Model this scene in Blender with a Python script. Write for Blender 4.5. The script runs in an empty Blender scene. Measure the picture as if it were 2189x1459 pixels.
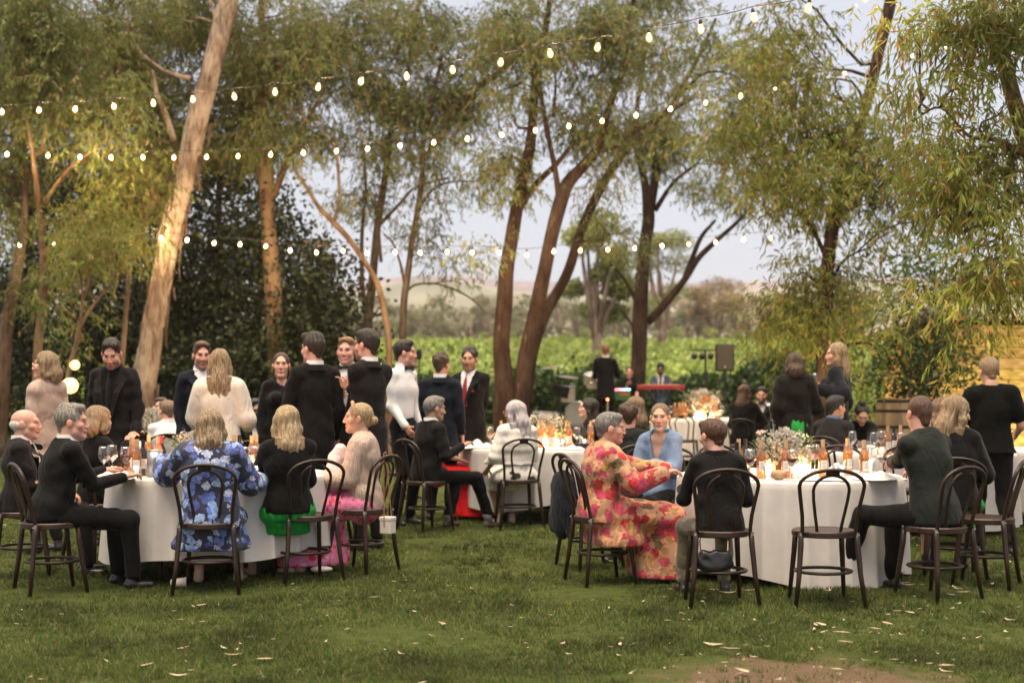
import bpy, math, random, time
import numpy as np
import openvdb as vdb
from mathutils import Vector, Matrix, Euler, Quaternion
from mathutils.bvhtree import BVHTree

T0 = time.time()
random.seed(7); np.random.seed(7)
S = bpy.context.scene
COL = S.collection
R = math.radians

# ------------------------------------------------------------------ camera
CH = 1.43                                   # camera height
cam_d = bpy.data.cameras.new('camera')
cam = bpy.data.objects.new('camera', cam_d); COL.objects.link(cam)
cam.location = (0, 0, CH); cam.rotation_euler = (R(90), 0, 0)
cam_d.lens = 50; cam_d.sensor_width = 36; cam_d.shift_y = 0.0391
cam_d.clip_start = 0.1; cam_d.clip_end = 9000
cam_d.dof.use_dof = True; cam_d.dof.focus_distance = 9.6; cam_d.dof.aperture_fstop = 1.9
S.camera = cam

# ------------------------------------------------------------------ world, sun, exposure
SUN_EL, SUN_ROT = 4.0, 205.0
w = bpy.data.worlds.new('World'); S.world = w; w.use_nodes = True
nt = w.node_tree; nt.nodes.clear()
wo = nt.nodes.new('ShaderNodeOutputWorld'); bg = nt.nodes.new('ShaderNodeBackground')
sky = nt.nodes.new('ShaderNodeTexSky'); sky.sky_type = 'NISHITA'; sky.sun_disc = False
sky.sun_elevation = R(SUN_EL); sky.sun_rotation = R(SUN_ROT)
sky.air_density = 1.0; sky.dust_density = 1.6; sky.ozone_density = 1.6
hz_mix = nt.nodes.new('ShaderNodeMixRGB'); hz_mix.inputs[0].default_value = 0.7
hz_mix.inputs[2].default_value = (5.65, 5.6, 6.4, 1)      # thin high cloud evening the sky out
nt.links.new(sky.outputs[0], hz_mix.inputs[1])
nt.links.new(hz_mix.outputs[0], bg.inputs[0]); bg.inputs[1].default_value = 0.08
nt.links.new(bg.outputs[0], wo.inputs[0])
sd = bpy.data.lights.new('sun', 'SUN'); sd.energy = 3.2; sd.angle = R(60); sd.color = (1.0, .84, .58)
so = bpy.data.objects.new('sun', sd); COL.objects.link(so)
so.rotation_euler = (R(10), 0, R(-20))
S.view_settings.view_transform = 'Standard'; S.view_settings.look = 'None'
S.view_settings.exposure = 1.12; S.view_settings.gamma = 1.0; S.view_settings.use_curve_mapping = False
S.render.engine = 'CYCLES'
c = S.cycles
c.max_bounces = 6; c.diffuse_bounces = 3; c.glossy_bounces = 2; c.transmission_bounces = 3
c.transparent_max_bounces = 12; c.caustics_reflective = False; c.caustics_refractive = False
c.sample_clamp_indirect = 3.0; c.use_denoising = True; c.use_light_tree = True
c.use_adaptive_sampling = True; c.adaptive_threshold = 0.02

# ------------------------------------------------------------------ helpers
F, CX, HY = 3040.0, 1094.5, 815.0
def at(px, py, Y):
    "photograph pixel at depth Y -> world point"
    return Vector(((px-CX)/F*Y, Y, CH+(HY-py)/F*Y))
def sm(t): t = np.clip(t, 0, 1); return t*t*(3-2*t)
def gz(x, y):
    "terrain height"
    y = np.asarray(y, float); x = np.asarray(x, float)
    return (0.34*sm((y-22)/8.0) + 0.032*np.maximum(y-30, 0)*np.where(y < 190, 1, 0) + np.where(y >= 190, 0.032*160, 0)
            + 0.06*np.sin(x*.11+1.3)*sm((y-25)/15))
def gzf(x, y): return float(gz(x, y))

MATS = {}
def nodes(name):
    m = bpy.data.materials.new(name); m.use_nodes = True; MATS[name] = m
    n = m.node_tree.nodes; b = n['Principled BSDF']; return m, n, m.node_tree.links, b
def ramp(n, stops):
    r = n.new('ShaderNodeValToRGB'); e = r.color_ramp.elements
    while len(e) < len(stops): e.new(.5)
    for i, (p, c) in enumerate(stops): e[i].position = p; e[i].color = (*c, 1) if len(c) == 3 else c
    return r
def texco(n, l, scale=(1,1,1), kind='Object'):
    t = n.new('ShaderNodeTexCoord'); m = n.new('ShaderNodeMapping'); m.inputs['Scale'].default_value = scale
    l.new(t.outputs[kind], m.inputs[0]); return m
def noise_tex(n, l, co, scale, detail=3, rough=.55):
    t = n.new('ShaderNodeTexNoise'); t.inputs['Scale'].default_value = scale; t.inputs['Detail'].default_value = detail
    t.inputs['Roughness'].default_value = rough; l.new(co.outputs[0], t.inputs['Vector']); return t
def bump(n, l, b, tex, strength, dist=.01, out=0):
    bp = n.new('ShaderNodeBump'); bp.inputs['Strength'].default_value = strength; bp.inputs['Distance'].default_value = dist
    l.new(tex.outputs[out], bp.inputs['Height']); l.new(bp.outputs[0], b.inputs['Normal']); return bp
def M(name, colr, rough=.75, var=.25, scale=12, bs=.3, bscale=60, stretch=(1,1,1), metal=0, sheen=0, coat=0, spec=.4, bdist=.01, col2=None):
    "cached plain material: base colour varied by noise, with fine relief"
    if name in MATS: return MATS[name]
    m, n, l, b = nodes(name)
    co = texco(n, l, stretch); t = noise_tex(n, l, co, scale, 4)
    d = tuple(x*(1-var) for x in colr); u = tuple(min(1, x*(1+var)) for x in (col2 or colr))
    r = ramp(n, [(.3, d), (.7, u)]); l.new(t.outputs[0], r.inputs[0]); l.new(r.outputs[0], b.inputs['Base Color'])
    b.inputs['Roughness'].default_value = rough; b.inputs['Metallic'].default_value = metal
    b.inputs['Specular IOR Level'].default_value = spec
    if sheen: b.inputs['Sheen Weight'].default_value = sheen; b.inputs['Sheen Roughness'].default_value = .4
    if coat: b.inputs['Coat Weight'].default_value = coat; b.inputs['Coat Roughness'].default_value = .15
    if bs: t2 = noise_tex(n, l, co, bscale, 3); bump(n, l, b, t2, bs, bdist)
    return m
def cloth(name, colr, rough=.85, sheen=.25, var=.18, fold=.5):
    "woven cloth: soft folds as relief plus fine weave"
    if name in MATS: return MATS[name]
    m, n, l, b = nodes(name)
    co = texco(n, l); t = noise_tex(n, l, co, 7, 4)
    r = ramp(n, [(.3, tuple(x*(1-var) for x in colr)), (.7, tuple(min(1, x*(1+var)) for x in colr))])
    l.new(t.outputs[0], r.inputs[0]); l.new(r.outputs[0], b.inputs['Base Color'])
    b.inputs['Roughness'].default_value = rough; b.inputs['Specular IOR Level'].default_value = .09
    b.inputs['Sheen Weight'].default_value = sheen; b.inputs['Sheen Roughness'].default_value = .45
    co2 = texco(n, l, (1, 1, .45)); t2 = noise_tex(n, l, co2, 14, 3, .45)
    t2.inputs['Distortion'].default_value = 1.2
    bump(n, l, b, t2, fold, .03)
    return m
def glow(name, colr, strength, sampling='FRONT'):
    if name in MATS: return MATS[name]
    m, n, l, b = nodes(name)
    b.inputs['Base Color'].default_value = (*colr, 1); b.inputs['Emission Color'].default_value = (*colr, 1)
    b.inputs['Emission Strength'].default_value = strength; m.cycles.emission_sampling = sampling
    return m
def glass_mat(name, tint=(1,1,1), gloss=.12, rough=.03, body=0.0, bodycol=(1,1,1)):
    "thin clear glass: see-through with bright rims"
    if name in MATS: return MATS[name]
    m, n, l, b = nodes(name)
    o = n['Material Output']; tr = n.new('ShaderNodeBsdfTransparent'); tr.inputs[0].default_value = (*tint, 1)
    gl = n.new('ShaderNodeBsdfGlossy'); gl.inputs['Roughness'].default_value = rough
    lw = n.new('ShaderNodeLayerWeight'); lw.inputs[0].default_value = .35
    mp = n.new('ShaderNodeMapRange'); mp.inputs[3].default_value = gloss*.5; mp.inputs[4].default_value = .75
    l.new(lw.outputs['Facing'], mp.inputs[0])
    mx = n.new('ShaderNodeMixShader'); l.new(mp.outputs[0], mx.inputs[0]); l.new(tr.outputs[0], mx.inputs[1]); l.new(gl.outputs[0], mx.inputs[2])
    last = mx
    if body:
        df = n.new('ShaderNodeBsdfDiffuse'); df.inputs[0].default_value = (*bodycol, 1)
        tl = n.new('ShaderNodeBsdfTranslucent'); tl.inputs[0].default_value = (*bodycol, 1)
        ad = n.new('ShaderNodeMixShader'); ad.inputs[0].default_value = .6; l.new(df.outputs[0], ad.inputs[1]); l.new(tl.outputs[0], ad.inputs[2])
        m2 = n.new('ShaderNodeMixShader'); m2.inputs[0].default_value = body
        l.new(mx.outputs[0], m2.inputs[1]); l.new(ad.outputs[0], m2.inputs[2]); last = m2
    l.new(last.outputs[0], o.inputs[0]); return m

def leaf_mat(name, c1, c2, c3=None, transl=.35, rough=.45, lo=.42, hi=1.45, ns=1.1):
    if name in MATS: return MATS[name]
    m, n, l, b = nodes(name)
    g = n.new('ShaderNodeNewGeometry')
    st = [(0, c1), (.75, c2)] + ([(.965, c3)] if c3 else [])
    r = ramp(n, st); l.new(g.outputs['Random Per Island'], r.inputs[0])
    co = texco(n, l); t = noise_tex(n, l, co, ns, 3)
    mp = n.new('ShaderNodeMapRange'); mp.inputs[1].default_value = .3; mp.inputs[2].default_value = .7
    mp.inputs[3].default_value = lo; mp.inputs[4].default_value = hi; l.new(t.outputs[0], mp.inputs[0])
    mu = n.new('ShaderNodeVectorMath'); mu.operation = 'SCALE'; l.new(r.outputs[0], mu.inputs[0]); l.new(mp.outputs[0], mu.inputs['Scale'])
    l.new(mu.outputs[0], b.inputs['Base Color']); b.inputs['Roughness'].default_value = rough; b.inputs['Specular IOR Level'].default_value = .3
    tl = n.new('ShaderNodeBsdfTranslucent'); l.new(mu.outputs[0], tl.inputs[0])
    mx = n.new('ShaderNodeMixShader'); mx.inputs[0].default_value = transl
    l.new(b.outputs[0], mx.inputs[1]); l.new(tl.outputs[0], mx.inputs[2]); l.new(mx.outputs[0], n['Material Output'].inputs[0])
    return m

# ---- objects
def link(o, parent=None):
    COL.objects.link(o)
    if parent is not None: o.parent = parent
    return o
def mesh_np(name, V, Q, mat, parent=None, smooth=True, mats=None, midx=None, colr=None):
    "mesh object from numpy vertices V (n,3) and faces Q (m,3|4)"
    V = np.ascontiguousarray(V, np.float32); Q = np.ascontiguousarray(Q, np.int32)
    me = bpy.data.meshes.new(name); k = Q.shape[1]; m = len(Q)
    me.vertices.add(len(V)); me.vertices.foreach_set('co', V.ravel())
    me.loops.add(m*k); me.loops.foreach_set('vertex_index', Q.ravel())
    me.polygons.add(m); me.polygons.foreach_set('loop_start', np.arange(m, dtype=np.int32)*k)
    try: me.polygons.foreach_set('loop_total', np.full(m, k, np.int32))
    except Exception: pass
    if smooth: me.polygons.foreach_set('use_smooth', np.ones(m, bool))
    for x in (mats or [mat]): me.materials.append(x)
    if midx is not None: me.polygons.foreach_set('material_index', np.asarray(midx, np.int32))
    me.update(calc_edges=True)
    if colr is not None:
        a = me.color_attributes.new('Col', 'FLOAT_COLOR', 'POINT')
        cc = np.ones((len(V), 4), np.float32); cc[:, :3] = colr; a.data.foreach_set('color', cc.ravel())
    return link(bpy.data.objects.new(name, me), parent)
def tag(o, label=None, cat=None, group=None, kind=None):
    if label: o['label'] = label
    if cat: o['category'] = cat
    if group: o['group'] = group
    if kind: o['kind'] = kind
    return o
def thing(name, label, cat, loc=(0,0,0), rz=0, group=None):
    o = bpy.data.objects.new(name, None); COL.objects.link(o); o.empty_display_size = .1
    o.location = loc; o.rotation_euler = (0, 0, rz); return tag(o, label, cat, group)
def copy_tree(o, parent=None):
    c = o.copy(); COL.objects.link(c); c.parent = parent
    for ch in list(o.children): copy_tree(ch, c)
    return c

class MB:
    "collects shapes into one mesh (tris/quads mixed as python lists)"
    def __init__(s): s.v = []; s.f = []
    def add(s, V, Fc): k = len(s.v); s.v += [tuple(p) for p in V]; s.f += [tuple(i+k for i in f) for f in Fc]; return s
    def box(s, c, d, rot=None, bev=0):
        x, y, z = d[0]/2, d[1]/2, d[2]/2; P = []
        if bev:
            b = bev
            # chamfered box: 24 verts
            for sx in (-1, 1):
                for sy in (-1, 1):
                    for sz in (-1, 1):
                        P += [(sx*(x-b), sy*(y-b), sz*z), (sx*(x-b), sy*y, sz*(z-b)), (sx*x, sy*(y-b), sz*(z-b))]
            import bmesh
            bm = bmesh.new(); vs = [bm.verts.new(p) for p in P]
            r = bmesh.ops.convex_hull(bm, input=vs); bm.verts.index_update()
            P = [tuple(v.co) for v in bm.verts]; Fc = [tuple(v.index for v in f.verts) for f in bm.faces]; bm.free()
        else:
            P = [(sx*x, sy*y, sz*z) for sx in (-1, 1) for sy in (-1, 1) for sz in (-1, 1)]
            Fc = [(0,1,3,2), (4,6,7,5), (0,4,5,1), (2,3,7,6), (0,2,6,4), (1,5,7,3)]
        rm = rot if rot is not None else Matrix.Identity(3)
        return s.add([Vector(c)+rm @ Vector(p) for p in P], Fc)
    def tube(s, pts, rad, n=8, closed=False, cap=True, flat=1.0):
        pts = [Vector(p) for p in pts]; m = len(pts)
        rad = rad if hasattr(rad, '__len__') else [rad]*m
        V = []; up = None
        for i, p in enumerate(pts):
            a = pts[i-1] if (i > 0 or closed) else p; b = pts[(i+1) % m] if (i < m-1 or closed) else p
            t = (b-a); t = t.normalized() if t.length > 1e-9 else Vector((0,0,1))
            if up is None: up = Vector((0,0,1)) if abs(t.z) < .9 else Vector((1,0,0))
            u = (up-t*up.dot(t)).normalized(); v = t.cross(u); up = u
            for k in range(n):
                an = 2*math.pi*k/n; V.append(p+u*(math.cos(an)*rad[i])+v*(math.sin(an)*rad[i]*flat))
        Fc = []
        for i in range(m if closed else m-1):
            j = (i+1) % m
            for k in range(n): Fc.append((i*n+k, i*n+(k+1) % n, j*n+(k+1) % n, j*n+k))
        if cap and not closed: Fc.append(tuple(range(n))[::-1]); Fc.append(tuple((m-1)*n+k for k in range(n)))
        return s.add(V, Fc)
    def lathe(s, prof, n=16, c=(0,0,0)):
        V = []; Fc = []; m = len(prof); c = Vector(c)
        for r, z in prof:
            for k in range(n): an = 2*math.pi*k/n; V.append(c+Vector((r*math.cos(an), r*math.sin(an), z)))
        for i in range(m-1):
            for k in range(n): Fc.append((i*n+k, i*n+(k+1) % n, (i+1)*n+(k+1) % n, (i+1)*n+k))
        if prof[0][0] > 1e-4: Fc.append(tuple(range(n))[::-1])
        if prof[-1][0] > 1e-4: Fc.append(tuple((m-1)*n+k for k in range(n)))
        return s.add(V, Fc)
    def ball(s, c, r, n=10, m=6, sc=(1,1,1)):
        V = []; c = Vector(c)
        prof = [(math.sin(math.pi*i/m)*r, -math.cos(math.pi*i/m)*r) for i in range(m+1)]
        k0 = MB(); k0.lathe(prof, n); return s.add([c+Vector((p[0]*sc[0], p[1]*sc[1], p[2]*sc[2])) for p in k0.v], k0.f)
    def build(s, name, mat, parent=None, smooth=False, loc=None):
        me = bpy.data.meshes.new(name); me.from_pydata(s.v, [], s.f)
        if mat: me.materials.append(mat)
        if smooth: me.polygons.foreach_set('use_smooth', np.ones(len(me.polygons), bool))
        me.update(); o = link(bpy.data.objects.new(name, me), parent)
        if loc is not None: o.location = loc
        return o

def spline(pts, k=6):
    "Catmull-Rom through tuples of floats"
    P = [np.array(p, float) for p in pts]; P = [2*P[0]-P[1]]+P+[2*P[-1]-P[-2]]; out = []
    for i in range(1, len(P)-2):
        for j in range(k):
            t = j/k; a, b, c_, d = P[i-1], P[i], P[i+1], P[i+2]
            out.append(.5*((2*b)+(-a+c_)*t+(2*a-5*b+4*c_-d)*t*t+(-a+3*b-3*c_+d)*t**3))
    out.append(P[-2]); return out

def leaves_mesh(P, D, L, Wd, Nr=None):
    "numpy leaf quads: base points P, directions D, lengths L, widths Wd"
    n = len(P); D = D/np.maximum(np.linalg.norm(D, axis=1, keepdims=True), 1e-6)
    rnd = np.random.normal(size=(n, 3)) if Nr is None else Nr
    s = np.cross(D, rnd); s /= np.maximum(np.linalg.norm(s, axis=1, keepdims=True), 1e-6)
    nn = np.cross(D, s); L = L[:, None]; Wd = Wd[:, None]
    V = np.empty((n, 4, 3)); V[:, 0] = P; V[:, 1] = P+D*L*.42+s*Wd*.5; V[:, 2] = P+D*L+nn*L*.12; V[:, 3] = P+D*L*.42-s*Wd*.5
    Q = np.arange(n*4).reshape(n, 4); return V.reshape(-1, 3), Q
# ================================================================== ground
rng = np.random.default_rng(11)
def build_ground():
    xs = np.concatenate([np.linspace(-380, -40, 12), np.linspace(-36, 36, 61), np.linspace(40, 380, 12)])
    ys = np.concatenate([np.linspace(-30, 3, 6), np.linspace(4, 34, 76), np.linspace(36, 240, 52), np.linspace(255, 520, 10)])
    X, Y = np.meshgrid(xs, ys); Z = gz(X, Y)
    Z = Z+np.where(Y < 30, .012*np.sin(X*2.1+Y*.7)*np.sin(Y*1.7+1)+.008*np.sin(X*5.3+2)*np.sin(Y*4.1), 0)
    V = np.stack([X, Y, Z], -1).reshape(-1, 3); nx = len(xs); i = np.arange(len(ys)-1)[:, None]*nx+np.arange(nx-1)[None]
    i = i.ravel(); Q = np.stack([i, i+1, i+1+nx, i+nx], 1)
    m, n, l, b = nodes('ground_turf')
    co = texco(n, l); a = noise_tex(n, l, co, .55, 5, .6); d = noise_tex(n, l, co, 9, 5, .65); f = noise_tex(n, l, co, 70, 3, .7)
    r1 = ramp(n, [(.3, (.034, .046, .012)), (.55, (.058, .074, .018)), (.75, (.085, .09, .026))]); l.new(d.outputs[0], r1.inputs[0])
    r2 = ramp(n, [(.35, (.085, .056, .035)), (.65, (.16, .11, .07))]); l.new(f.outputs[0], r2.inputs[0])
    # worn bare earth, near corner
    g = n.new('ShaderNodeSeparateXYZ'); l.new(co.outputs[0], g.inputs[0])
    def dist_mask(cx, cy, rx, ry):
        v = n.new('ShaderNodeMapping'); v.inputs['Location'].default_value = (-cx/rx, -cy/ry, 0); v.inputs['Scale'].default_value = (1/rx, 1/ry, 0)
        l.new(co.outputs[0], v.inputs[0]); le = n.new('ShaderNodeVectorMath'); le.operation = 'LENGTH'; l.new(v.outputs[0], le.inputs[0]); return le
    L1 = dist_mask(1.38, 6.72, .85, .74)
    s1 = n.new('ShaderNodeMath'); s1.operation = 'MULTIPLY_ADD'; s1.inputs[1].default_value = 2.2; s1.inputs[2].default_value = -.95
    a2 = noise_tex(n, l, co, 4.5, 4, .65); l.new(a2.outputs[0], s1.inputs[0])
    s2 = n.new('ShaderNodeMath'); s2.operation = 'ADD'; l.new(s1.outputs[0], s2.inputs[0]); l.new(L1.outputs[1], s2.inputs[1])
    mp = n.new('ShaderNodeMapRange'); mp.inputs[1].default_value = .75; mp.inputs[2].default_value = 1.1; mp.inputs[3].default_value = 1; mp.inputs[4].default_value = 0
    l.new(s2.outputs[0], mp.inputs[0])
    mx = n.new('ShaderNodeMixRGB'); l.new(mp.outputs[0], mx.inputs[0]); l.new(r1.outputs[0], mx.inputs[1]); l.new(r2.outputs[0], mx.inputs[2])
    l.new(mx.outputs[0], b.inputs['Base Color']); b.inputs['Roughness'].default_value = .95; b.inputs['Specular IOR Level'].default_value = .1
    bump(n, l, b, f, .6, .02)
    o = mesh_np('ground', V, Q, m); tag(o, kind='structure'); return o
build_ground()
def bare(x, y):
    d = np.sqrt(((x-1.38)/.85)**2+((y-6.72)/.74)**2)
    nz = np.sin(x*9+2*np.sin(y*7))*.18+np.sin(y*13+x*5)*.15+np.sin(x*23+y*19)*.1
    return d+nz < .98

def build_grass():
    # blades, dense near the camera and thinning with distance
    Ps = []
    for (y0, y1, dens) in ((6.2, 8, 9000), (8, 10.5, 5200), (10.5, 13.5, 2300), (13.5, 18, 1000), (18, 30, 330)):
        wd = .45*y1*2; n = int(wd*(y1-y0)*dens); x = rng.uniform(-wd/2, wd/2, n); y = rng.uniform(y0, y1, n)
        k = np.abs(x) < .45*y; Ps.append(np.stack([x[k], y[k]], 1))
    P = np.concatenate(Ps); x, y = P[:, 0], P[:, 1]
    # clumpiness
    cl = .5+.5*np.sin(x*3.1+1.5*np.sin(y*2.3))*np.sin(y*4.3+1.2*np.sin(x*5.1)); keep = rng.random(len(x)) < (.45+.55*cl)
    bm_ = bare(x, y); keep &= ~(bm_ & (rng.random(len(x)) < .94)); x, y, cl = x[keep], y[keep], cl[keep]
    # tufts
    nt_ = 5200; ty = 6.3+rng.random(nt_)**1.4*9; tx = rng.uniform(-.45, .45, nt_)*ty; kk = ~bare(tx, ty) | (rng.random(nt_) < .12); tx, ty = tx[kk], ty[kk]
    tx = np.repeat(tx, 22)+rng.normal(0, .022, len(tx)*22); ty = np.repeat(ty, 22)+rng.normal(0, .022, len(ty)*22)
    x = np.concatenate([x, tx]); y = np.concatenate([y, ty]); cl = np.concatenate([cl, np.full(len(tx), 1.25)])
    n = len(x); far = np.clip((y-6)/14, 0, 1)
    h = rng.uniform(.013, .031, n)*(.7+.6*cl)*(1+.3*far); wd = rng.uniform(.0035, .006, n)*(1+1.6*far)
    an = rng.uniform(0, 2*np.pi, n); lean = rng.normal(0, .55, (n, 2))
    z = gz(x, y)+.012*np.sin(x*2.1+y*.7)*np.sin(y*1.7+1)+.008*np.sin(x*5.3+2)*np.sin(y*4.1)-.002
    V = np.empty((n, 3, 3)); dx, dy = np.cos(an)*wd/2, np.sin(an)*wd/2
    V[:, 0] = np.stack([x-dx, y-dy, z], 1); V[:, 1] = np.stack([x+dx, y+dy, z], 1)
    V[:, 2] = np.stack([x+lean[:, 0]*h, y+lean[:, 1]*h, z+h], 1)
    m = leaf_mat('grass_blade', (.046, .078, .014), (.098, .128, .028), (.24, .20, .09), .35, .6, .45, 1.55, 1.6)
    o = mesh_np('grass', V.reshape(-1, 3), np.arange(n*3).reshape(n, 3), m, smooth=False); tag(o, kind='stuff')
build_grass()

def build_litter():
    mats = [M('litter_tan', (.34, .25, .16), .8, .3, 30, .2), M('litter_pink', (.36, .25, .19), .8, .3, 30, .2), M('litter_dry', (.40, .34, .24), .8, .3, 30, .2)]
    mb = [MB(), MB(), MB()]
    for i in range(460):
        y = 6.5+abs(random.gauss(0, 1))*3.2; x = random.uniform(-.37, .37)*y
        if i < 200: x = random.uniform(.1, .37)*y
        big = random.random(); L = random.uniform(.025, .05) if big < .7 else random.uniform(.06, .115); wdt = L*random.uniform(.1, .24)
        a = random.uniform(0, 6.28); cu = random.uniform(-.9, .9); zz = gzf(x, y)+random.uniform(.018, .035)
        V = []; N = 5
        for k in range(N+1):
            t = k/N-.5; an = a+cu*t; ww = wdt*math.sin(math.pi*min(.96, max(.06, k/N)))/2
            px = x+math.cos(a)*t*L-math.sin(a)*cu*t*t*L; py = y+math.sin(a)*t*L+math.cos(a)*cu*t*t*L; pz = zz+.25*L*abs(t)*abs(cu)
            V += [(px-math.sin(an)*ww, py+math.cos(an)*ww, pz), (px+math.sin(an)*ww, py-math.cos(an)*ww, pz+ww*.5)]
        mb[i % 3].add(V, [(2*k, 2*k+1, 2*k+3, 2*k+2) for k in range(N)])
    ms = MB(); mi = []
    for q in range(3): ms.add(mb[q].v, mb[q].f); mi += [q]*len(mb[q].f)
    o = ms.build('leaf_litter', mats[0]); 
    for x in mats[1:]: o.data.materials.append(x)
    o.data.polygons.foreach_set('material_index', np.array(mi, np.int32)); tag(o, kind='stuff')
build_litter()

# ================================================================== sky, hills, far country
def build_hills():
    for nm, Y, pts, colr, c2 in (
        ('hills', 330, [(-900, 640), (-300, 630), (200, 640), (600, 636), (760, 625), (900, 600), (1000, 604), (1100, 622), (1300, 628), (1600, 618), (1780, 606), (1900, 600), (2100, 612), (2600, 625), (3200, 640)], (.20, .21, .165), (.30, .27, .22)),
        ('hills', 450, [(-900, 600), (0, 612), (500, 608), (680, 618), (820, 596), (960, 590), (1150, 602), (1400, 606), (1700, 600), (2000, 590), (2300, 596), (3200, 606)], (.20, .17, .20), (.26, .21, .24))):
        sp = spline([(p[0], p[1]) for p in pts], 6); V = []; Fc = []; nn = len(sp)
        for (px, py) in sp:
            top = at(px, py, Y); base = at(px, 790, Y); 
            for k in range(7):
                t = k/6; V.append((top.x, Y+(1-t)*-90+math.sin(px*.02+k)*4*t*(1-t), base.z*(1-t)-4*(1-t)+top.z*math.sin(t*math.pi/2)**1.1))
        for i in range(nn-1):
            for k in range(6): Fc.append((i*7+k, (i+1)*7+k, (i+1)*7+k+1, i*7+k+1))
        mt = M('hill_%d' % Y, colr, .95, .25, .03, 0, col2=c2)
        MB().add(V, Fc).build(nm, mt, smooth=True)['kind'] = 'structure'
build_hills()

# vineyard rows: leafy canopy on real rows
LEAF_VINE = [leaf_mat('vine_leaf_%d' % k, c1, c2, c3, .42) for k, (c1, c2, c3) in enumerate((
    ((.28, .36, .07), (.50, .60, .14), (.55, .55, .22)), ((.22, .30, .06), (.40, .50, .12), (.52, .52, .22))))]
def vine_mesh(width, n, mat, hh, leaf):
    x = rng.uniform(-width/2, width/2, n); ph = x*.9
    y = rng.normal(0, .34, n); top = hh*(.86+.13*np.sin(ph)+.10*np.sin(x*2.7+1)); z = top*rng.power(1.7, n)
    P = np.stack([x, y, z], 1); D = np.stack([rng.normal(0, 1, n), rng.normal(0, 1, n)-.3, rng.normal(-.1, .6, n)], 1)
    k = rng.random(n) < .05; P[k, 2] = hh*rng.uniform(1, 1.3, k.sum()); D[k, 2] = 2
    L = rng.uniform(.7, 1.3, n)*leaf; return leaves_mesh(P, D, L, L*.85)+(mat,)
ORD = 'nearest,second,third,fourth,fifth,sixth,seventh,eighth,ninth,tenth,eleventh,twelfth,thirteenth,fourteenth,fifteenth,sixteenth,seventeenth,eighteenth,nineteenth,twentieth,twenty-first,twenty-second,twenty-third,twenty-fourth,twenty-fifth,twenty-sixth,twenty-seventh,twenty-eighth,twenty-ninth,farthest'.split(',')
def build_vines():
    near = None; far = None
    for i in range(30):
        Y = 36+i*2.9+ (i*.08)**2
        if i < 10:
            if near is None: V, Q, m_ = vine_mesh(46, 7000, LEAF_VINE[1], 1.25, .17); near = mesh_np('vine_row', V, Q, m_, smooth=False); o = near
            else: o = near.copy(); COL.objects.link(o)
        else:
            if far is None: V, Q, m_ = vine_mesh(96, 7500, LEAF_VINE[0], 1.3, .3); far = mesh_np('vine_row', V, Q, m_, smooth=False); o = far
            else: o = far.copy(); COL.objects.link(o)
        X = (1230-CX)/F*Y+random.uniform(-3, 3); o.location = (X, Y, gzf(X, Y)-.05); o.scale = ((-1)**i, 1, random.uniform(.93, 1.07))
        tag(o, '%s row of grapevines counted back from the dark hedge behind the band' % ORD[i], 'vine row', 'rows of grapevines in the vineyard')
build_vines()

# ================================================================== trees
def bark_mat(name, base, dark, pale, streak=1.0, sc=1.0):
    if name in MATS: return MATS[name]
    m, n, l, b = nodes(name)
    co = texco(n, l, (7*sc, 7*sc, 1.15*sc)); t = noise_tex(n, l, co, 1.5, 5, .62); t.inputs['Distortion'].default_value = .8
    r = ramp(n, [(.30, dark), (.42, base), (.6, base), (.72, pale)]); l.new(t.outputs[0], r.inputs[0])
    co2 = texco(n, l, (22*sc, 22*sc, 1.8*sc)); t2 = noise_tex(n, l, co2, 1.6, 4, .65)
    r2 = ramp(n, [(.36, (.25, .2, .17)), (.5, (1, 1, 1))]); l.new(t2.outputs[0], r2.inputs[0])
    mx = n.new('ShaderNodeMixRGB'); mx.blend_type = 'MULTIPLY'; mx.inputs[0].default_value = .75*streak
    l.new(r.outputs[0], mx.inputs[1]); l.new(r2.outputs[0], mx.inputs[2])
    co3 = texco(n, l, (2.2, 2.2, 1.1)); t3 = noise_tex(n, l, co3, 1.4, 3)
    r3 = ramp(n, [(.40, (.36, .27, .22)), (.56, (1, 1, 1))]); l.new(t3.outputs[0], r3.inputs[0])
    m3 = n.new('ShaderNodeMixRGB'); m3.blend_type = 'MULTIPLY'; m3.inputs[0].default_value = .8
    l.new(mx.outputs[0], m3.inputs[1]); l.new(r3.outputs[0], m3.inputs[2])
    l.new(m3.outputs[0], b.inputs['Base Color']); b.inputs['Roughness'].default_value = .85; b.inputs['Specular IOR Level'].default_value = .15
    bump(n, l, b, t2, .8, .03); return m
BK_PALE = bark_mat('bark_pale', (.50, .39, .31), (.12, .07, .05), (.66, .57, .50))
BK_MID = bark_mat('bark_mid', (.15, .105, .078), (.05, .03, .022), (.32, .25, .19))
BK_BROWN = bark_mat('bark_brown', (.075, .045, .031), (.022, .014, .010), (.20, .135, .10))
BK_TAN = bark_mat('bark_tan', (.27, .18, .11), (.10, .06, .04), (.38, .27, .18), .5)
BK_GREY = bark_mat('bark_grey', (.24, .17, .14), (.10, .07, .06), (.4, .32, .28), .7)

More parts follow.
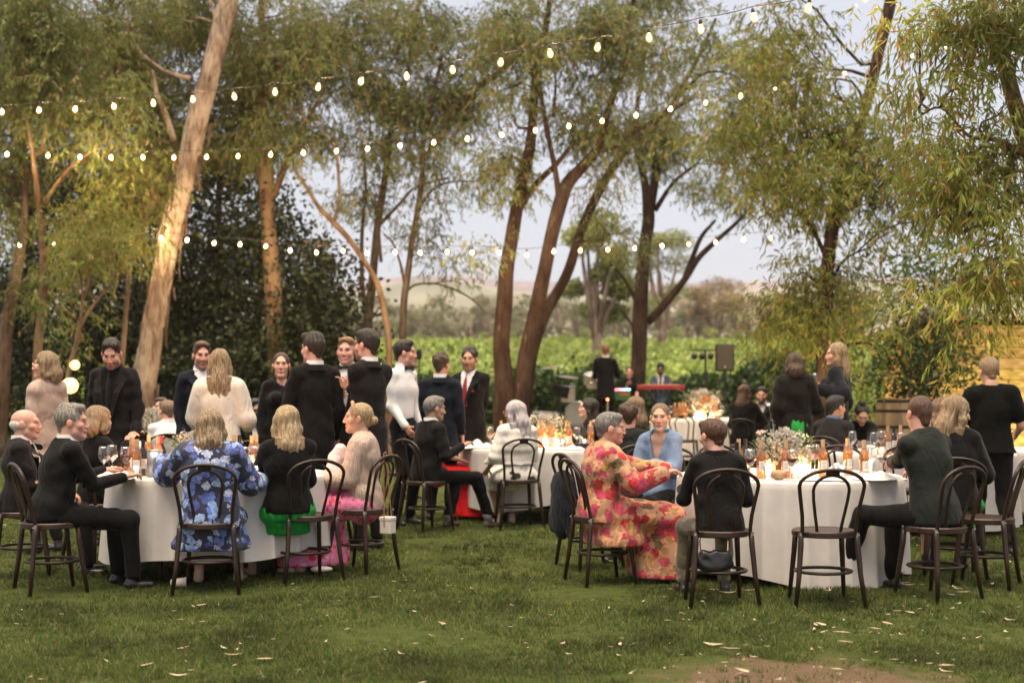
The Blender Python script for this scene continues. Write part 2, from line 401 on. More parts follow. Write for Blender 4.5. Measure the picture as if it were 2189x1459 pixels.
def limb(mb, path, Y, seg=5, n=12, rough=.1, seedv=0):
    "path: (px, py, width px [, dy]) in the photograph at depth Y"
    pts = [(*at(p[0], p[1], Y+(p[3] if len(p) > 3 else 0)), p[2]*.80*(Y+(p[3] if len(p) > 3 else 0))/F/2) for p in path]
    sp = spline(pts, seg); P = [Vector(p[:3]) for p in sp]; rr = [max(.006, p[3]) for p in sp]
    k0 = len(mb.v); mb.tube(P, rr, n)
    rs = random.Random(seedv+len(path))
    ph = [rs.uniform(0, 6.28) for _ in range(4)]
    for i in range(len(P)):
        for k in range(n):
            an = 2*math.pi*k/n; v = Vector(mb.v[k0+i*n+k]); d = v-P[i]
            f = 1+rough*(.6*math.sin(2*an+ph[0]+i*.35)+.5*math.sin(3*an+ph[1]-i*.5)+.4*math.sin(5*an+ph[2]+i*.8))
            mb.v[k0+i*n+k] = tuple(P[i]+d*f)
    return P, rr
def branchlet(mb, a, b, r0, r1, sag=.1):
    a, b = Vector(a), Vector(b); L = (b-a).length; pts = []; o1 = Vector([random.gauss(0, .09)*L for _ in range(3)]); o2 = Vector([random.gauss(0, .08)*L for _ in range(3)])
    N = 5
    for i in range(N+1):
        t = i/N; pts.append(a.lerp(b, t)+o1*math.sin(t*math.pi)+o2*math.sin(2*t*math.pi)+Vector((0, 0, sag*L*math.sin(t*math.pi))))
    mb.tube(pts, [r0+(r1-r0)*i/N for i in range(N+1)], 5); return pts

def crown_clusters(blobs, Y, dens, thick=1.3, cl_r=.42):
    "blobs: (px, py, rx px, ry px[, density, dY]); returns cluster centres"
    C = []
    for bb in blobs:
        px, py, rx, ry = bb[:4]; dd = bb[4] if len(bb) > 4 else 1; dy = bb[5] if len(bb) > 5 else 0
        YY = Y+dy; c = at(px, py, YY); a, b = rx*YY/F, ry*YY/F; n = max(1, int(math.pi*a*b*dens*dd))
        sup = []
        for q_ in range(n):
            if q_ % 7 or not sup:
                pass
            while True:
                v = rng.uniform(-1, 1, 3)
                if v @ v < 1: break
            if q_ % 7 == 0 or not sup: sup = [v.copy()]
            else: v = sup[0]+rng.normal(0, 1, 3)*np.array([.30/max(a, .3), .25, .24/max(b, .3)])*.95
            v *= (v @ v)**-.12 if v @ v > 0 else 1
            C.append((c.x+v[0]*a, YY+v[1]*min(thick, max(a, b)*1.1), c.z+v[2]*b))
    return np.array(C)
def gum_leaves(C, per=26, spread=.23, L=(.07, .135), ratio=.19, droop=.8, sprig=8):
    "sprigs of long hanging leaves about every cluster centre"
    nC = len(C); n = nC*per
    base = np.repeat(C, per, 0)+rng.normal(0, 1, (n, 3))*np.array([spread, spread, spread*.75])
    od = base-np.repeat(C, per, 0); od /= np.maximum(np.linalg.norm(od, axis=1, keepdims=True), 1e-5)
    sd_ = od*.55+rng.normal(0, .35, (n, 3)); sd_[:, 2] -= .55*droop; sd_ /= np.linalg.norm(sd_, axis=1, keepdims=True)
    sl = rng.uniform(.12, .3, n)
    P = np.repeat(base, sprig, 0); SD = np.repeat(sd_, sprig, 0); t = np.tile(np.linspace(0, 1, sprig), n)+rng.uniform(-.05, .05, n*sprig)
    P = P+SD*(t*np.repeat(sl, sprig))[:, None]
    D = SD*.5+rng.normal(0, .42, P.shape); D[:, 2] -= .75*droop
    LL = rng.uniform(L[0], L[1], len(P)); return leaves_mesh(P, D, LL, LL*ratio*rng.uniform(.8, 1.25, len(P)))
def broad_leaves(C, per=150, spread=.34, L=(.05, .09), ratio=.6):
    n = len(C)*per; P = np.repeat(C, per, 0)+rng.normal(0, spread, (n, 3))
    D = rng.normal(0, 1, (n, 3)); D[:, 2] -= .2; LL = rng.uniform(L[0], L[1], n); return leaves_mesh(P, D, LL, LL*ratio)
GUM_G = leaf_mat('gum_leaf_green', (.10, .14, .034), (.20, .24, .065), (.32, .19, .10), .32)
GUM_GR = leaf_mat('gum_leaf_grey', (.115, .15, .042), (.23, .26, .08), (.34, .20, .12), .35)
GUM_Y = leaf_mat('gum_leaf_yellow', (.12, .155, .03), (.25, .28, .06), (.34, .20, .08), .42)
GUM_B = leaf_mat('gum_leaf_near', (.13, .17, .034), (.30, .33, .075), (.34, .18, .07), .48)
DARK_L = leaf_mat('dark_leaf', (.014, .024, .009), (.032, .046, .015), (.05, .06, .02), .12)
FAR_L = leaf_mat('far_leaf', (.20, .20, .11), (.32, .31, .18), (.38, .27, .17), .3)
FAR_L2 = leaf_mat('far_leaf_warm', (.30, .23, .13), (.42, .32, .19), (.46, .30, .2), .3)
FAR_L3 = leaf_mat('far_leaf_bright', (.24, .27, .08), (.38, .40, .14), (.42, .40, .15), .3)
HEDGE_L = leaf_mat('hedge_leaf', (.03, .06, .014), (.065, .11, .026), (.1, .14, .04), .25)

def tree(name, label, cat, Y, paths, blobs, bark, leafm, dens=9, per=34, twigs=True, group=None, style='gum', thick=1.4, rough=.08, **kw):
    b0 = at(paths[0][0][0], 0, Y) if paths else at(blobs[0][0], 0, Y); gx = b0.x; root = thing(name, label, cat, (gx, Y, gzf(gx, Y)), 0, group)
    inv = -Vector(root.location); mb = MB(); allp = []
    for i, p in enumerate(paths):
        P, rr = limb(mb, p, Y, rough=rough, seedv=i, n=14 if p[0][2] > 30 else 8); allp += [(v, r) for v, r in zip(P, rr)]
    C = crown_clusters(blobs, Y, dens*(1.85 if style == 'gum' else 3.3), thick) if blobs else np.zeros((0, 3))
    if twigs and allp and len(C):
        A = np.array([tuple(v) for v, r in allp]); RR = np.array([r for v, r in allp])
        wgt = np.where(RR < RR.max()*.8, 0, .7)
        idx = rng.permutation(len(C))[:min(len(C), 110)]
        mids = []
        for j, ci in enumerate(idx):
            c_ = C[ci]; d = np.linalg.norm(A-c_, axis=1)+np.maximum(A[:, 2]-c_[2]+.1, 0)*1.5+wgt
            k = int(d.argmin())
            if mids and j > 26:
                Mm = np.array(mids); dm = np.linalg.norm(Mm-c_, axis=1); q = int(dm.argmin())
                if dm[q] < d[k]: branchlet(mb, Mm[q], c_, .009, .004, .04); continue
            dist = float(np.linalg.norm(A[k]-c_))
            if dist > 4.5: continue
            bp = branchlet(mb, A[k], c_, min(.045, max(.014, RR[k]*.35)), .007, .06); mids += [tuple(x) for x in bp[2:]]
    if mb.v: o = mb.build('trunk', bark, root, smooth=True); o.data.transform(Matrix.Translation(inv))
    if len(C):
        V, Q = gum_leaves(C, per=per, **kw) if style == 'gum' else broad_leaves(C, per=per, **kw)
        o = mesh_np('crown', V+np.array(inv), Q, leafm, root, smooth=False); tag(o, kind='stuff')
    return root
# ---- the big leaning pale gum
YA = 24.5
tA = tree('gum_tree', 'big pale leaning gum tree with peeling pinkish bark behind the first long table', 'gum tree', YA,
     [[(285, 990, 92), (296, 880, 78), (315, 770, 66), (335, 660, 58), (352, 560, 54), (368, 480, 56), (388, 400, 58), (408, 320, 56), (428, 235, 56), (448, 160, 54), (466, 90, 52), (484, 20, 50), (500, -60, 46), (520, -180, 40)],
      [(408, 168, 14), (370, 158, 9), (335, 140, 8), (300, 110, 7), (272, 60, 6), (235, 10, 5)],
      [(470, 60, 16), (455, 20, 10), (440, -30, 8)],
      [(372, 300, 16), (352, 240, 18), (335, 200, 14), (325, 150, 10)]],
     [(420, -60, 200, 70, .7), (330, 60, 120, 60, .4, .6)], BK_PALE, GUM_GR, dens=6, rough=.07)
def bark_strips():
    tr = [c_ for c_ in tA.children if c_.name.startswith('trunk')][0]; mb = MB(); inv = Vector(tA.location)
    for i in range(34):
        t = random.random(); py = 250+t*620; cx = np.interp(py, [235, 400, 560, 770, 880], [428, 388, 352, 315, 296]); wd = np.interp(py, [235, 560, 880], [56, 54, 78])
        sx = random.choice((-1, 1, 1))*random.uniform(.35, .53)*wd; p = at(cx+sx, py, YA-.2-.05*random.random())-inv
        L = random.uniform(.15, .6); w_ = random.uniform(.012, .03); a = random.uniform(-.16, .10)
        V = []
        for k in range(4): q = k/3; V += [(p.x-w_*(1-q*.6)+a*q*q*.4, p.y-.05*q, p.z-L*q), (p.x+w_*(1-q*.6)+a*q*q*.4, p.y-.02*q, p.z-L*q)]
        mb.add(V, [(2*k, 2*k+1, 2*k+3, 2*k+2) for k in range(3)])
    o = mb.build('bark_strips', BK_MID, tA); tag(o, kind='stuff')
bark_strips()

# ---- left-hand group
tree('gum_tree', 'slim gum with a forked golden limb near the left edge', 'gum tree', 22.5,
     [[(74, 960, 30), (78, 850, 26), (82, 740, 24), (90, 640, 22), (92, 560, 20), (84, 460, 17), (76, 380, 13), (66, 300, 11), (52, 220, 9), (50, 120, 7)],
      [(92, 440, 12), (120, 395, 10), (160, 350, 9), (205, 318, 8), (240, 290, 6)], [(86, 330, 8), (110, 240, 6), (150, 180, 5)]],
     [(60, 90, 130, 120, 1), (170, 150, 130, 110, 1), (240, 300, 90, 60, .7), (30, 240, 80, 90, .8), (150, 460, 90, 50, .5, .4), (95, 560, 60, 70, .4), (120, 640, 50, 60, .5), (25, 520, 40, 60, .5)],
     BK_TAN, GUM_G, dens=8)
tree('gum_tree', 'brown trunked gum at the far left edge', 'gum tree', 25,
     [[(-6, 980, 46), (4, 840, 40), (14, 700, 36), (34, 590, 30), (50, 480, 24), (52, 380, 20), (46, 260, 18), (48, 140, 14), (52, 20, 12), (60, -80, 9)]],
     [(40, 30, 120, 80, 1), (0, 190, 80, 110, 1), (70, 320, 80, 70, .6), (-20, 380, 70, 110, .8)], BK_MID, GUM_G, dens=8)
tree('gum_sapling', 'thin forked sapling beside the glowing paper lanterns', 'sapling', 21,
     [[(132, 900, 14), (148, 790, 13), (166, 720, 12), (176, 650, 9), (174, 600, 6), (164, 560, 5)], [(168, 705, 10), (186, 672, 9), (214, 634, 8), (240, 600, 6), (250, 560, 5)], [(178, 640, 8), (188, 608, 7), (192, 580, 5)]],
     [(170, 560, 90, 50, .6), (250, 540, 60, 45, .5), (190, 500, 80, 50, .5)], BK_TAN, GUM_Y, dens=8)
tree('gum_tree', 'thick tan trunked gum rising from the dark shrubs', 'gum tree', 25.8,
     [[(594, 900, 60), (590, 760, 50), (586, 660, 46), (580, 560, 44), (573, 470, 42), (570, 390, 40), (564, 300, 34), (556, 200, 28), (560, 90, 20), (556, -40, 12)],
      [(586, 420, 22), (600, 380, 18), (625, 320, 14), (650, 270, 12), (690, 200, 9)], [(560, 240, 16), (520, 150, 12), (500, 60, 9)]],
     [(560, 60, 170, 110, 1), (560, 230, 110, 110, .9), (660, 180, 110, 110, .9), (600, 330, 90, 60, .7), (500, 330, 70, 60, .7), (520, 130, 90, 90, .9)], BK_TAN, GUM_GR, dens=7)
tree('gum_tree', 'drooping grey green gum filling the upper left', 'gum tree', 26,
     [[(344, 560, 18), (348, 420, 20), (352, 280, 20), (330, 200, 16), (290, 110, 14), (215, 20, 12), (170, -60, 10)], [(300, 120, 12), (360, 40, 9), (390, -40, 8)]],
     [(200, 60, 170, 100, 1), (330, 110, 130, 100, 1), (280, 230, 130, 90, 1), (360, 300, 80, 60, .8), (270, 350, 90, 50, .9), (250, 180, 120, 80, .8)], BK_GREY, GUM_GR, dens=7.5)
tree('gum_tree', 'low branched yellow green gum behind the leaning trunk', 'gum tree', 23,
     [[(250, 900, 16), (262, 760, 14), (272, 640, 12), (280, 560, 10), (300, 490, 8), (330, 430, 6)], [(275, 600, 8), (240, 520, 7), (190, 470, 5)]],
     [(200, 440, 110, 55, .6), (290, 420, 80, 60, .5), (250, 500, 90, 45, .5), (150, 500, 60, 50, .5), (330, 500, 40, 40, .3)], BK_TAN, GUM_Y, dens=7)

# ---- multi-stemmed gums, centre left
tree('gum_tree', 'many stemmed slender gum left of the twin trunks', 'gum tree', 27,
     [[(782, 1000, 36), (784, 860, 30), (786, 700, 26), (795, 610, 22), (803, 520, 20), (812, 450, 20), (826, 360, 16), (838, 270, 14), (868, 170, 13), (880, 90, 12), (900, -20, 9)],
      [(786, 700, 16), (774, 600, 12), (774, 500, 10), (782, 400, 9), (775, 300, 6)],
      [(806, 470, 12), (815, 560, 9)],
      [(838, 270, 10), (820, 330, 9), (845, 390, 8)], [(812, 480, 10), (850, 440, 8), (890, 400, 7), (960, 380, 5)]],
     [(840, 60, 150, 90, .9), (740, 160, 110, 90, .9), (800, 250, 120, 80, .9), (760, 370, 100, 60, .75), (900, 200, 90, 90, .8), (850, 370, 70, 50, .6), (700, 60, 90, 80, .9)], BK_MID, GUM_GR, dens=6.5)
tree('gum_tree', 'pale gum whose long bare limb leans out to the left', 'gum tree', 25.5,
     [[(832, 990, 24), (830, 850, 20), (832, 740, 17), (822, 670, 16), (806, 605, 16), (780, 560, 15), (745, 510, 14), (710, 472, 14), (680, 440, 12), (655, 400, 10), (632, 365, 9), (625, 330, 7)],
      [(715, 470, 10), (726, 430, 9), (724, 380, 8), (720, 320, 7)]],
     [(650, 330, 70, 40, .5), (735, 420, 45, 40, .4), (640, 260, 80, 60, .7)], BK_TAN, GUM_GR, dens=6.5)
tree('gum_tree', 'upright mid brown gum with a dead arching branch', 'gum tree', 26.5,
     [[(862, 1000, 26), (860, 860, 22), (861, 730, 19), (864, 640, 18), (874, 570, 17), (884, 500, 16), (896, 430, 15), (903, 360, 14), (906, 290, 12), (925, 210, 10), (945, 120, 8)],
      [(870, 620, 8), (890, 608, 6), (930, 606, 5), (975, 620, 5), (1010, 640, 4), (1040, 670, 3)], [(915, 608, 4), (960, 600, 3), (990, 606, 2)],
      [(866, 610, 9), (855, 560, 7), (840, 520, 6), (820, 500, 5)],
      [(898, 440, 9), (930, 400, 7), (975, 388, 5), (1020, 388, 4)], [(903, 350, 9), (950, 260, 12), (985, 215, 16), (1030, 180, 18), (1075, 150, 16), (1110, 110, 12), (1130, 60, 9)]],
     [(950, 250, 90, 70, .8), (1000, 120, 110, 80, .9), (930, 330, 80, 50, .7), (960, 500, 70, 45, .35), (1010, 440, 60, 40, .4), (990, 555, 60, 35, .35), (900, 400, 60, 40, .5), (1000, 360, 70, 40, .5)], BK_MID, GUM_GR, dens=6.5)

# ---- twin trunks in the middle
tG = tree('gum_tree', 'great brown gum of three leaning trunks on one stump, left of the drummer', 'gum tree', 25,
     [[(1086, 1000, 92), (1082, 900, 78), (1078, 820, 56), (1072, 740, 44), (1078, 640, 42), (1086, 560, 40), (1100, 470, 36), (1116, 390, 32), (1134, 310, 28), (1140, 220, 24), (1152, 130, 20), (1170, 40, 15), (1180, -60, 10)],
      [(1104, 960, 60), (1112, 860, 50), (1126, 760, 44), (1142, 680, 40), (1160, 600, 38), (1176, 520, 38), (1195, 440, 38), (1216, 390, 34), (1250, 350, 28), (1282, 310, 24), (1296, 250, 18), (1316, 190, 16), (1340, 130, 14), (1340, 60, 10), (1360, -20, 8)],
      [(1122, 860, 36, .5), (1136, 760, 34, .6), (1166, 670, 30, .8), (1210, 590, 26, 1), (1240, 500, 26, 1.1), (1280, 410, 26, 1.2), (1330, 330, 22, 1.3), (1400, 260, 16, 1.4), (1480, 210, 12, 1.5)],
      [(1196, 430, 18), (1186, 360, 15), (1172, 290, 13), (1160, 230, 12), (1150, 160, 10), (1120, 80, 7), (1080, 20, 5)],
      [(1292, 316, 14), (1320, 314, 12), (1360, 280, 10), (1420, 240, 8), (1500, 160, 8), (1560, 158, 5), (1590, 178, 4)],
      [(1100, 470, 16), (1140, 400, 18), (1190, 350, 14), (1230, 300, 9)], [(1182, 250, 9), (1188, 170, 7), (1176, 120, 5)]],
     [(1180, 60, 140, 80, 1), (1070, 90, 90, 80, .8), (1290, 120, 110, 90, 1), (1080, 250, 80, 70, .6), (1200, 230, 100, 70, .8), (1330, 250, 90, 70, .8), (1430, 120, 110, 90, .9), (1100, 370, 70, 50, .6), (1050, 440, 60, 60, .55), (1020, 540, 60, 35, .5), (1250, 400, 60, 50, .5), (1270, 500, 60, 50, .5, 1), (1470, 230, 80, 50, .6)],
     BK_BROWN, GUM_GR, dens=6.5)
tree('gum_tree', 'dark stout gum with a long limb reaching right above the keyboard player', 'gum tree', 31,
     [[(1362, 960, 56), (1362, 860, 46), (1366, 770, 40), (1368, 680, 40), (1372, 600, 36), (1380, 520, 34), (1386, 460, 32), (1380, 400, 22), (1366, 330, 17), (1360, 250, 14), (1372, 160, 10), (1380, 60, 8)],
      [(1384, 690, 20), (1420, 650, 22), (1462, 600, 19), (1490, 555, 16), (1525, 520, 13), (1565, 485, 11), (1600, 450, 9)], [(1462, 600, 16), (1480, 550, 13), (1500, 505, 11), (1530, 470, 7)],
      [(1390, 450, 22), (1404, 380, 18), (1420, 300, 16), (1440, 220, 14), (1490, 130, 10), (1530, 40, 8)],
      [(1388, 450, 14), (1400, 330, 12), (1395, 240, 9)], [(1400, 450, 14), (1440, 390, 10), (1490, 350, 7)], [(1360, 640, 10), (1330, 590, 8), (1300, 560, 6)], [(1356, 700, 8), (1320, 650, 6)]],
     [(1400, 60, 130, 90, .9), (1500, 300, 100, 60, .85), (1540, 400, 70, 60, .75), (1450, 330, 90, 60, .7), (1560, 470, 50, 45, .6), (1400, 250, 90, 70, .7), (1560, 120, 90, 90, .9), (1620, 220, 70, 80, .6), (1310, 560, 80, 40, .4), (1500, 420, 60, 40, .5), (1330, 330, 60, 60, .5)],
     BK_BROWN, GUM_GR, dens=5.5)

# ---- right-hand gums
tree('gum_tree', 'full leafy gum glowing yellow green behind the two standing women', 'gum tree', 19,
     [[(1752, 1010, 62), (1756, 900, 50), (1762, 800, 46), (1764, 700, 42), (1766, 610, 38), (1774, 520, 36), (1786, 450, 34), (1800, 390, 30), (1806, 345, 30)],
      [(1798, 400, 14), (1830, 300, 20, .4), (1858, 200, 30, .7), (1876, 120, 32, .8), (1896, 40, 32, .9), (1915, -60, 30, 1)],
      [(1770, 560, 13), (1745, 505, 11), (1715, 460, 9), (1680, 430, 6)], [(1790, 460, 12), (1830, 420, 9), (1870, 380, 7)], [(1768, 620, 10), (1800, 560, 7), (1830, 540, 5)]],
     [(1650, 300, 100, 90, .9), (1740, 250, 120, 80, .9), (1700, 400, 110, 70, .85), (1640, 420, 60, 50, .8), (1830, 330, 120, 70, .8), (1900, 420, 110, 60, .75), (1780, 160, 90, 70, .6), (1860, 500, 70, 40, .4),
      (1700, 660, 70, 60, 1), (1790, 620, 90, 70, .8), (1720, 740, 80, 50, 1), (1820, 700, 80, 60, .7), (1650, 180, 60, 70, .7), (1790, 545, 50, 35, .5), (1580, 400, 30, 40, .6), (1640, 70, 70, 60, .7)],
     BK_BROWN, GUM_Y, dens=9.5, per=34)
tree('gum_tree', 'near overhanging gum with big drooping leaves in the upper right corner', 'gum tree', 12.5,
     [[(2360, 1230, 110), (2330, 900, 90), (2270, 560, 70), (2230, 400, 54), (2185, 270, 44), (2160, 190, 44), (2140, 110, 42), (2120, 40, 38), (2104, -60, 32)],
      [(2189, 330, 20), (2130, 300, 13), (2070, 290, 9), (2010, 230, 7), (1950, 260, 5)], [(2200, 420, 18), (2120, 470, 12), (2050, 500, 9)],
      [(2270, 600, 20), (2180, 620, 13), (2080, 640, 9), (2000, 640, 6)]],
     [(2010, 60, 90, 60, .5), (2110, 130, 90, 90, .7), (2000, 210, 100, 50, .5), (2060, 290, 110, 50, .6), (1960, 320, 70, 40, .5), (2130, 390, 90, 70, .8), (2040, 400, 70, 50, .45), (2120, 520, 90, 60, .75), (2040, 600, 90, 40, .8), (2140, 610, 70, 45, .8), (1975, 640, 55, 28, .6), (2080, 680, 50, 18, .35), (2190, 250, 50, 120, .6), (1930, 60, 60, 40, .35), (2170, 20, 60, 60, .7)],
     BK_TAN, GUM_B, dens=17, per=26, thick=.8, L=(.08, .15), ratio=.17, spread=.16, sprig=8)
tree('shrub', 'dark glossy shrub between the wine barrel and the yellow wall', 'shrub', 20.5,
     [[(1960, 960, 14), (1950, 860, 10), (1930, 780, 7)]],
     [(1950, 780, 60, 60, 1), (1960, 860, 50, 60, 1), (1910, 740, 50, 35, .7), (1965, 720, 35, 60, .8), (1935, 640, 40, 50, .6), (1985, 600, 60, 35, .6), (2040, 560, 70, 40, .7)], BK_GREY, HEDGE_L, dens=9, per=100, style='broad', L=(.07, .13), ratio=.4)
tree('shrub', 'loose bright green bush left of the wine barrel', 'shrub', 27,
     [], [(1860, 840, 60, 40, .9), (1840, 900, 60, 50, 1), (1820, 800, 50, 40, .7)], BK_GREY, LEAF_VINE[0], dens=8, per=90, style='broad')

# ---- dark evergreen mass, left
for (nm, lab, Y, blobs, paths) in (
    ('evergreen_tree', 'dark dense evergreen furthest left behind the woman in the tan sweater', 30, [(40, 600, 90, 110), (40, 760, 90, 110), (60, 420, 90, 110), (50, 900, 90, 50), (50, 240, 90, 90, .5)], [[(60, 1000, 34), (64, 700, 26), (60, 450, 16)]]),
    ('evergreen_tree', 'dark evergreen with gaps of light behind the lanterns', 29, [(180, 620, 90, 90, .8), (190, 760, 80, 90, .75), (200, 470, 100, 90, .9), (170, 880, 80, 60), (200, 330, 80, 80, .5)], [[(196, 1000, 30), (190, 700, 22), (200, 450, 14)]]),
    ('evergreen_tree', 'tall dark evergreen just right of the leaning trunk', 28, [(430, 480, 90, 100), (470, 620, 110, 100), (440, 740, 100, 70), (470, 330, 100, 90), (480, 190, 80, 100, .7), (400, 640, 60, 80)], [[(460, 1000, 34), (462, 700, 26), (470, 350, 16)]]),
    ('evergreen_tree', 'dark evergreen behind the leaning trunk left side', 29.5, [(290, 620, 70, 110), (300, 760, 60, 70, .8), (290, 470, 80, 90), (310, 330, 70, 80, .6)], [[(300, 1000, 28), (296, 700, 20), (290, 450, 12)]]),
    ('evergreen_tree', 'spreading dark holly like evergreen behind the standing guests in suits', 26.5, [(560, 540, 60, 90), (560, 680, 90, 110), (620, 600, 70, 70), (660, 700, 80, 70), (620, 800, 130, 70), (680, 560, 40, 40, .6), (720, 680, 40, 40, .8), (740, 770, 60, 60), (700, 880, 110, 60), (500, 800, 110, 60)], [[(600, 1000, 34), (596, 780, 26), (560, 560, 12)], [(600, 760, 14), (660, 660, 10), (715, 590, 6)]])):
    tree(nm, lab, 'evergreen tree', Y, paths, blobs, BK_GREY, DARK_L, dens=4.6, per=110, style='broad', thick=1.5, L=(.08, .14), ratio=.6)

# ---- hedge behind the band and along the vineyard edge
def build_hedge():
    n = 26000; x = rng.uniform(-4.5, 10.5, n); top = 1.05+.22*np.sin(x*1.3)+.16*np.sin(x*3.1+1)+.3*sm((x-4)/3)
    z = top*rng.power(1.6, n); y = 33.4+rng.normal(0, .5, n)
    P = np.stack([x, y, gz(x, y)+z], 1); D = rng.normal(0, 1, (n, 3)); L = rng.uniform(.09, .18, n)
    V, Q = leaves_mesh(P, D, L, L*.7); o = mesh_np('hedge', V, Q, HEDGE_L, smooth=False)
    tag(o, 'low ragged dark green hedge behind the band', 'hedge')
    n = 9000; x = rng.uniform(-9, -4.0, n); z = 1.2*rng.power(1.5, n); y = 31+rng.normal(0, .5, n)
    P = np.stack([x, y, gz(x, y)+z], 1); D = rng.normal(0, 1, (n, 3)); L = rng.uniform(.09, .16, n)
    V, Q = leaves_mesh(P, D, L, L*.7); o = mesh_np('hedge', V, Q, leaf_mat('hedge_blue', (.05, .085, .05), (.10, .14, .085), None, .2), smooth=False)
    tag(o, 'soft blue green hedge seen past the big leaning trunk', 'hedge')
build_hedge()

# ---- far trees: each with its own crown and trunk
def far_tree(label, px, py_top, py_base, halfw, Y, leafm, bark, nm='distant_tree', trunk=True, density=1.0, lobes=8, g='trees beyond the vineyard'):
    s = F/Y; x0 = (px-CX)/s; gx = gzf(x0, Y); root = thing(nm, label, 'tree', (x0, Y, gx), 0, g)
    ztop = CH+(HY-py_top)/s-gx; hw = halfw/s; mb = MB(); zb = CH+(HY-py_base)/s-gx
    rs = random.Random(int(px*7+Y)); C = []
    for i in range(lobes):
        t = rs.random(); zz = ztop*(.38+.52*t); rr = hw*(1-.45*t)
        C.append((rs.uniform(-1, 1)*rr*.75, rs.uniform(-1, 1)*rr*.5, zz, hw*rs.uniform(.28, .46)))
    if trunk:
        mb.tube([(0, 0, -.3), (.02*ztop, 0, ztop*.3), (0, .1, ztop*.62)], [ztop*.035, ztop*.025, ztop*.012], 7)
        for c_ in C[:6]: mb.tube([(.01*ztop, 0, ztop*.25), (c_[0]*.6, c_[1]*.6, ztop*.25+(c_[2]-ztop*.25)*.6), (c_[0], c_[1], c_[2])], [ztop*.018, ztop*.012, ztop*.006], 5)
        mb.build('trunk', bark, root, smooth=True)
    n = int(620*lobes*density); C = np.array(C); k = rng.integers(0, lobes, n); v = rng.normal(0, 1, (n, 3)); v /= np.linalg.norm(v, axis=1, keepdims=True); v *= rng.random((n, 1))**.35
    v[:, 2] *= .62; P = C[k, :3]+v*C[k, 3][:, None]; L = rng.uniform(.7, 1.3, n)*max(.16, hw*.06); V, Q = leaves_mesh(P, rng.normal(0, 1, (n, 3))-[0, 0, .3], L, L*.55)
    tag(mesh_np('crown', V, Q, leafm, root, smooth=False), kind='stuff'); return root
BK_FAR = bark_mat('bark_far', (.42, .30, .25), (.25, .16, .13), (.55, .42, .36), .4)
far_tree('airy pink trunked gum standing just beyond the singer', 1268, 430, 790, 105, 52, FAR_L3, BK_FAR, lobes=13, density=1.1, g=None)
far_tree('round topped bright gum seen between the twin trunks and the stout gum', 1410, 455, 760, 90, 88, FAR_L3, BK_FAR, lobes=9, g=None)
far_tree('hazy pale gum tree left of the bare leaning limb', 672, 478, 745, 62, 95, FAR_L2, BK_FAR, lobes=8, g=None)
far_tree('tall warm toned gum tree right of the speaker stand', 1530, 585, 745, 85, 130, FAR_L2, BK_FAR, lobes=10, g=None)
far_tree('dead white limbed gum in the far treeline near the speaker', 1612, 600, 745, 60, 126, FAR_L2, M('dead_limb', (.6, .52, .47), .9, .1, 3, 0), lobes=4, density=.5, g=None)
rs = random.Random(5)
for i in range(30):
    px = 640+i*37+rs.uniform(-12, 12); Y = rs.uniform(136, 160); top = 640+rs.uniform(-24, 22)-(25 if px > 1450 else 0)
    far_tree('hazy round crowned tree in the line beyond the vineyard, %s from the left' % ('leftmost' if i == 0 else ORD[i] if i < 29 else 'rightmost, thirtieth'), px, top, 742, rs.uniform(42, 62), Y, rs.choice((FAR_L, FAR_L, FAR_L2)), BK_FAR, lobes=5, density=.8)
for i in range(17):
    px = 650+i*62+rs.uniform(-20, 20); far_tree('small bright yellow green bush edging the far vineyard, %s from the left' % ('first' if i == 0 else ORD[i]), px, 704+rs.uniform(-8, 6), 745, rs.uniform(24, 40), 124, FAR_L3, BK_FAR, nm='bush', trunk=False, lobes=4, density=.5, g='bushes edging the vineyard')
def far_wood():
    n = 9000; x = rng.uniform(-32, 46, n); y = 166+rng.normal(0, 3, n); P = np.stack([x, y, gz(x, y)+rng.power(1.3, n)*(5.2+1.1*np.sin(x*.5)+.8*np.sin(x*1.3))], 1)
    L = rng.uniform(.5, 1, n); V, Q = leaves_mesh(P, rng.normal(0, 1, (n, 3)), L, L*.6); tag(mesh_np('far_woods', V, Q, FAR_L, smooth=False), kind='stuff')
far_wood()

# ================================================================== shed wall at right
def build_shed():
    Y = 21.0; x0 = at(2004, 0, Y).x; x1 = at(2560, 0, Y).x; zt = at(0, 694, Y).z
    root = thing('shed', 'yellow ochre weathered wall of a shed at the right edge behind hanging leaves', 'shed', (x0, Y, 0))
    cols = [M('wall_ochre_%d' % k, c_, .85, .35, 5, .5, 40, (1, 1, 2.5), col2=c2) for k, (c_, c2) in enumerate((((.60, .39, .085), (.75, .52, .15)), ((.64, .42, .10), (.72, .46, .2)), ((.55, .35, .09), (.70, .48, .14))))]
    W = x1-x0; nb = 14; hb = (zt)/nb; meshes = []
    for k in range(3):
        mb = MB(); mb.box((W/2, .03, hb/2), (W, .05, hb-.008), bev=.004); meshes.append(mb)
    for i in range(nb):
        k = i % 3; o = meshes[k].build('board', cols[k], root); o.location = (random.uniform(0, .01), random.uniform(-.006, .006), i*hb)
        if i >= 3:
            pass
    MB().box((W/2, 1.6, zt/2), (W-.02, 3.0, zt-.01)).build('wall', cols[0], root)
    MB().box((W/2-.1, 1.4, zt+.06), (W+.5, 3.8, .10), Euler((R(-3), 0, 0)).to_matrix(), bev=.01).build('roof', M('roof_white', (.62, .62, .62), .6, .1, 4, .1), root)
    MB().box((.03, -.01, zt/2), (.09, .03, zt), bev=.004).build('corner_trim', cols[1], root)
build_shed()

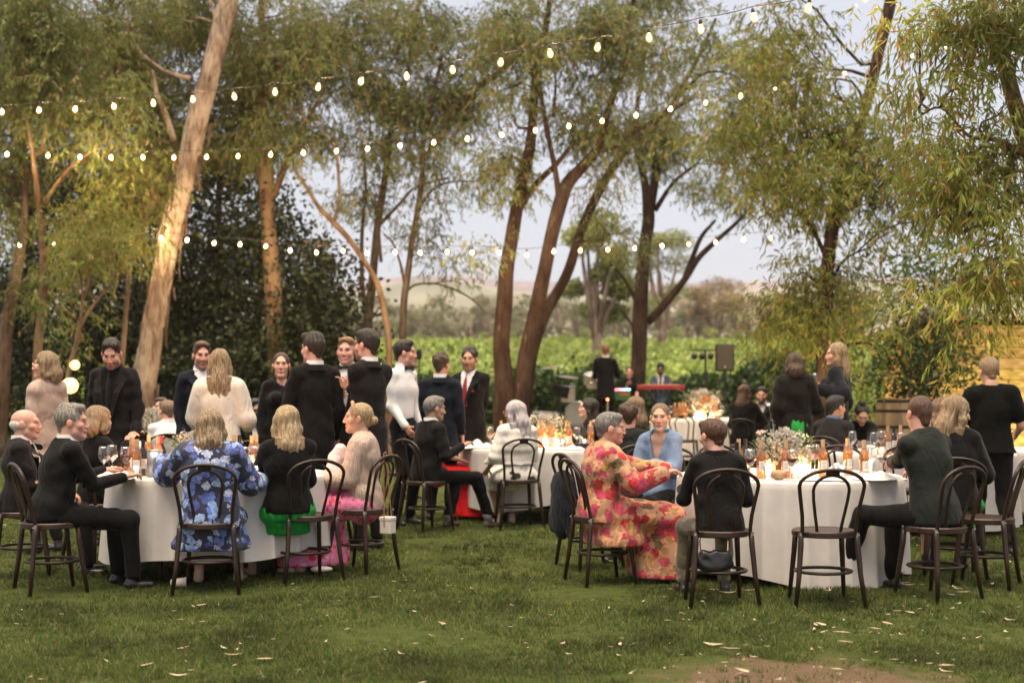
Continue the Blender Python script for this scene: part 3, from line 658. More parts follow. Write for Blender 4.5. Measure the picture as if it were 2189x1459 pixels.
# ================================================================== festoon lights
FILA = glow('bulb_filament', (1.0, .66, .34), 3200)
def bulb_glass():
    m, n, l, b = nodes('bulb_glass'); e = n.new('ShaderNodeEmission'); e.inputs[0].default_value = (1.0, .50, .12, 1); e.inputs[1].default_value = 1.5; t = n.new('ShaderNodeBsdfTransparent'); x = n.new('ShaderNodeMixShader'); x.inputs[0].default_value = .62; l.new(t.outputs[0], x.inputs[1]); l.new(e.outputs[0], x.inputs[2]); l.new(x.outputs[0], n['Material Output'].inputs[0]); m.cycles.emission_sampling = 'NONE'; return m
BULB = bulb_glass(); SOCK = M('socket_black', (.02, .018, .016), .5, .1, 20, 0); WIRE = M('wire_black', (.025, .022, .02), .6, .1, 20, 0)
def bulb_mesh():
    mb = MB(); mb.lathe([(.001, -.078), (.016, -.072), (.028, -.058), (.032, -.038), (.030, -.018), (.021, .002), (.015, .014)], 12); return mb
def sock_mesh():
    mb = MB(); mb.lathe([(.016, .008), (.018, .012), (.018, .045), (.012, .05), (.006, .065)], 10); return mb
bulb0 = None
def string_lights(label, pts, which, s_fn, endl, endr):
    "pts: bulb pixels; s_fn(px) -> px per metre there"
    global bulb0
    W = [at(px, py, F/s_fn(px)) for px, py in pts]
    root = thing('light_string', label, 'string lights', tuple(W[0]), 0, 'festoon strings across the garden'); inv = -W[0]
    hang = .075; ends = [at(*endl)] + [p+Vector((0, 0, hang)) for p in W] + [at(*endr)]
    path = []
    for a, b in zip(ends[:-1], ends[1:]):
        for k in range(3): t = k/3; q = a.lerp(b, t); q.z -= .028*math.sin(math.pi*t)*(b-a).length/.5*.5; path.append(q+inv)
    path.append(ends[-1]+inv); MB().tube(path, .0045, 5).build('cable', WIRE, root, smooth=True)
    for i, p in enumerate(W):
        if bulb0 is None: bulb0 = bulb_mesh().build('bulb', BULB, root, smooth=True); sk = sock_mesh().build('socket', SOCK, bulb0, smooth=True); MB().ball((0, 0, -.036), .0125, 8, 6, (1, 1, 1.5)).build('filament', FILA, bulb0, smooth=True); o = bulb0
        else: o = copy_tree(bulb0, root)
        o.location = p+inv; o.rotation_euler = (random.gauss(0, .12), random.gauss(0, .12), 0); o.parent = root
string_lights('topmost string of warm bulbs climbing from the left to the top edge', [(5,235),(84,230),(162,228),(243,222),(327,215),(412,207),(500,201),(588,191),(681,181),(773,168),(869,157),(967,143),(1071,127),(1175,108),(1278,95),(1387,74),(1498,55),(1611,31),(1729,10),(1850,-14)], 1, lambda x: 158+(x/1730)*78, (-160, 226, 20), (2300, -110, 11))
string_lights('middle string of warm bulbs ending in the big drooping gum at right', [(16,325),(103,328),(171,331),(237,332),(306,332),(372,332),(442,331),(510,329),(579,326),(648,322),(720,318),(786,313),(856,307),(928,300),(1000,292),(1072,283),(1145,274),(1216,265),(1288,254),(1360,242),(1434,229),(1509,215),(1583,201),(1657,185),(1730,169),(1804,152),(1878,134),(1950,114),(2022,96)], 2, lambda x: 137+(x/2020)*12, (-160, 318, 22), (2140, 50, 14))
string_lights('lowest string of warm bulbs slung from the leaning trunk to the right', [(42,520),(116,518),(175,514),(234,511),(292,506),(345,504),(400,509),(458,515),(513,518),(569,522),(620,531),(676,535),(733,532),(785,537),(845,534),(899,536),(956,534),(1010,535),(1068,536),(1126,541),(1184,533),(1241,531),(1300,529),(1357,526),(1415,521),(1472,517),(1530,513),(1590,507),(1648,504)], 3, lambda x: F/(24.1-.9*x/1648) if x > 0 else 126, (-160, 520, 24), (1768, 500, 19.3))
# paper lanterns
def lantern(px, py, rpx, Y, label):
    p = at(px, py, Y); r = rpx*Y/F; root = thing('paper_lantern', label, 'paper lantern', tuple(p), 0, 'paper lanterns')
    mb = MB(); prof = [(max(.001, math.sin(math.pi*i/18)*r*(1+.02*(i % 2))), -math.cos(math.pi*i/18)*r) for i in range(19)]; mb.lathe(prof, 20)
    mb.build('shade', glow('lantern_paper', (1.0, .70, .26), 1.1), root, smooth=True)
    MB().lathe([(r*.22, r*.97), (r*.24, r*1.03), (r*.2, r*1.04)], 12).build('rim', WIRE, root); MB().tube([(0, 0, r), (.02, 0, r+.25)], .004, 4).build('hanging_wire', WIRE, root)
lantern(160, 780, 10.5, 19, 'small round paper lantern glowing above the bigger one'); lantern(150, 824, 17, 18.6, 'larger round glowing paper lantern half hidden by the man in black')
# ================================================================== signed-distance modelling of bodies and clothes
def V3(*a): return np.array(a, float)
class SDF:
    def __init__(s, res=.014, k=.03): s.res = res; s.k = k; s.p = []; s.cut = []
    def cap(s, a, b, ra, rb, fl=None, k=None):
        "round cone; fl=(axis, factor) squeezes it along an axis"
        s.p.append(('c', np.array(a, float), np.array(b, float), ra, rb, fl, k)); return s
    def ell(s, c, r, rot=None, k=None): s.p.append(('e', np.array(c, float), np.array(r, float), rot, None, None, k)); return s
    def sub_ell(s, c, r, k=.01): s.cut.append(('e', np.array(c, float), np.array(r, float), k)); return s
    def sub_half(s, c, n, k=.004):
        n = np.array(n, float); s.cut.append(('h', np.array(c, float), n/np.linalg.norm(n), k)); return s
    def sub_fn(s, fn): s.cut.append(('f', fn)); return s
    def bounds(s):
        lo = V3(9, 9, 9); hi = -lo
        for q in s.p:
            if q[0] == 'c': a, b, r = q[1], q[2], max(q[3], q[4]); lo = np.minimum(lo, np.minimum(a, b)-r); hi = np.maximum(hi, np.maximum(a, b)+r)
            else: r = q[2] if q[3] is None else np.full(3, q[2].max()); lo = np.minimum(lo, q[1]-r); hi = np.maximum(hi, q[1]+r)
        return lo, hi
    def mesh(s, disp=None):
        lo, hi = s.bounds(); pad = s.res*3+s.k*.6+.01; lo = lo-pad; hi = hi+pad; n = np.ceil((hi-lo)/s.res).astype(int)+1
        ax = [lo[i]+np.arange(n[i])*s.res for i in range(3)]; Fd = np.full(n, .2, np.float32)
        for q in s.p:
            k = q[6] or s.k; m = k+s.res*2.5
            if q[0] == 'c':
                a, b, ra, rb, fl = q[1:6]; r = max(ra, rb); l_, h_ = np.minimum(a, b)-r-m, np.maximum(a, b)+r+m
            else:
                r = q[2] if q[3] is None else np.full(3, q[2].max()); l_, h_ = q[1]-r-m, q[1]+r+m
            i0 = np.clip(((l_-lo)/s.res).astype(int), 0, n-1); i1 = np.clip(((h_-lo)/s.res).astype(int)+2, 1, n)
            X, Y, Z = np.meshgrid(*[ax[j][i0[j]:i1[j]] for j in range(3)], indexing='ij', sparse=True)
            if q[0] == 'c':
                pa = [X-a[0], Y-a[1], Z-a[2]]; ba = b-a
                L2 = ba @ ba
                t = np.clip((pa[0]*ba[0]+pa[1]*ba[1]+pa[2]*ba[2])/max(L2, 1e-9), 0, 1)
                dx, dy, dz = pa[0]-ba[0]*t, pa[1]-ba[1]*t, pa[2]-ba[2]*t
                d2 = dx*dx+dy*dy+dz*dz
                if fl is not None:
                    f = fl[0]; e = dx*f[0]+dy*f[1]+dz*f[2]; d2 = d2+(fl[1]**2-1)*e*e
                D = np.sqrt(d2)-(ra+(rb-ra)*t)
                if fl is not None: D = D/(1+(fl[1]-1)*.35)
            else:
                x, y, z = X-q[1][0], Y-q[1][1], Z-q[1][2]
                if q[3] is not None: Mx = q[3]; x, y, z = [x*Mx[0][j]+y*Mx[1][j]+z*Mx[2][j] for j in range(3)]
                k1 = np.sqrt((x/q[2][0])**2+(y/q[2][1])**2+(z/q[2][2])**2); D = (k1-1)*min(q[2])*np.minimum(1.0, 1)*1.0
                D = np.where(k1 < 3, (k1-1)*(q[2].min()*.6+q[2].mean()*.4), D)
            sl = tuple(slice(i0[j], i1[j]) for j in range(3)); A = Fd[sl]
            h = np.clip(.5+.5*(A-D)/k, 0, 1); Fd[sl] = A*(1-h)+D*h-k*h*(1-h)
        if s.cut or disp is not None:
            X, Y, Z = np.meshgrid(*ax, indexing='ij', sparse=True)
            if disp is not None: Fd += disp(X, Y, Z).astype(np.float32)
            for q in s.cut:
                if q[0] == 'e': k1 = np.sqrt(((X-q[1][0])/q[2][0])**2+((Y-q[1][1])/q[2][1])**2+((Z-q[1][2])/q[2][2])**2); D = -(k1-1)*q[2].min(); k = q[3]
                elif q[0] == 'h': D = (X-q[1][0])*q[2][0]+(Y-q[1][1])*q[2][1]+(Z-q[1][2])*q[2][2]; k = q[3]
                else: D = q[1](X, Y, Z); k = .004
                h = np.clip(.5-.5*(Fd-D)/k, 0, 1); Fd = Fd*(1-h)+D*h+k*h*(1-h)
        g = vdb.FloatGrid(background=.2); g.copyFromArray(np.ascontiguousarray(Fd, dtype=np.float32)); P, Q = g.convertToQuads()
        return (P*s.res+lo).astype(np.float32), Q[:, ::-1].astype(np.int32)
def wrinkle(amp, sc=1.0, seed=0):
    r_ = np.random.default_rng(seed); ws = [(r_.normal(0, 1, 3)*np.array([14, 14, 20])*sc, r_.uniform(0, 6.28)) for _ in range(5)]
    def f(X, Y, Z):
        t = 0
        for w_, ph in ws: t = t+np.sin(X*w_[0]+Y*w_[1]+Z*w_[2]+ph+1.3*np.sin(Z*9*sc+ph))
        return t*(amp/3)
    return f
def joinm(parts):
    "join (V,Q,C) triples"
    Vs, Qs, Cs = [], [], []; k = 0
    for V, Q, C in parts: Vs.append(V); Qs.append(Q+k); Cs.append(C); k += len(V)
    return np.concatenate(Vs), np.concatenate(Qs), np.concatenate(Cs)
def rotm(yaw=0, pitch=0, roll=0):
    "forward is +Y; yaw left positive, pitch up positive, roll to own right positive"
    return np.array(Euler((pitch, 0, 0)).to_matrix().to_4x4().to_3x3()) if yaw == 0 and roll == 0 else np.array((Euler((0, 0, yaw)).to_matrix() @ Euler((pitch, 0, 0)).to_matrix() @ Euler((0, roll, 0)).to_matrix()))

# ---- skin: base colour carried per vertex (lips, brows, eyes are pigment)
def skin_material():
    m, n, l, b = nodes('skin'); a = n.new('ShaderNodeAttribute'); a.attribute_name = 'Col'
    co = texco(n, l); t = noise_tex(n, l, co, 40, 3)
    mp = n.new('ShaderNodeMapRange'); mp.inputs[3].default_value = .86; mp.inputs[4].default_value = 1.12; l.new(t.outputs[0], mp.inputs[0])
    mu = n.new('ShaderNodeVectorMath'); mu.operation = 'SCALE'; l.new(a.outputs[0], mu.inputs[0]); l.new(mp.outputs[0], mu.inputs['Scale'])
    l.new(mu.outputs[0], b.inputs['Base Color']); b.inputs['Roughness'].default_value = .5; b.inputs['Specular IOR Level'].default_value = .35
    b.inputs['Subsurface Weight'].default_value = .12; b.inputs['Subsurface Radius'].default_value = (.02, .008, .004); b.inputs['Subsurface Scale'].default_value = .5
    bump(n, l, b, t, .12, .004); return m
SKIN = skin_material()
def hair_mat(name, c1, c2):
    if name in MATS: return MATS[name]
    m, n, l, b = nodes(name)
    co = texco(n, l, (1, 1, .12)); t = noise_tex(n, l, co, 95, 3, .6); r = ramp(n, [(.35, c1), (.65, c2)]); l.new(t.outputs[0], r.inputs[0])
    l.new(r.outputs[0], b.inputs['Base Color']); b.inputs['Roughness'].default_value = .42; b.inputs['Specular IOR Level'].default_value = .5
    b.inputs['Anisotropic'].default_value = .5
    bump(n, l, b, t, .8, .02); return m
HAIR = dict(
    black=((.008, .007, .007), (.02, .016, .014)), dark=((.014, .009, .006), (.035, .022, .014)), brown=((.035, .019, .011), (.085, .048, .027)),
    auburn=((.05, .022, .012), (.11, .05, .028)), light=((.12, .075, .042), (.24, .16, .095)), blonde=((.27, .18, .095), (.48, .35, .21)),
    sandy=((.19, .125, .07), (.34, .235, .14)), balayage=((.11, .065, .035), (.42, .30, .18)), ginger=((.17, .08, .035), (.28, .14, .07)),
    grey=((.11, .10, .095), (.26, .24, .225)), salt=((.10, .09, .08), (.33, .29, .25)), silver=((.34, .30, .31), (.58, .53, .55)), white=((.5, .46, .42), (.7, .66, .62)))

def make_head(res, fem=False, tone=(.50, .30, .21), brow=(.1, .06, .04), lips=None, beard=None, smile=0, stub=0, wide=1.0):
    s = SDF(res, .02)
    s.ell((0, -.012, .035), (.074*wide, .094, .086)); s.ell((0, .022, -.025), (.060*wide, .068, .082))
    jw = .044 if fem else .060
    s.cap((-jw*wide*.72, .018, -.062), (0, .060, -.092), .020 if fem else .024, .022); s.cap((jw*wide*.72, .018, -.062), (0, .060, -.092), .020 if fem else .024, .022)
    s.ell((0, .074, -.093), (.022, .018, .016)); 
    s.cap((-.028, .076, .034), (.028, .076, .034), .014, .014, k=.016)
    for sx in (-1, 1): s.ell((sx*.042, .056, -.018), (.024, .024, .022))
    s.cap((0, .090, .018), (0, .105, -.022), .008, .0105, k=.01)
    for sx in (-1, 1): s.ell((sx*.012, .098, -.028), (.009, .011, .008), k=.008)
    s.ell((0, .088, -.054), (.024+.006*smile, .012, .006), k=.008); s.ell((0, .086, -.065), (.020+.006*smile, .012, .007), k=.008)
    for sx in (-1, 1):
        s.sub_ell((sx*.031, .104, .012), (.018, .021, .013), .014)
    if smile > 1: s.sub_ell((0, .104, -.060), (.017, .02, .0055), .004)
    for sx in (-1, 1): s.ell((sx*.031, .073, .011), (.0125, .0125, .0125), k=.003)
    for sx in (-1, 1): s.ell((sx*.080*wide, -.010, -.002), (.010, .021, .031), k=.008)
    r = .050 if fem else .060
    s.cap((0, -.018, -.06), (0, -.032, -.20), r, r+.002, k=.03)
    V, Q = s.mesh(); V = V.copy(); x, y, z = V[:, 0], V[:, 1], V[:, 2]; n = len(V); C = np.tile(np.array(tone), (n, 1)).astype(float)
    T = np.array(tone)
    def put(mask, colr, a=1.0): C[mask] = C[mask]*(1-a)+np.array(colr)*a
    fr = y > .03
    ck = np.exp(-(((np.abs(x)-.040)/.020)**2+((z+.022)/.02)**2))*fr; C[:] = C*(1-.35*ck[:, None])+(T*np.array([1.15, .72, .70]))*(.35*ck[:, None])
    C[(y > .09) & (z < 0) & (np.abs(x) < .018)] *= np.array([1.06, .85, .85])
    C[np.abs(x) > .074*wide] *= np.array([1.05, .88, .86])
    if stub: mk = fr & (z < -.036) & (z > -.13) & ~((np.abs(x) < .024) & (z > -.07) & (z < -.05)); put(mk, np.array(brow)*1.2, stub)
    if beard is not None:
        mk = (y > -.002) & (z < -.034-.25*(np.abs(x) < .05)*0) & (z > -.125) & ~((np.abs(x) < .022) & (z > -.074) & (z < -.052)) & (np.abs(x) > -1); mk &= ~((np.abs(x) < .05) & (z > -.043)); put(mk, beard, .85)
    lc = lips or (T*np.array([.95, .50, .50])); ml = (y > .082) & (((x/(.026+.005*smile))**2+((z+.060-smile*2.2*x*x)/.0125)**2) < 1); put(ml, lc, .85)
    mm = (y > .078) & (np.abs(z+.0600-smile*2.5*x*x) < res*.45) & (np.abs(x) < .024+.004*smile); put(mm, T*.15, .8)
    if smile > 1: mt = (y > .07) & ((x/.019)**2+((z+.059)/.0065)**2 < 1); put(mt, (.7, .66, .6), .9)
    for sx in (-1, 1):
        ex = x-sx*.031; ez = z-.0115; me_ = (y > .070) & ((ex/.0135)**2+(ez/.0065)**2 < 1); put(me_, T*.55+np.array([.14, .15, .15]))
        mi_ = (y > .07) & (ex*ex+ez*ez < .0068**2); put(mi_, (.03, .02, .015))
        mu_ = (y > .066) & (np.abs(ez-.0065+ex*ex*18) < res*.55) & (np.abs(ex) < .016); put(mu_, T*.12, .9)
        mb_ = (y > .055) & (np.abs(z-.031+(np.abs(x)-.033)**2*9) < (.0035 if fem else .0048)) & (np.abs(ex) < .0185); put(mb_, brow, .8)
        sh = (y > .06) & ((ex/.02)**2+((z-.02)/.008)**2 < 1); put(sh & ~me_ & ~mb_ & ~mu_, T*np.array([.8, .66, .66]), .5)
    return V, Q, C

def make_hair(style, res, rs):
    "head-local hair volume; the face stays clear"
    s = SDF(res, .022); face = True
    short = style in ('short', 'curly', 'quiff', 'buzz', 'balding', 'crop')
    if style == 'buzz': s.ell((0, -.018, .042), (.077, .097, .087)); s.cap((0, -.07, .0), (0, -.075, -.06), .045, .03)
    elif style == 'balding': s.ell((0, -.028, .000), (.080, .088, .062))
    elif style == 'short' or style == 'crop':
        s.ell((0, -.020, .046), (.080, .101, .091)); s.cap((0, -.055, .0), (0, -.064, -.045), .056, .034)
        s.cap((-.04, .045, .098), (.035, .05, .102), .026, .026); s.ell((0, .0, .10), (.062, .07, .038))
    elif style == 'quiff':
        s.ell((0, -.022, .044), (.081, .100, .088)); s.cap((-.03, .05, .105), (.03, .045, .108), .034, .034); s.cap((0, .0, .11), (0, -.05, .1), .04, .05); s.cap((0, -.058, .0), (0, -.064, -.042), .052, .034)
    elif style == 'curly':
        s.ell((0, -.02, .05), (.084, .104, .088))
        for i in range(26):
            a = rs.uniform(0, 6.28); e = rs.uniform(.1, 1.4); s.ell((math.cos(a)*math.cos(e)*.07, -.02+math.sin(a)*math.cos(e)*.09, .055+math.sin(e)*.075), (.022,)*3, k=.01)
        s.cap((0, -.058, .0), (0, -.064, -.042), .052, .034)
    if style == 'bun' or style == 'topknot' or style == 'headband':
        s.ell((0, -.020, .044), (.080, .101, .088)); s.cap((0, -.07, .02), (0, -.075, -.03), .048, .035)
        if style == 'topknot': s.ell((0, -.03, .155), (.034, .034, .03), k=.012); s.cap((0, -.03, .11), (0, -.03, .15), .03, .018)
        elif style == 'headband': s.ell((0, -.125, -.012), (.036, .030, .034), k=.012)
        else: s.ell((0, -.115, .002), (.034, .028, .034), k=.014)
    L = {'bob': .025, 'lob': .17, 'long': .33, 'vlong': .42}.get(style)
    if L:
        s.ell((0, -.022, .046), (.088, .107, .093))
        s.cap((0, -.062, .02), (0, -.10, -.05-L*.35), .074, .088, fl=(V3(0, 1, 0), 1.3)); s.cap((0, -.095, -.05-L*.35), (0, -.108, -.05-L), .088, .058 if style != 'lob' else .085, fl=(V3(0, 1, 0), 1.9))
        for sx in (-1, 1):
            s.cap((sx*.070, -.004, .03), (sx*.083, -.006, -.05), .030, .026); s.cap((sx*.083, -.008, -.05), (sx*.078, -.030, -.05-min(L, .16)), .028, .030)
    if face:
        if style not in ('balding',):
            s.sub_ell((0, .121, -.012), (.068, .094, .128), .008)
            if short or style in ('bun', 'topknot', 'headband'):
                s.sub_ell((.090, .036, -.046), (.045, .078, .066), .008); s.sub_ell((-.090, .036, -.046), (.045, .078, .066), .008)
                s.sub_ell((.088, -.012, -.004), (.022, .026, .034), .006); s.sub_ell((-.088, -.012, -.004), (.022, .026, .034), .006)
        else: s.sub_half((0, .018, 0), (0, 1, 0)); s.sub_half((0, 0, .035), (0, .3, 1)) if False else None
    ph = rs.uniform(0, 6)
    wavy = 1.0 if L else .35
    if style == 'balding' or style == 'buzz': disp = None
    else:
        amp = .0035 if not L else .006
        def disp(X, Y, Z):
            a = np.arctan2(X, -Y-.0); wv = np.sin(Z*38+ph)*.35*wavy
            return amp*(np.sin(a*17+wv*3+ph)*.6+np.sin(a*31+wv*5+Z*12)*.5)+.004*np.sin(X*33+ph)*np.sin(Z*28+Y*20)*wavy
    V, Q = s.mesh(disp); 
    return V, Q
def strands(V, Q, n, flow, length, width, lift=.006, rs=None, jit=.25, steps=5):
    "thin tapering ribbons that follow the surface along flow(p)"
    bvh = BVHTree.FromPolygons([tuple(map(float, v)) for v in V], [tuple(map(int, q)) for q in Q], epsilon=0)
    P = []; Fc = []; idx = rs.integers(0, len(V), n)
    for i in idx:
        p = Vector(V[i].tolist()); L = length*rs.uniform(.5, 1.2); w_ = width*rs.uniform(.6, 1.3); j = Vector(rs.normal(0, jit, 3).tolist()); row = []
        for k in range(steps+1):
            hit, nr, _, d = bvh.find_nearest(p)
            if hit is None: break
            f = Vector(flow(p))+j*.5; f = f-nr*f.dot(nr)*(.9); f = f.normalized() if f.length > 1e-5 else Vector((0, 0, -1))
            sd = f.cross(nr); sd = sd.normalized() if sd.length > 1e-5 else Vector((1, 0, 0))
            q = hit+nr*(lift*(.3+k/steps)); ww = w_*(1-.75*k/steps); row += [q-sd*ww, q+sd*ww]; p = hit+f*(L/steps)
        m = len(row)//2
        if m < 2: continue
        b = len(P); P += row; Fc += [(b+2*k, b+2*k+1, b+2*k+3, b+2*k+2) for k in range(m-1)]
    return np.array([tuple(p) for p in P], np.float32).reshape(-1, 3), np.array(Fc, np.int32).reshape(-1, 4)

def make_hand(curl=.4, spread=.12, side=1, res=.0055, thumb=.5):
    "wrist at origin, fingers along +X, palm faces -Z, thumb to +Y*side"
    s = SDF(res, .008)
    s.cap((-.05, 0, 0), (.0, 0, 0), .026, .024, fl=(V3(0, 0, 1), 1.35)); s.cap((0, -.012, 0), (.075, -.026, -.002), .017, .012, k=.014); s.cap((0, .0, 0), (.08, -.004, 0), .018, .013, k=.014)
    s.cap((0, .012, 0), (.078, .022, -.001), .018, .012, k=.014)
    for i, (y, L) in enumerate(((.030, .070), (.010, .078), (-.010, .072), (-.029, .056))):
        a0 = spread*(.5-i/3)*2; p = V3(.080-.004*abs(i-1), y*1.0, 0); c_ = curl*(1+.12*i); r = .0088-.0007*(i == 3)
        for seg, (fr, rr) in enumerate(((.45, 1), (.30, .9), (.25, .8))):
            c2 = c_*(seg+.6); d = V3(math.cos(c2)*math.cos(a0), math.sin(a0), -math.sin(c2)); q = p+d*L*fr; s.cap(p, q, r*rr, r*rr*.92, k=.004); p = q
    p = V3(.018, .022, -.004); d = V3(.62, .72, -.35*thumb); d /= np.linalg.norm(d); q = p+d*.045; s.cap(p, q, .0135, .011, k=.010)
    d2 = V3(.90, .30, -.5*thumb); d2 /= np.linalg.norm(d2); s.cap(q, q+d2*.034, .0105, .008, k=.004)
    V, Q = s.mesh(); V = V.copy()
    if side < 0: V[:, 1] *= -1; Q = Q[:, ::-1]
    return V, Q

def ik(Sh, W, L1, L2, hint):
    d = W-Sh; D = np.linalg.norm(d); Dm = (L1+L2)*.985
    if D > Dm: W = Sh+d/D*Dm; d = W-Sh; D = Dm
    D = max(D, abs(L1-L2)+.02); u = d/np.linalg.norm(d); a = (L1*L1-L2*L2+D*D)/(2*D); h = math.sqrt(max(L1*L1-a*a, 0)); hh = hint-u*(hint @ u); hh /= max(np.linalg.norm(hh), 1e-6)
    return Sh+u*a+hh*h, W
SKINS = dict(fair=(.56, .34, .25), pink=(.58, .32, .25), tan=(.46, .27, .18), olive=(.42, .25, .165), brown=(.24, .13, .085), asian=(.52, .33, .22))
SHOE = M('shoe_leather', (.014, .012, .012), .35, .2, 20, .1, coat=.3)
CUFFW = cloth('shirt_white', (.74, .73, .74), .8, .1, .05, .35)
SUITS = {}
for nm, c_ in dict(black=(.008, .0075, .008), charcoal=(.014, .012, .013), navy=(.010, .012, .020), green=(.018, .021, .019), grey=(.018, .017, .018)).items(): SUITS[nm] = cloth('suit_'+nm, c_, .8, .06, .2, .65)
NP = [0]

def person(label, px, py_top, Y, rz, pose='stand', h=1.76, fem=False, skin='fair', hair='short', hcol='brown', brow=None, head=(0, 0, 0), torso=(0, 0, 0), lw=None, rw=None, top=None, sleeve='long', collar=None, vee=None,
           tie=None, bow=None, jacket=None, hem=.20, lower=None, legc='trousers', skirt_hem=.25, flare=.12, fit=0., shoes=SHOE, curl=.5, stub=0, beard=None, smile=0, lips=None, feet=None, wide=1.0, group=None, glasses=False, earring=False, extra=None, fur=False, build=1.0, headz=None, legs=None, drape=False, sleeve_fit=0, socks=None, xoff=0, hairlen=None, base=None, neckw=None, hands=True, knees=None, hair_n=None):
    """a person; px/py_top: top of the head in the photograph, Y: depth, rz: degrees (0 faces away from the camera, 90 faces left, -90 right)
    head/torso: (yaw left, pitch up, roll right) degrees; lw/rw: wrist targets (right, forward, up) in the body frame from the ground point"""
    NP[0] += 1; rs = np.random.default_rng(100+NP[0]); near = Y < 12.5; far = Y > 18
    hres = .0052 if near else (.006 if not far else .009); bres = .013 if near else (.015 if not far else .022)
    k = h/1.76*(.97 if fem else 1); bw = (.87 if fem else 1.0)*build
    z0 = gzf(0, Y) if Y > 22 else 0.0
    # ---- skeleton (local: x right, y forward, z up)
    ty, tp, tr = [R(a) for a in torso]; Tm = rotm(ty, tp, tr)          # torso turned/leaned about the pelvis
    if pose == 'sit': P = V3(0, -.03, .565*1.0+.0)
    else: P = V3(0, 0, .955*k)
    up = Tm @ V3(0, 0, 1); rt = Tm @ V3(1, 0, 0); fw = Tm @ V3(0, 1, 0)
    TL = .515*k; N_ = P+up*TL; Wst = P+up*.13*k+fw*.005; Ch = P+up*.34*k+fw*.01
    if pose == 'sit': Ch = Ch-fw*.015; N_ = N_+fw*.02
    shw = .156*k*bw; Sh = {s_: N_-up*.062*k+rt*(s_*shw)-fw*.01 for s_ in (-1, 1)}
    hy, hp, hr = [R(a) for a in head]; Hm = rotm(ty+hy, hp+tp*.3, hr); hs = k*(1.0 if not fem else 1.0)
    Hc = N_+up*.028*k+Hm @ V3(0, .026, .112)*hs
    # ---- place: photo head top -> ground x
    zt_needed = CH+(HY-py_top)/F*Y; Hl = Hc+Hm @ V3(0, 0, .128)*hs
    root = thing('person', label, 'person', (0, 0, 0), R(rz), group)
    a = R(rz); hx = Hl[0]*math.cos(a)-Hl[1]*math.sin(a); hyy = Hl[0]*math.sin(a)+Hl[1]*math.cos(a)
    wx = (px-CX)/F*Y
    root.location = (wx-hx, Y-hyy, z0)
    if base is not None: root.location.x, root.location.y = base
    dz = zt_needed-(z0+Hl[2]); sz = 1.0
    if abs(dz) > .03 and headz is None: sz = (zt_needed-z0)/Hl[2]; sz = min(1.09, max(.90, sz)); root.scale = (1, 1, sz) if abs(sz-1) < .09 else (1, 1, sz)
    if headz == 'info': print(label, dz)
    def tolocal(q):
        if q is None or len(q) == 3: return q
        p_ = at(*q[1:])-Vector(root.location); ca, sa = math.cos(a), math.sin(a); return (p_.x*ca+p_.y*sa, -p_.x*sa+p_.y*ca, p_.z/sz)
    lw, rw = tolocal(lw), tolocal(rw)
    L1, L2 = .285*k, .255*k
    rest = {-1: V3(-shw-.05, .05, (P[2]-.10 if pose == 'stand' else 0)), 1: V3(shw+.05, .05, (P[2]-.10 if pose == 'stand' else 0))}
    if pose == 'sit': rest = {-1: V3(-.13, .30, .66), 1: V3(.13, .30, .66)}
    else: rest = {s_: Sh[s_]+V3(s_*.06, .06, -.52*k) for s_ in (-1, 1)}
    tgt = {-1: np.array(lw, float) if lw is not None else rest[-1], 1: np.array(rw, float) if rw is not None else rest[1]}
    El, Wr = {}, {}
    for s_ in (-1, 1): El[s_], Wr[s_] = ik(Sh[s_], tgt[s_], L1, L2, V3(s_*.28, -.8, -.5) if pose == 'stand' else V3(s_*.30, -.45, -.85))
    hipw = .088*k*(1.05 if fem else 1)
    Hp = {s_: P+V3(s_*hipw, 0, -.03) for s_ in (-1, 1)}
    Kn, An = {}, {}
    for s_ in (-1, 1):
        if pose == 'sit':
            kd = (knees or {}).get(s_, (s_*.13, .42, .50)); Kn[s_] = V3(*kd)*V3(1, 1, 1); fd = (feet or {}).get(s_, (kd[0]+.01*s_, kd[1]+.03, .085)); An[s_] = V3(*fd)
        else:
            fd = (feet or {}).get(s_, (s_*.10, 0, .085)); An[s_] = V3(*fd); Kn[s_], An[s_] = ik(Hp[s_], An[s_], .43*k, .43*k, V3(0, 1, 0))
    skn = np.array(SKINS[skin]) if isinstance(skin, str) else np.array(skin)
    hc = HAIR[hcol]; br = brow or tuple(np.array(hc[0])*.9+.004)
    # ---- body (one mesh: head and neck, torso, arms, legs, hands)
    parts = []
    V, Q, C = make_head(hres, fem, tuple(skn), br, lips, beard, smile, stub, wide)
    jr = rs.uniform(-1, 1, 4); fr_ = np.clip((V[:, 1]-.06)/.04, 0, 1)*(V[:, 2] > -.045)*(V[:, 2] < .03); V[:, 1] += fr_*jr[0]*.005; lo_ = np.clip((-.03-V[:, 2])/.06, 0, 1)*(V[:, 2] > -.12); V[:, 0] *= 1+lo_*jr[1]*.09; V[:, 2] -= lo_*jr[2]*.006
    parts.append(((V*hs) @ Hm.T+Hc, Q, C))
    bd = SDF(.02 if near else .026, .04)
    flat = (fw, 1.45)
    bd.cap(P, Wst, .115*bw, .095*bw, flat).cap(Wst, Ch, .095*bw, .12*bw, flat).cap(Ch, Ch+up*.08*k, .12*bw, .09, flat).cap(Sh[-1]*1.0+rt*.02, Sh[1]-rt*.02, .045, .045)
    bd.cap(N_-up*.04, Hc+Hm @ V3(0, -.03, -.09), .058, .05)
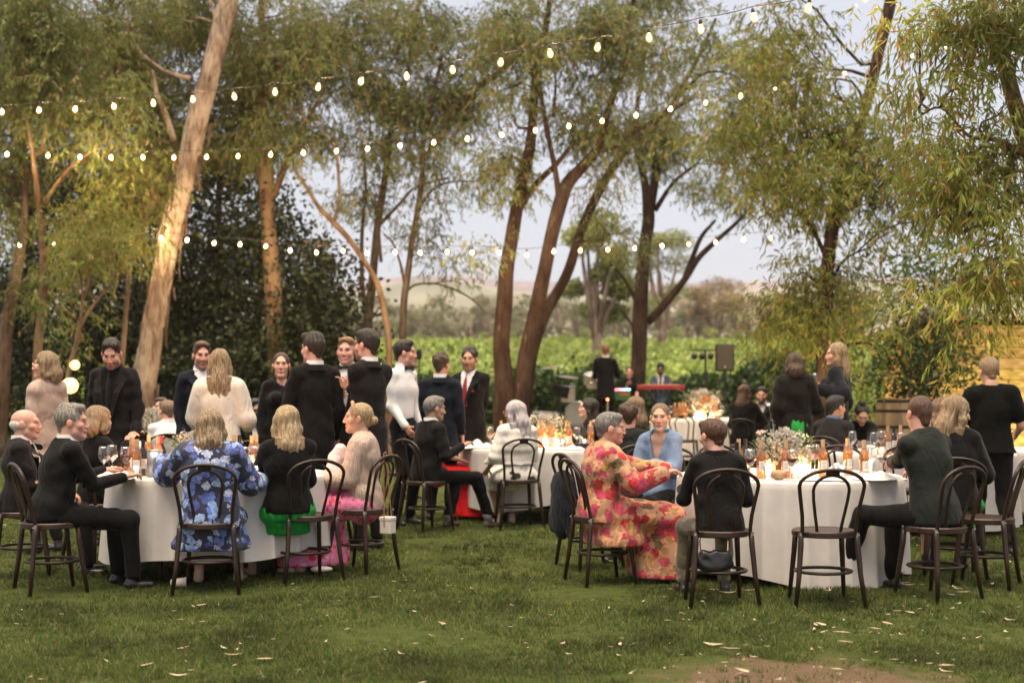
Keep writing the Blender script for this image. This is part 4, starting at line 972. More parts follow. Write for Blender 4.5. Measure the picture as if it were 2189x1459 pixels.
    for s_ in (-1, 1):
        bd.cap(Sh[s_], El[s_], .046*bw, .036).cap(El[s_], Wr[s_], .036, .025); lr = .7 if legc == 'trousers' and lower is not None else 1; bd.cap(Hp[s_], Kn[s_], .078*bw*lr, .050*lr); bd.cap(Kn[s_], Kn[s_]*.6+An[s_]*.4, .050*lr, .050*lr); bd.cap(Kn[s_]*.6+An[s_]*.4, An[s_], .050*lr, .034)
    V, Q = bd.mesh(); parts.append((V, Q, np.tile(skn, (len(V), 1))))
    if hands:
        for s_ in (-1, 1):
            cu = curl if not isinstance(curl, dict) else curl.get(s_, .5)
            V, Q = make_hand(cu, .12, s_, .0062 if not far else .009); d = Wr[s_]-El[s_]; d /= np.linalg.norm(d)
            pn = V3(-s_, 0, -.1) if pose == 'stand' else V3(0, .0, -1.); pn = pn-d*(pn @ d); pn /= max(np.linalg.norm(pn), 1e-6); th = np.cross(-pn, d)
            B = np.stack([d, np.cross(-pn, d), -pn], 1); 
            parts.append(((V*k*.98) @ B.T+Wr[s_], Q, np.tile(skn*np.array([1.0, .9, .88]), (len(V), 1))))
    V, Q, C = joinm(parts); body = mesh_np('body', V, Q, SKIN, root, colr=C)
    # ---- hair
    if hair:
        hm = hair_mat('hair_'+hcol, *hc); V, Q = make_hair(hair, hres+.0008, rs)
        if near or not far:
            long_ = hair in ('long', 'vlong', 'lob', 'bob'); updo = hair in ('bun', 'headband', 'topknot')
            if long_: fl = lambda p: (p.x*.8*(p.z > .05), (-.4 if p.z > .06 else -.1), -1.0 if p.z < .1 else -.3)
            elif updo: fl = lambda p: (-p.x*2, -1, (-.3 if hair != 'topknot' else .8))
            else: fl = lambda p: (p.x*.5, .5 if p.z > .08 else -.2, -.5 if p.z < .08 else .1)
            nst = int(1.5*(hair_n or ((620 if near else 320) if long_ else (330 if near else 170))))
            if hair not in ('buzz', 'balding'):
                SV, SQ = strands(V, Q, nst, fl, .12 if long_ else .035, .0016 if near else .0024, .008 if long_ else .007, rs, .3 if long_ else .6, 5 if long_ else 3)
                Q = np.concatenate([Q, SQ+len(V)]); V = np.concatenate([V, SV])
        V = (V*hs)
        if hairlen: m_ = V[:, 2] < -.06; V[m_, 2] = -.06+(V[m_, 2]+.06)*hairlen
        Vw = V @ Hm.T+Hc
        if hair in ('long', 'vlong', 'lob'):    # long hair lies on the back instead of sinking in
            rel = Vw-N_; bk = -(rel @ fw); mk = (rel @ up) < .03; need = .105+.0*bk; add = np.where(mk & (bk < need) & (np.abs(rel @ rt) < .12) & (bk > -.02), (need-bk)*.8, 0); Vw = Vw-fw[None]*add[:, None]
        mesh_np('hair', Vw, Q, hm, root)
    if hair == 'headband':
        mb = MB(); mb.tube([tuple((Hm @ (V3(math.cos(t)*.086, .012+.03*math.sin(t), .03+math.sin(t)*.108)*hs))+Hc) for t in np.linspace(-.1, math.pi+.1, 15)], .013, 6); mb.build('headband', cloth('headband_tan', (.42, .26, .17)), root, smooth=True)
    # ---- lower garments
    wr = wrinkle(.005, 1, NP[0])
    if legc == 'trousers' and lower is not None:
        s = SDF(bres, .035); s.cap(P+V3(0, 0, .02), P-V3(0, 0, .02), .136*bw, .140*bw+(.02 if pose == 'sit' else 0), (V3(0, 1, 0), 1.38))
        for s_ in (-1, 1):
            s.cap(Hp[s_], Kn[s_], .088*bw, .064); s.cap(Kn[s_], An[s_]+V3(0, 0, .02), .064, .054 if not fem else .046)
            s.sub_half(An[s_]+V3(0, 0, -.055+(.0 if socks is None else .06)), (0, 0, -1)) if False else None
        s.sub_half(V3(0, 0, .035 if socks is None else .13), (0, 0, -1))
        if pose == 'sit': s.sub_fn(lambda X, Y_, Z: np.minimum(.477-Z, .20-Y_))
        V, Q = s.mesh(wrinkle(.007, .9, NP[0]+50)); mesh_np('trousers', V, Q, lower, root)
    elif legc in ('skirt', 'dress') and lower is not None:
        s = SDF(bres, .06); s.cap(P+V3(0, 0, .05), P-V3(0, 0, .03), .14*bw, .165*bw+(.025 if pose == 'sit' and legc == 'dress' else -.012 if pose == 'sit' else 0), (V3(0, 1, 0), 1.2))
        if pose == 'sit':
            hemz = skirt_hem; km = (Kn[-1]+Kn[1])/2
            for s_ in (-1, 1):
                s.cap(Hp[s_], Kn[s_], .105, .095); e = Kn[s_]*.0+An[s_]; e = e.copy(); tt = (Kn[s_][2]-hemz)/max(.01, Kn[s_][2]-An[s_][2]); e = Kn[s_]+(An[s_]-Kn[s_])*tt; s.cap(Kn[s_], e, .095, .075+flare*.5)
            s.cap(P*.6+km*.4, km, .11, .10); s.cap(km, V3(km[0], km[1]-.03, hemz), .10, .08+flare)
            if flare > .1:
                s.cap(P*.4+km*.6, V3(km[0], km[1]-.20, hemz+.04), .10, .02+flare)
            if drape:
                dz_ = max(.30 if legc == 'dress' else .36, hemz); s.cap((0, .06, .50), (0, .07, dz_+.05), .20 if legc == 'dress' else .150, .265 if legc == 'dress' else .185, (V3(0, 1, 0), 1.2), k=.05)
                s.sub_fn(lambda X, Y_, Z: np.minimum(dz_-Z, .22-Y_)); s.sub_fn(lambda X, Y_, Z: np.minimum(.47-Z, -.10-Y_))
            elif flare <= .1:
                if fem and legc == 'skirt': s.cap((-.16, -.02, .515), (.16, -.02, .515), .055, .055, (V3(0, 0, 1), 1.25), k=.05)
                s.sub_fn(lambda X, Y_, Z: np.minimum(.470-Z, .19-Y_))
        else:
            s.cap(P-V3(0, 0, .03), V3(0, 0, skirt_hem+.05), .165*bw, .13+flare, (V3(0, 1, 0), 1.15)); 
        s.sub_half(V3(0, 0, skirt_hem), (0, 0, -1)); ph = rs.uniform(0, 6)
        def fold(X, Y_, Z): a_ = np.arctan2(X, Y_-.1); return .011*np.sin(a_*15+ph+Z*4+2*np.sin(a_*4+ph))*np.clip((.5-Z)*3.2, .12, 1)+.006*np.sin(a_*27+Z*9)+.005*np.sin(X*30+Z*20)
        V, Q = s.mesh(fold); mesh_np('skirt' if legc == 'skirt' else 'dress_skirt', V, Q, lower, root)
    # ---- shoes
    if shoes is not None and not far:
        for s_ in (-1, 1):
            s = SDF(.011, .02); a_ = An[s_]; s.cap(a_+V3(0, -.035, -.055), a_+V3(s_*.02, .12, -.062), .033, .030, (V3(0, 0, 1), 1.15)); s.cap(a_+V3(0, -.02, -.04), a_+V3(0, -.01, .0), .034, .036); s.sub_half(V3(0, 0, a_[2]-.083), (0, 0, -1)); V, Q = s.mesh(); mesh_np('shoe', V, Q, shoes, root)
    if socks is not None:
        mb = MB()
        for s_ in (-1, 1): mb = MB(); mb.tube([tuple(An[s_]+V3(0, 0, -.02)), tuple(An[s_]+(Kn[s_]-An[s_])*.25)], [.043, .05], 10); mb.build('sock', socks, root, smooth=True)
    # ---- upper garment(s)
    t = .018+fit
    def upper(s, t, to_hem, sl=True, cuff=.0, armf=0):
        wf = .012 if jacket is not None else 0
        s.cap(Wst-up*.02, Ch, .120*bw+t+wf, .142*bw+t, flat); s.cap(Ch, Ch+up*.085*k, .142*bw+t, .118*bw+t*.7, flat)
        s.cap(Sh[-1]+rt*.02, Sh[1]-rt*.02, .046+t*.6, .046+t*.6)
        if fem and pose == 'stand' or fem and fit < .02:
            for s_ in (-1, 1): s.ell(Ch+up*.02+rt*s_*.062+fw*(.075+t), (.058, .04, .055), k=.06)
        for s_ in (-1, 1): s.cap(N_-up*.012+rt*s_*.035, Sh[s_]+up*.006, .040+t*.4, .046+t*.4, k=.03)
        if to_hem:
            if pose == 'sit':
                s.cap(Wst, P+V3(0, -.01, .02), .124*bw+t+wf, .150*bw+t, flat); s.cap(P+V3(0, -.01, .02), P+V3(0, -.02, -.05), .150*bw+t, .160*bw+t, flat)
                for s_ in (-1, 1): s.cap(P+V3(s_*.05, 0, -.01), P*.7+Kn[s_]*.3+V3(s_*.01, 0, -.01), .105*bw, .088)
            else: s.cap(Wst, P, .118*bw+t, .140*bw+t, flat); s.cap(P, P-V3(0, 0, to_hem), .140*bw+t, .158*bw+t+.01, flat)
        for s_ in (-1, 1):
            if sl == 'short': m_ = Sh[s_]*.35+El[s_]*.65; s.cap(Sh[s_], m_, .050*bw+t*.35+armf, .047+t*.4+armf)
            elif sl:
                e = Wr[s_]+(El[s_]-Wr[s_])/np.linalg.norm(El[s_]-Wr[s_])*(.015+cuff); s.cap(Sh[s_], El[s_], .051*bw+t*.35+armf, .041+t*.32+armf, k=.014); s.cap(El[s_], e, .041+t*.32+armf, .029+t*.38+armf, k=.02)
        return s
    vw = vee or 0
    if collar is not None and (jacket is not None or top is None or top is CUFFW):     # shirt under the jacket, collar stands above it
        if jacket is not None: s = SDF(bres, .03); upper(s, .008, 0, True, -.014, -.007); V, Q = s.mesh(); mesh_np('shirt', V, Q, collar, root)
        nk = N_+up*.030*k; ax = (Hc+Hm @ V3(0, -.03, -.07)-N_); ax /= np.linalg.norm(ax)
        mb = MB(); ring = []
        X_ = rt; Y_ = np.cross(ax, X_); Y_ /= np.linalg.norm(Y_); nR = .064*(1 if not fem else .88)*k
        VV = []; FF = []; Nn = 22
        for i in range(Nn+1):
            an = math.pi/2+.28+(2*math.pi-.56)*i/Nn; dr = X_*math.cos(an)+Y_*math.sin(an)
            front = max(0, math.sin(an)); c0 = N_+ax*(.018*k)-Y_*.004
            VV += [tuple(c0+dr*(nR+.012)-ax*(.012+.03*front)), tuple(c0+dr*(nR+.004)+ax*(.040-.012*front)), tuple(c0+dr*(nR-.004)+ax*(.040-.012*front)), tuple(c0+dr*(nR-.004)-ax*.02)]
        for i in range(Nn):
            for j in range(4): FF.append((4*i+j, 4*i+(j+1) % 4, 4*i+4+(j+1) % 4, 4*i+4+j))
        mb.add(VV, FF); mb.build('collar', collar, root, smooth=False)
    tm = jacket if jacket is not None else top
    if tm is not None:
        s = SDF(bres, .030)
        hemd = hem*k if (jacket is not None or hem) else 0
        slv = True if sleeve == 'long' else ('short' if sleeve == 'short' else False)
        upper(s, t+(.007 if jacket is not None else 0), hemd, slv, .012 if jacket is not None else 0, sleeve_fit+(.004 if jacket is not None else 0))
        if jacket is not None: s.sub_ell(N_+up*.065*k+fw*.01, (.066, .068, .05), .004)
        elif neckw: s.sub_ell(N_+up*.04*k+fw*neckw[1], (neckw[0], neckw[0]*.9, neckw[2]), .006)
        else: s.sub_ell(N_+up*.06*k, (.062, .066, .05), .006)
        if vw:                  # open front: a V cut down to the button
            def vcut(X, Y_, Z):
                a_ = (X-N_[0])*rt[0]+(Y_-N_[1])*rt[1]+(Z-N_[2])*rt[2]; f_ = (X-N_[0])*fw[0]+(Y_-N_[1])*fw[1]+(Z-N_[2])*fw[2]; u_ = (X-N_[0])*up[0]+(Y_-N_[1])*up[1]+(Z-N_[2])*up[2]
                wv = .074*np.clip((u_+vw)/vw, 0, 1.3); d1 = (np.abs(a_)-wv); return -np.maximum(np.maximum(d1, -f_+.0), -(u_+vw))
            s.sub_fn(vcut)
        if pose == 'stand' and hemd: s.sub_half(P-V3(0, 0, hemd), (0, 0, -1))
        if pose == 'sit': s.sub_half(V3(0, 0, max(.476, .575-hemd)), (0, 0, -1))
        V, Q = s.mesh(wrinkle(.0085, 1.15, NP[0]+9))
        nm = 'jacket' if jacket is not None else 'fur_coat' if fur else ('coat' if fur else ('shirt' if (top is CUFFW) else 'top'))
        if legc == 'dress' and jacket is None: nm = 'dress'
        if fur:
            SV, SQ = strands(V, Q, 5200, lambda p: (p.x*.3, -.1, -1), .075, .0022, .018, rs, .5, 3); Q = np.concatenate([Q, SQ+len(V)]); V = np.concatenate([V, SV])
        mesh_np(nm, V, Q, tm, root)
        if jacket is not None:  # jacket collar and lapels
            mb = MB(); VV = []; FF = []; Nn = 18
            ax = (Hc+Hm @ V3(0, -.03, -.07)-N_); ax /= np.linalg.norm(ax); X_ = rt; Y_ = np.cross(ax, X_); Y_ /= np.linalg.norm(Y_)
            for i in range(Nn+1):
                an = math.pi*.5+.75+(2*math.pi-1.5)*i/Nn; dr = X_*math.cos(an)*1.05+Y_*math.sin(an); fr_ = max(0, math.sin(an)); c0 = N_+ax*(.004*k)-Y_*.008
                VV += [tuple(c0+dr*.102*bw-ax*(.030+.03*fr_)), tuple(c0+dr*.083+ax*(.020-.02*fr_)), tuple(c0+dr*.074+ax*(.016-.02*fr_)), tuple(c0+dr*.080-ax*.03)]
            for i in range(Nn):
                for j in range(4): FF.append((4*i+j, 4*i+(j+1) % 4, 4*i+4+(j+1) % 4, 4*i+4+j))
            mb.add(VV, FF)
            if vw:
                for s_ in (-1, 1):
                    fo = .140*bw/1.45+t+.030
                    q = [N_+rt*s_*.082*1.0-up*.035+fw*.055, N_+rt*s_*.150-up*.085+fw*.082, N_+rt*s_*.112-up*(vw*.42)+fw*(fo+.004), N_+rt*s_*.030-up*(vw*1.0)+fw*(fo+.022), N_+rt*s_*.004-up*(vw*1.04)+fw*(fo+.016), N_+rt*s_*.052-up*(vw*.45)+fw*(fo-.004)]
                    q2 = [p_-fw*.008 for p_ in q]; mb.add([tuple(p_) for p_ in q+q2], [(0, 1, 2, 5), (5, 2, 3, 4), (6, 11, 8, 7), (11, 10, 9, 8), (0, 6, 7, 1), (1, 7, 8, 2), (2, 8, 9, 3), (3, 9, 10, 4), (4, 10, 11, 5), (5, 11, 6, 0)])
            mb.build('lapel' if vw else 'jacket_collar', tm, root, smooth=False)
    fo = .140*bw/1.45+.030
    if tie is not None:
        mb = MB(); q = []
        for (u_, w_, f_) in ((.0, .018, .066), (-.035, .013, .085), (-.12, .022, fo-.01), (-.24, .032, fo+.002), (-.36, .036, fo+.004)):
            c0 = N_+up*u_+fw*f_; q += [tuple(c0-rt*w_), tuple(c0+fw*.010), tuple(c0+rt*w_)]
        mb.add(q, [(3*i+j, 3*i+j+1, 3*i+j+4, 3*i+j+3) for i in range(4) for j in range(2)]); mb.build('tie', tie, root)
    if bow is not None:
        c0 = N_+up*.006+fw*.082; mb = MB(); mb.ball(tuple(c0), .012, 8, 6)
        for s_ in (-1, 1):
            q = [c0+rt*s_*.004+up*.006, c0+rt*s_*.004-up*.006, c0+rt*s_*.062-up*.026, c0+rt*s_*.066, c0+rt*s_*.062+up*.026]; q2 = [p_+fw*.014 for p_ in q]; mb.add([tuple(p_) for p_ in q+q2], [(0, 1, 2, 3, 4), (9, 8, 7, 6, 5), (0, 5, 6, 1), (1, 6, 7, 2), (2, 7, 8, 3), (3, 8, 9, 4), (4, 9, 5, 0)])
        mb.build('bow_tie', bow, root)
    if glasses:
        mb = MB()
        for s_ in (-1, 1):
            mb.tube([tuple(Hm @ (V3(s_*.031+.02*math.cos(a_), .102, .010+.016*math.sin(a_))*hs)+Hc) for a_ in np.linspace(0, 6.28, 13)[:-1]], .0016, 4, closed=True); mb.tube([tuple(Hm @ (V3(s_*.051, .101, .014)*hs)+Hc), tuple(Hm @ (V3(s_*.082, .01, .012)*hs)+Hc)], .0016, 4)
        mb.build('glasses', M('gold_wire', (.7, .55, .35), .3, .05, 5, 0, metal=1), root)
    if earring:
        for s_ in (-1, 1):
            MB().tube([tuple(Hm @ (V3(s_*.086+.001, -.004+.012*math.cos(a_), -.045+.016*math.sin(a_))*hs)+Hc) for a_ in np.linspace(0, 6.28, 11)[:-1]], .0035, 5, closed=True).build('earring', M('gold_ring', (.85, .6, .25), .25, .05, 5, 0, metal=1), root)
    J = dict(root=root, Hc=Hc, Hm=Hm, N=N_, Wr=Wr, El=El, Sh=Sh, P=P, Kn=Kn, An=An, up=up, fw=fw, rt=rt)
    if extra: extra(J)
    return J
def wpos(J, p):
    "local point of a person -> world"
    r = J['root']; a = r.rotation_euler.z; s = r.scale
    return Vector((r.location.x+p[0]*math.cos(a)-p[1]*math.sin(a), r.location.y+p[0]*math.sin(a)+p[1]*math.cos(a), r.location.z+p[2]*s.z))
# ================================================================== bentwood chairs
WOOD = M('bentwood', (.026, .012, .008), .42, .35, 18, .15, 90, (1, 1, .3), coat=.15, spec=.35)
SEATW = M('bentwood_seat', (.036, .017, .012), .45, .35, 10, .15, 60, (1, 3, 1), coat=.15, spec=.4)
SCREW = M('screw_steel', (.7, .68, .66), .3, .05, 5, 0, metal=1)
CH_ = None
def chair_proto():
    root = thing('bentwood_chair', '', 'chair')
    mb = MB(); mb.lathe([(.001, .478), (.165, .476), (.178, .480), (.195, .482), (.202, .474), (.202, .446), (.192, .440), (.001, .452)], 28); mb.build('seat', SEATW, root, smooth=False)
    def by(z): return -.150-.115*((z-.46)/.42)**1.25 if z > .46 else -.150-.045*((.46-z)/.46)
    # outer hoop, carried down into the back legs
    def hoop(ws, top, r0, yo=0):
        L = [(-w_, by(z)+yo, z) for z, w_ in ws]; pts = [Vector(p) for p in L]
        w_ = ws[-1][1]; z0 = ws[-1][0]
        for k in range(1, 12):
            t = math.pi*k/12; pts.append(Vector((-w_*math.cos(t)*(1.0), by(z0+(top-z0)*math.sin(t))+yo, z0+(top-z0)*math.sin(t))))
        pts += [Vector((w_, by(z)+yo, z)) for z, w_ in reversed(ws)]; 
        return pts
    o = MB(); h = hoop([(.44, .172), (.50, .170), (.58, .175), (.66, .187), (.73, .199), (.775, .205)], .878, .0125); o.tube(h, [.0125]*len(h), 8); o.build('back_hoop', WOOD, root, smooth=True)
    o = MB(); h = hoop([(.452, .072), (.52, .080), (.60, .094), (.68, .107), (.745, .113)], .842, .0105, .008); o.tube(h, [.0105]*len(h), 8); o.box((0, by(.85)+.004, .856), (.085, .018, .022)); o.build('inner_hoop', WOOD, root, smooth=True)
    for s_ in (-1, 1):
        m = MB(); m.tube([(s_*.178, -.150, .475), (s_*.180, -.158, .40), (s_*.196, -.178, .2), (s_*.222, -.200, 0)], [.0165, .0185, .0165, .0135], 8); m.build('leg', WOOD, root, smooth=True)
        m = MB(); m.tube([(s_*.150, .135, .465), (s_*.155, .142, .36), (s_*.168, .165, .18), (s_*.180, .190, 0)], [.0185, .0185, .016, .0125], 8); m.build('leg', WOOD, root, smooth=True)
        MB().ball((s_*.186, -.170, .458), .006, 6, 4).build('screw', SCREW, root)
    m = MB(); m.tube([(.176*math.cos(t), .004+.168*math.sin(t), .215) for t in np.linspace(0, 2*math.pi, 29)[:-1]], .011, 6, closed=True, flat=1.3); m.build('foot_ring', WOOD, root, smooth=True)
    return root
chair0 = chair_proto(); chair_used = [False]
def chair(label, px, Y, rz, xy=None, scale=1.0):
    c_ = chair0 if not chair_used[0] else copy_tree(chair0); chair_used[0] = True
    x = (px-CX)/F*Y; c_.location = (x, Y, gzf(x, Y)) if xy is None else (xy[0], xy[1], gzf(*xy)); c_.rotation_euler = (0, 0, R(rz)); c_.scale = (scale,)*3
    return tag(c_, label, 'chair', 'bentwood chairs round the dining tables')
def chair_for(J, label, back=.0):
    "chair under a seated person"
    p = wpos(J, (J['P'][0], J['P'][1]+.045-back, 0)); r = J['root'].rotation_euler.z
    return chair(label, 0, 0, math.degrees(r), (p.x, p.y))

# ================================================================== tables and cloths
CLOTHM = cloth('table_linen', (.62, .58, .56), .85, .05, .05, .12)
CLOTHM.node_tree.nodes['Principled BSDF'].inputs['Subsurface Weight'].default_value = 0
TH = .74
def round_table(px, Y, rad, label, clabel, hem=.04, seed=0, bump_at=None):
    x = (px-CX)/F*Y; g = gzf(x, Y); root = thing('round_table', label, 'table', (x, Y, g), 0, 'round dining tables')
    MB().lathe([(.001, TH-.03), (rad-.01, TH-.03), (rad-.01, TH-.006), (.001, TH-.006)], 32).build('tabletop', SEATW, root)
    for k in range(4): a = math.pi/4+k*math.pi/2; m = MB(); m.tube([(rad*.62*math.cos(a), rad*.62*math.sin(a), 0), (rad*.62*math.cos(a), rad*.62*math.sin(a), TH-.03)], .018, 6); m.build('leg', WOOD, root)
    rs = random.Random(seed); n = 288; V = []; Fc = []; rings = []
    ph = [rs.uniform(0, 6.28) for _ in range(6)]
    def fold(a):
        s1 = math.sin(15*a+ph[0]+1.1*math.sin(3*a+ph[1])); s2 = math.sin(27*a+ph[2]+1.3*math.sin(5*a)); return .50*(1-2*abs(s1)**.7)*(.6+.4*math.sin(2*a+ph[4]))+.26*s2*(.5+.5*math.sin(4*a+ph[5]))+.24*math.sin(7*a+ph[3])
    rr = [0.001, rad*.3, rad*.6, rad*.85, rad*.97, rad*1.0, rad*1.008]
    for r in rr: V += [(r*math.cos(2*math.pi*k/n), r*math.sin(2*math.pi*k/n), TH+(0 if r < rad*.99 else -.004 if r < rad*1.005 else -.014)+.0015*math.sin(9*r+5*k*2*math.pi/n+ph[1])) for k in range(n)]
    N = 14
    for i in range(1, N+1):
        t = i/N
        for k in range(n):
            a = 2*math.pi*k/n; f = fold(a); amp = .075*t**.75; r = rad*1.008+.035*t+f*amp; hz = hem+.035*math.sin(2*a+ph[4])+.03*math.sin(4*a+ph[5])+.012*f
            if bump_at:
                for (ba, bw_, bd_) in bump_at:
                    da = (a-ba+math.pi) % (2*math.pi)-math.pi; g_ = math.exp(-(da/bw_)**2); r += bd_*g_*math.sin(math.pi*min(1, t*1.15)); hz += .05*g_
            z = (TH-.014)*(1-t)+hz*t; V.append((r*math.cos(a), r*math.sin(a), z))
    m_ = len(rr)+N
    for i in range(m_-1):
        for k in range(n): Fc.append((i*n+k, i*n+(k+1) % n, (i+1)*n+(k+1) % n, (i+1)*n+k))
    V = [(x+p[0], Y+p[1], g+p[2]) for p in V]; o = mesh_np('tablecloth', V, Fc, CLOTHM, smooth=True); o.data.transform(Matrix.Translation((-x, -Y, -g))); o.location = (x, Y, g)
    tag(o, clabel, 'tablecloth', 'white linen tablecloths')
    return (x, Y, g+TH+.003)
# ================================================================== tableware
def glassy(name, colr, rough=.12): 
    return glass_mat(name, colr, .35, rough)
AMB = glass_mat('bottle_rose', (.98, .62, .24), .35, .06, .30, (.52, .30, .09))
DRK = M('bottle_dark', (.010, .009, .007), .1, .2, 10, 0, coat=.6, spec=.7); GRN = M('bottle_green', (.02, .028, .010), .12, .2, 10, 0, coat=.5, spec=.7)
CAPT = M('capsule_tan', (.50, .32, .18), .45, .08, 30, 0, spec=.5); CAPK = M('capsule_black', (.012, .01, .012), .4, .1, 20, 0); CAPR = M('capsule_red', (.25, .02, .03), .4, .1, 20, 0)
PAPER = M('label_paper', (.72, .68, .66), .8, .04, 60, .05); INK = M('label_ink', (.25, .22, .22), .8, .1, 60, 0)
GLASS = glass_mat('clear_glass', (.97, .97, .98), .22, .02); REDW = M('red_wine', (.10, .008, .012), .1, .1, 10, 0, coat=.5); ROSEW = glass_mat('pale_wine', (1, .75, .45), .1, .02, .3, (.8, .5, .25)); WATERM = glass_mat('water', (.9, .93, .95), .15, .02)
protos = {}
def from_proto(key, make):
    if key not in protos: protos[key] = make(); return protos[key]
    return copy_tree(protos[key])
BOTP = [(.001, .0), (.034, .0), (.037, .004), (.037, .175), (.034, .195), (.022, .222), (.0155, .240), (.0150, .262)]
BOTB = [(.001, .0), (.037, .0), (.041, .004), (.040, .150), (.036, .175), (.024, .205), (.0160, .228), (.0152, .250)]
def bottle_make(glass, cap, lab, prof):
    def f():
        r = thing('wine_bottle', '', 'wine bottle'); MB().lathe(prof, 16).build('glass_body', glass, r, smooth=True)
        zt = prof[-1][1]; MB().lathe([(.0162, zt-.035), (.0166, zt), (.0166, zt+.038), (.001, zt+.038)], 12).build('capsule', cap, r, smooth=False)
        if lab:
            m = MB(); R0 = prof[3][0]+.0008; N = 7; z0, z1 = .055, .135
            for side in (0,):
                V = []
                for k in range(N+1): a = side-math.pi/2+(-.75+1.5*k/N); V += [(R0*math.cos(a), R0*math.sin(a), z0), (R0*math.cos(a), R0*math.sin(a), z1)]
                m.add(V, [(2*k, 2*k+2, 2*k+3, 2*k+1) for k in range(N)])
            lb = m.build('label', PAPER, r)
            m = MB()
            for zz, hw in ((.112, .4), (.095, .28), (.08, .5)):
                V = []; R1 = R0+.0006
                for k in range(4): a = -math.pi/2+(-hw+2*hw*k/3); V += [(R1*math.cos(a), R1*math.sin(a), zz), (R1*math.cos(a), R1*math.sin(a), zz+.004)]
                m.add(V, [(2*k, 2*k+2, 2*k+3, 2*k+1) for k in range(3)])
            m.build('print', INK, lb)
        return r
    return f
BOT = dict(rose=bottle_make(AMB, CAPT, True, BOTP), rosebare=bottle_make(AMB, CAPT, False, BOTP), red=bottle_make(DRK, CAPK, True, BOTB), redbare=bottle_make(DRK, CAPK, False, BOTB), green=bottle_make(GRN, CAPK, True, BOTP), redcap=bottle_make(DRK, CAPR, True, BOTB))
def wineglass_make(fill, wm):
    def f():
        r = thing('wine_glass', '', 'wine glass')
        MB().lathe([(.034, 0), (.033, .003), (.006, .006), (.0038, .012), (.0036, .085), (.008, .094), (.028, .112), (.0395, .135), (.041, .155), (.036, .195), (.032, .215)], 18).build('bowl', GLASS, r, smooth=True)
        if fill: MB().lathe([(.001, .0965), (.008, .0965), (.027, .1135), (.0382, .136), (.0386, .1365+fill), (.001, .1365+fill)], 16).build('wine', wm, r, smooth=True)
        return r
    return f
def tumbler_make(fill):
    def f():
        r = thing('tumbler', '', 'glass'); MB().lathe([(.001, .002), (.029, .0), (.031, .004), (.036, .095), (.0335, .094), (.028, .010), (.001, .009)], 16).build('tumbler_wall', GLASS, r, smooth=True)
        if fill: MB().lathe([(.001, .011), (.0275, .011), (.0315, .011+fill), (.001, .011+fill)], 14).build('water', WATERM, r, smooth=True)
        return r
    return f
FLAME = glow('candle_flame', (1.0, .50, .16), 1000); WAXG = glow('candle_wax', (1.0, .52, .24), 62)
VOT = glass_mat('votive_glass', (1.0, .88, .78), .2, .1, .25, (.9, .7, .55))
def candle_make():
    r = thing('candle_votive', '', 'candle'); MB().lathe([(.001, .003), (.036, 0), (.040, .006), (.042, .085), (.040, .085), (.037, .010), (.001, .009)], 16).build('glass_holder', VOT, r, smooth=True)
    MB().lathe([(.001, .010), (.034, .010), (.034, .046), (.001, .044)], 14).build('wax', WAXG, r, smooth=True)
    MB().lathe([(.001, .046), (.006, .053), (.0075, .062), (.005, .076), (.001, .09)], 8).build('flame', FLAME, r, smooth=True); return r
NAP = cloth('napkin_linen', (.70, .68, .68), .85, .1, .05, .6)
def napkin(loc, L, W_, h, rz, label, seed):
    rs = random.Random(seed); n = 18; V = []; ph = [rs.uniform(0, 6) for _ in range(4)]
    for j in range(n):
        for i in range(n):
            u, v = i/(n-1)*2-1, j/(n-1)*2-1; e = max(0, 1-max(abs(u), abs(v))**4)
            V.append((u*L/2*(1+.1*math.sin(3*v+ph[0])), v*W_/2*(1+.12*math.sin(3*u+ph[1])), .004+h*e*(.45+.3*math.sin(4*u+ph[2]+2*v)+.25*math.sin(7*v+ph[3]-2*u))*(.8+.2*math.sin(9*u*v))))
    Fc = [(j*n+i, j*n+i+1, (j+1)*n+i+1, (j+1)*n+i) for j in range(n-1) for i in range(n-1)]
    o = MB().add(V, Fc).build('napkin', NAP, smooth=True); o.location = loc; o.rotation_euler = (0, 0, R(rz)); return tag(o, label, 'napkin', 'crumpled linen napkins')
PETW = leaf_mat('petal_white', (.62, .58, .52), (.74, .71, .66), None, .35); PETO = leaf_mat('petal_orange', (.70, .26, .05), (.8, .38, .12), None, .35); STEM = leaf_mat('foliage_soft', (.07, .11, .05), (.16, .2, .10), None, .3)
BOXW = M('vase_timber', (.32, .12, .05), .6, .25, 14, .3, 50, (1, 1, .3))
def bloom_mesh(r, n, rs_):
    P = []; D = []
    V = rs_.normal(0, 1, (n, 3)); V[:, 2] = np.abs(V[:, 2])*.9+.1; V /= np.linalg.norm(V, axis=1, keepdims=True)
    P = V*r*rs_.uniform(.25, .75, (n, 1)); L = rs_.uniform(.55, .9, n)*r; N_ = np.cross(V, rs_.normal(0, .4, (n, 3))+[0, 0, 1])
    return leaves_mesh(P, V+np.array([0, 0, .45]), L, L*1.1, V)
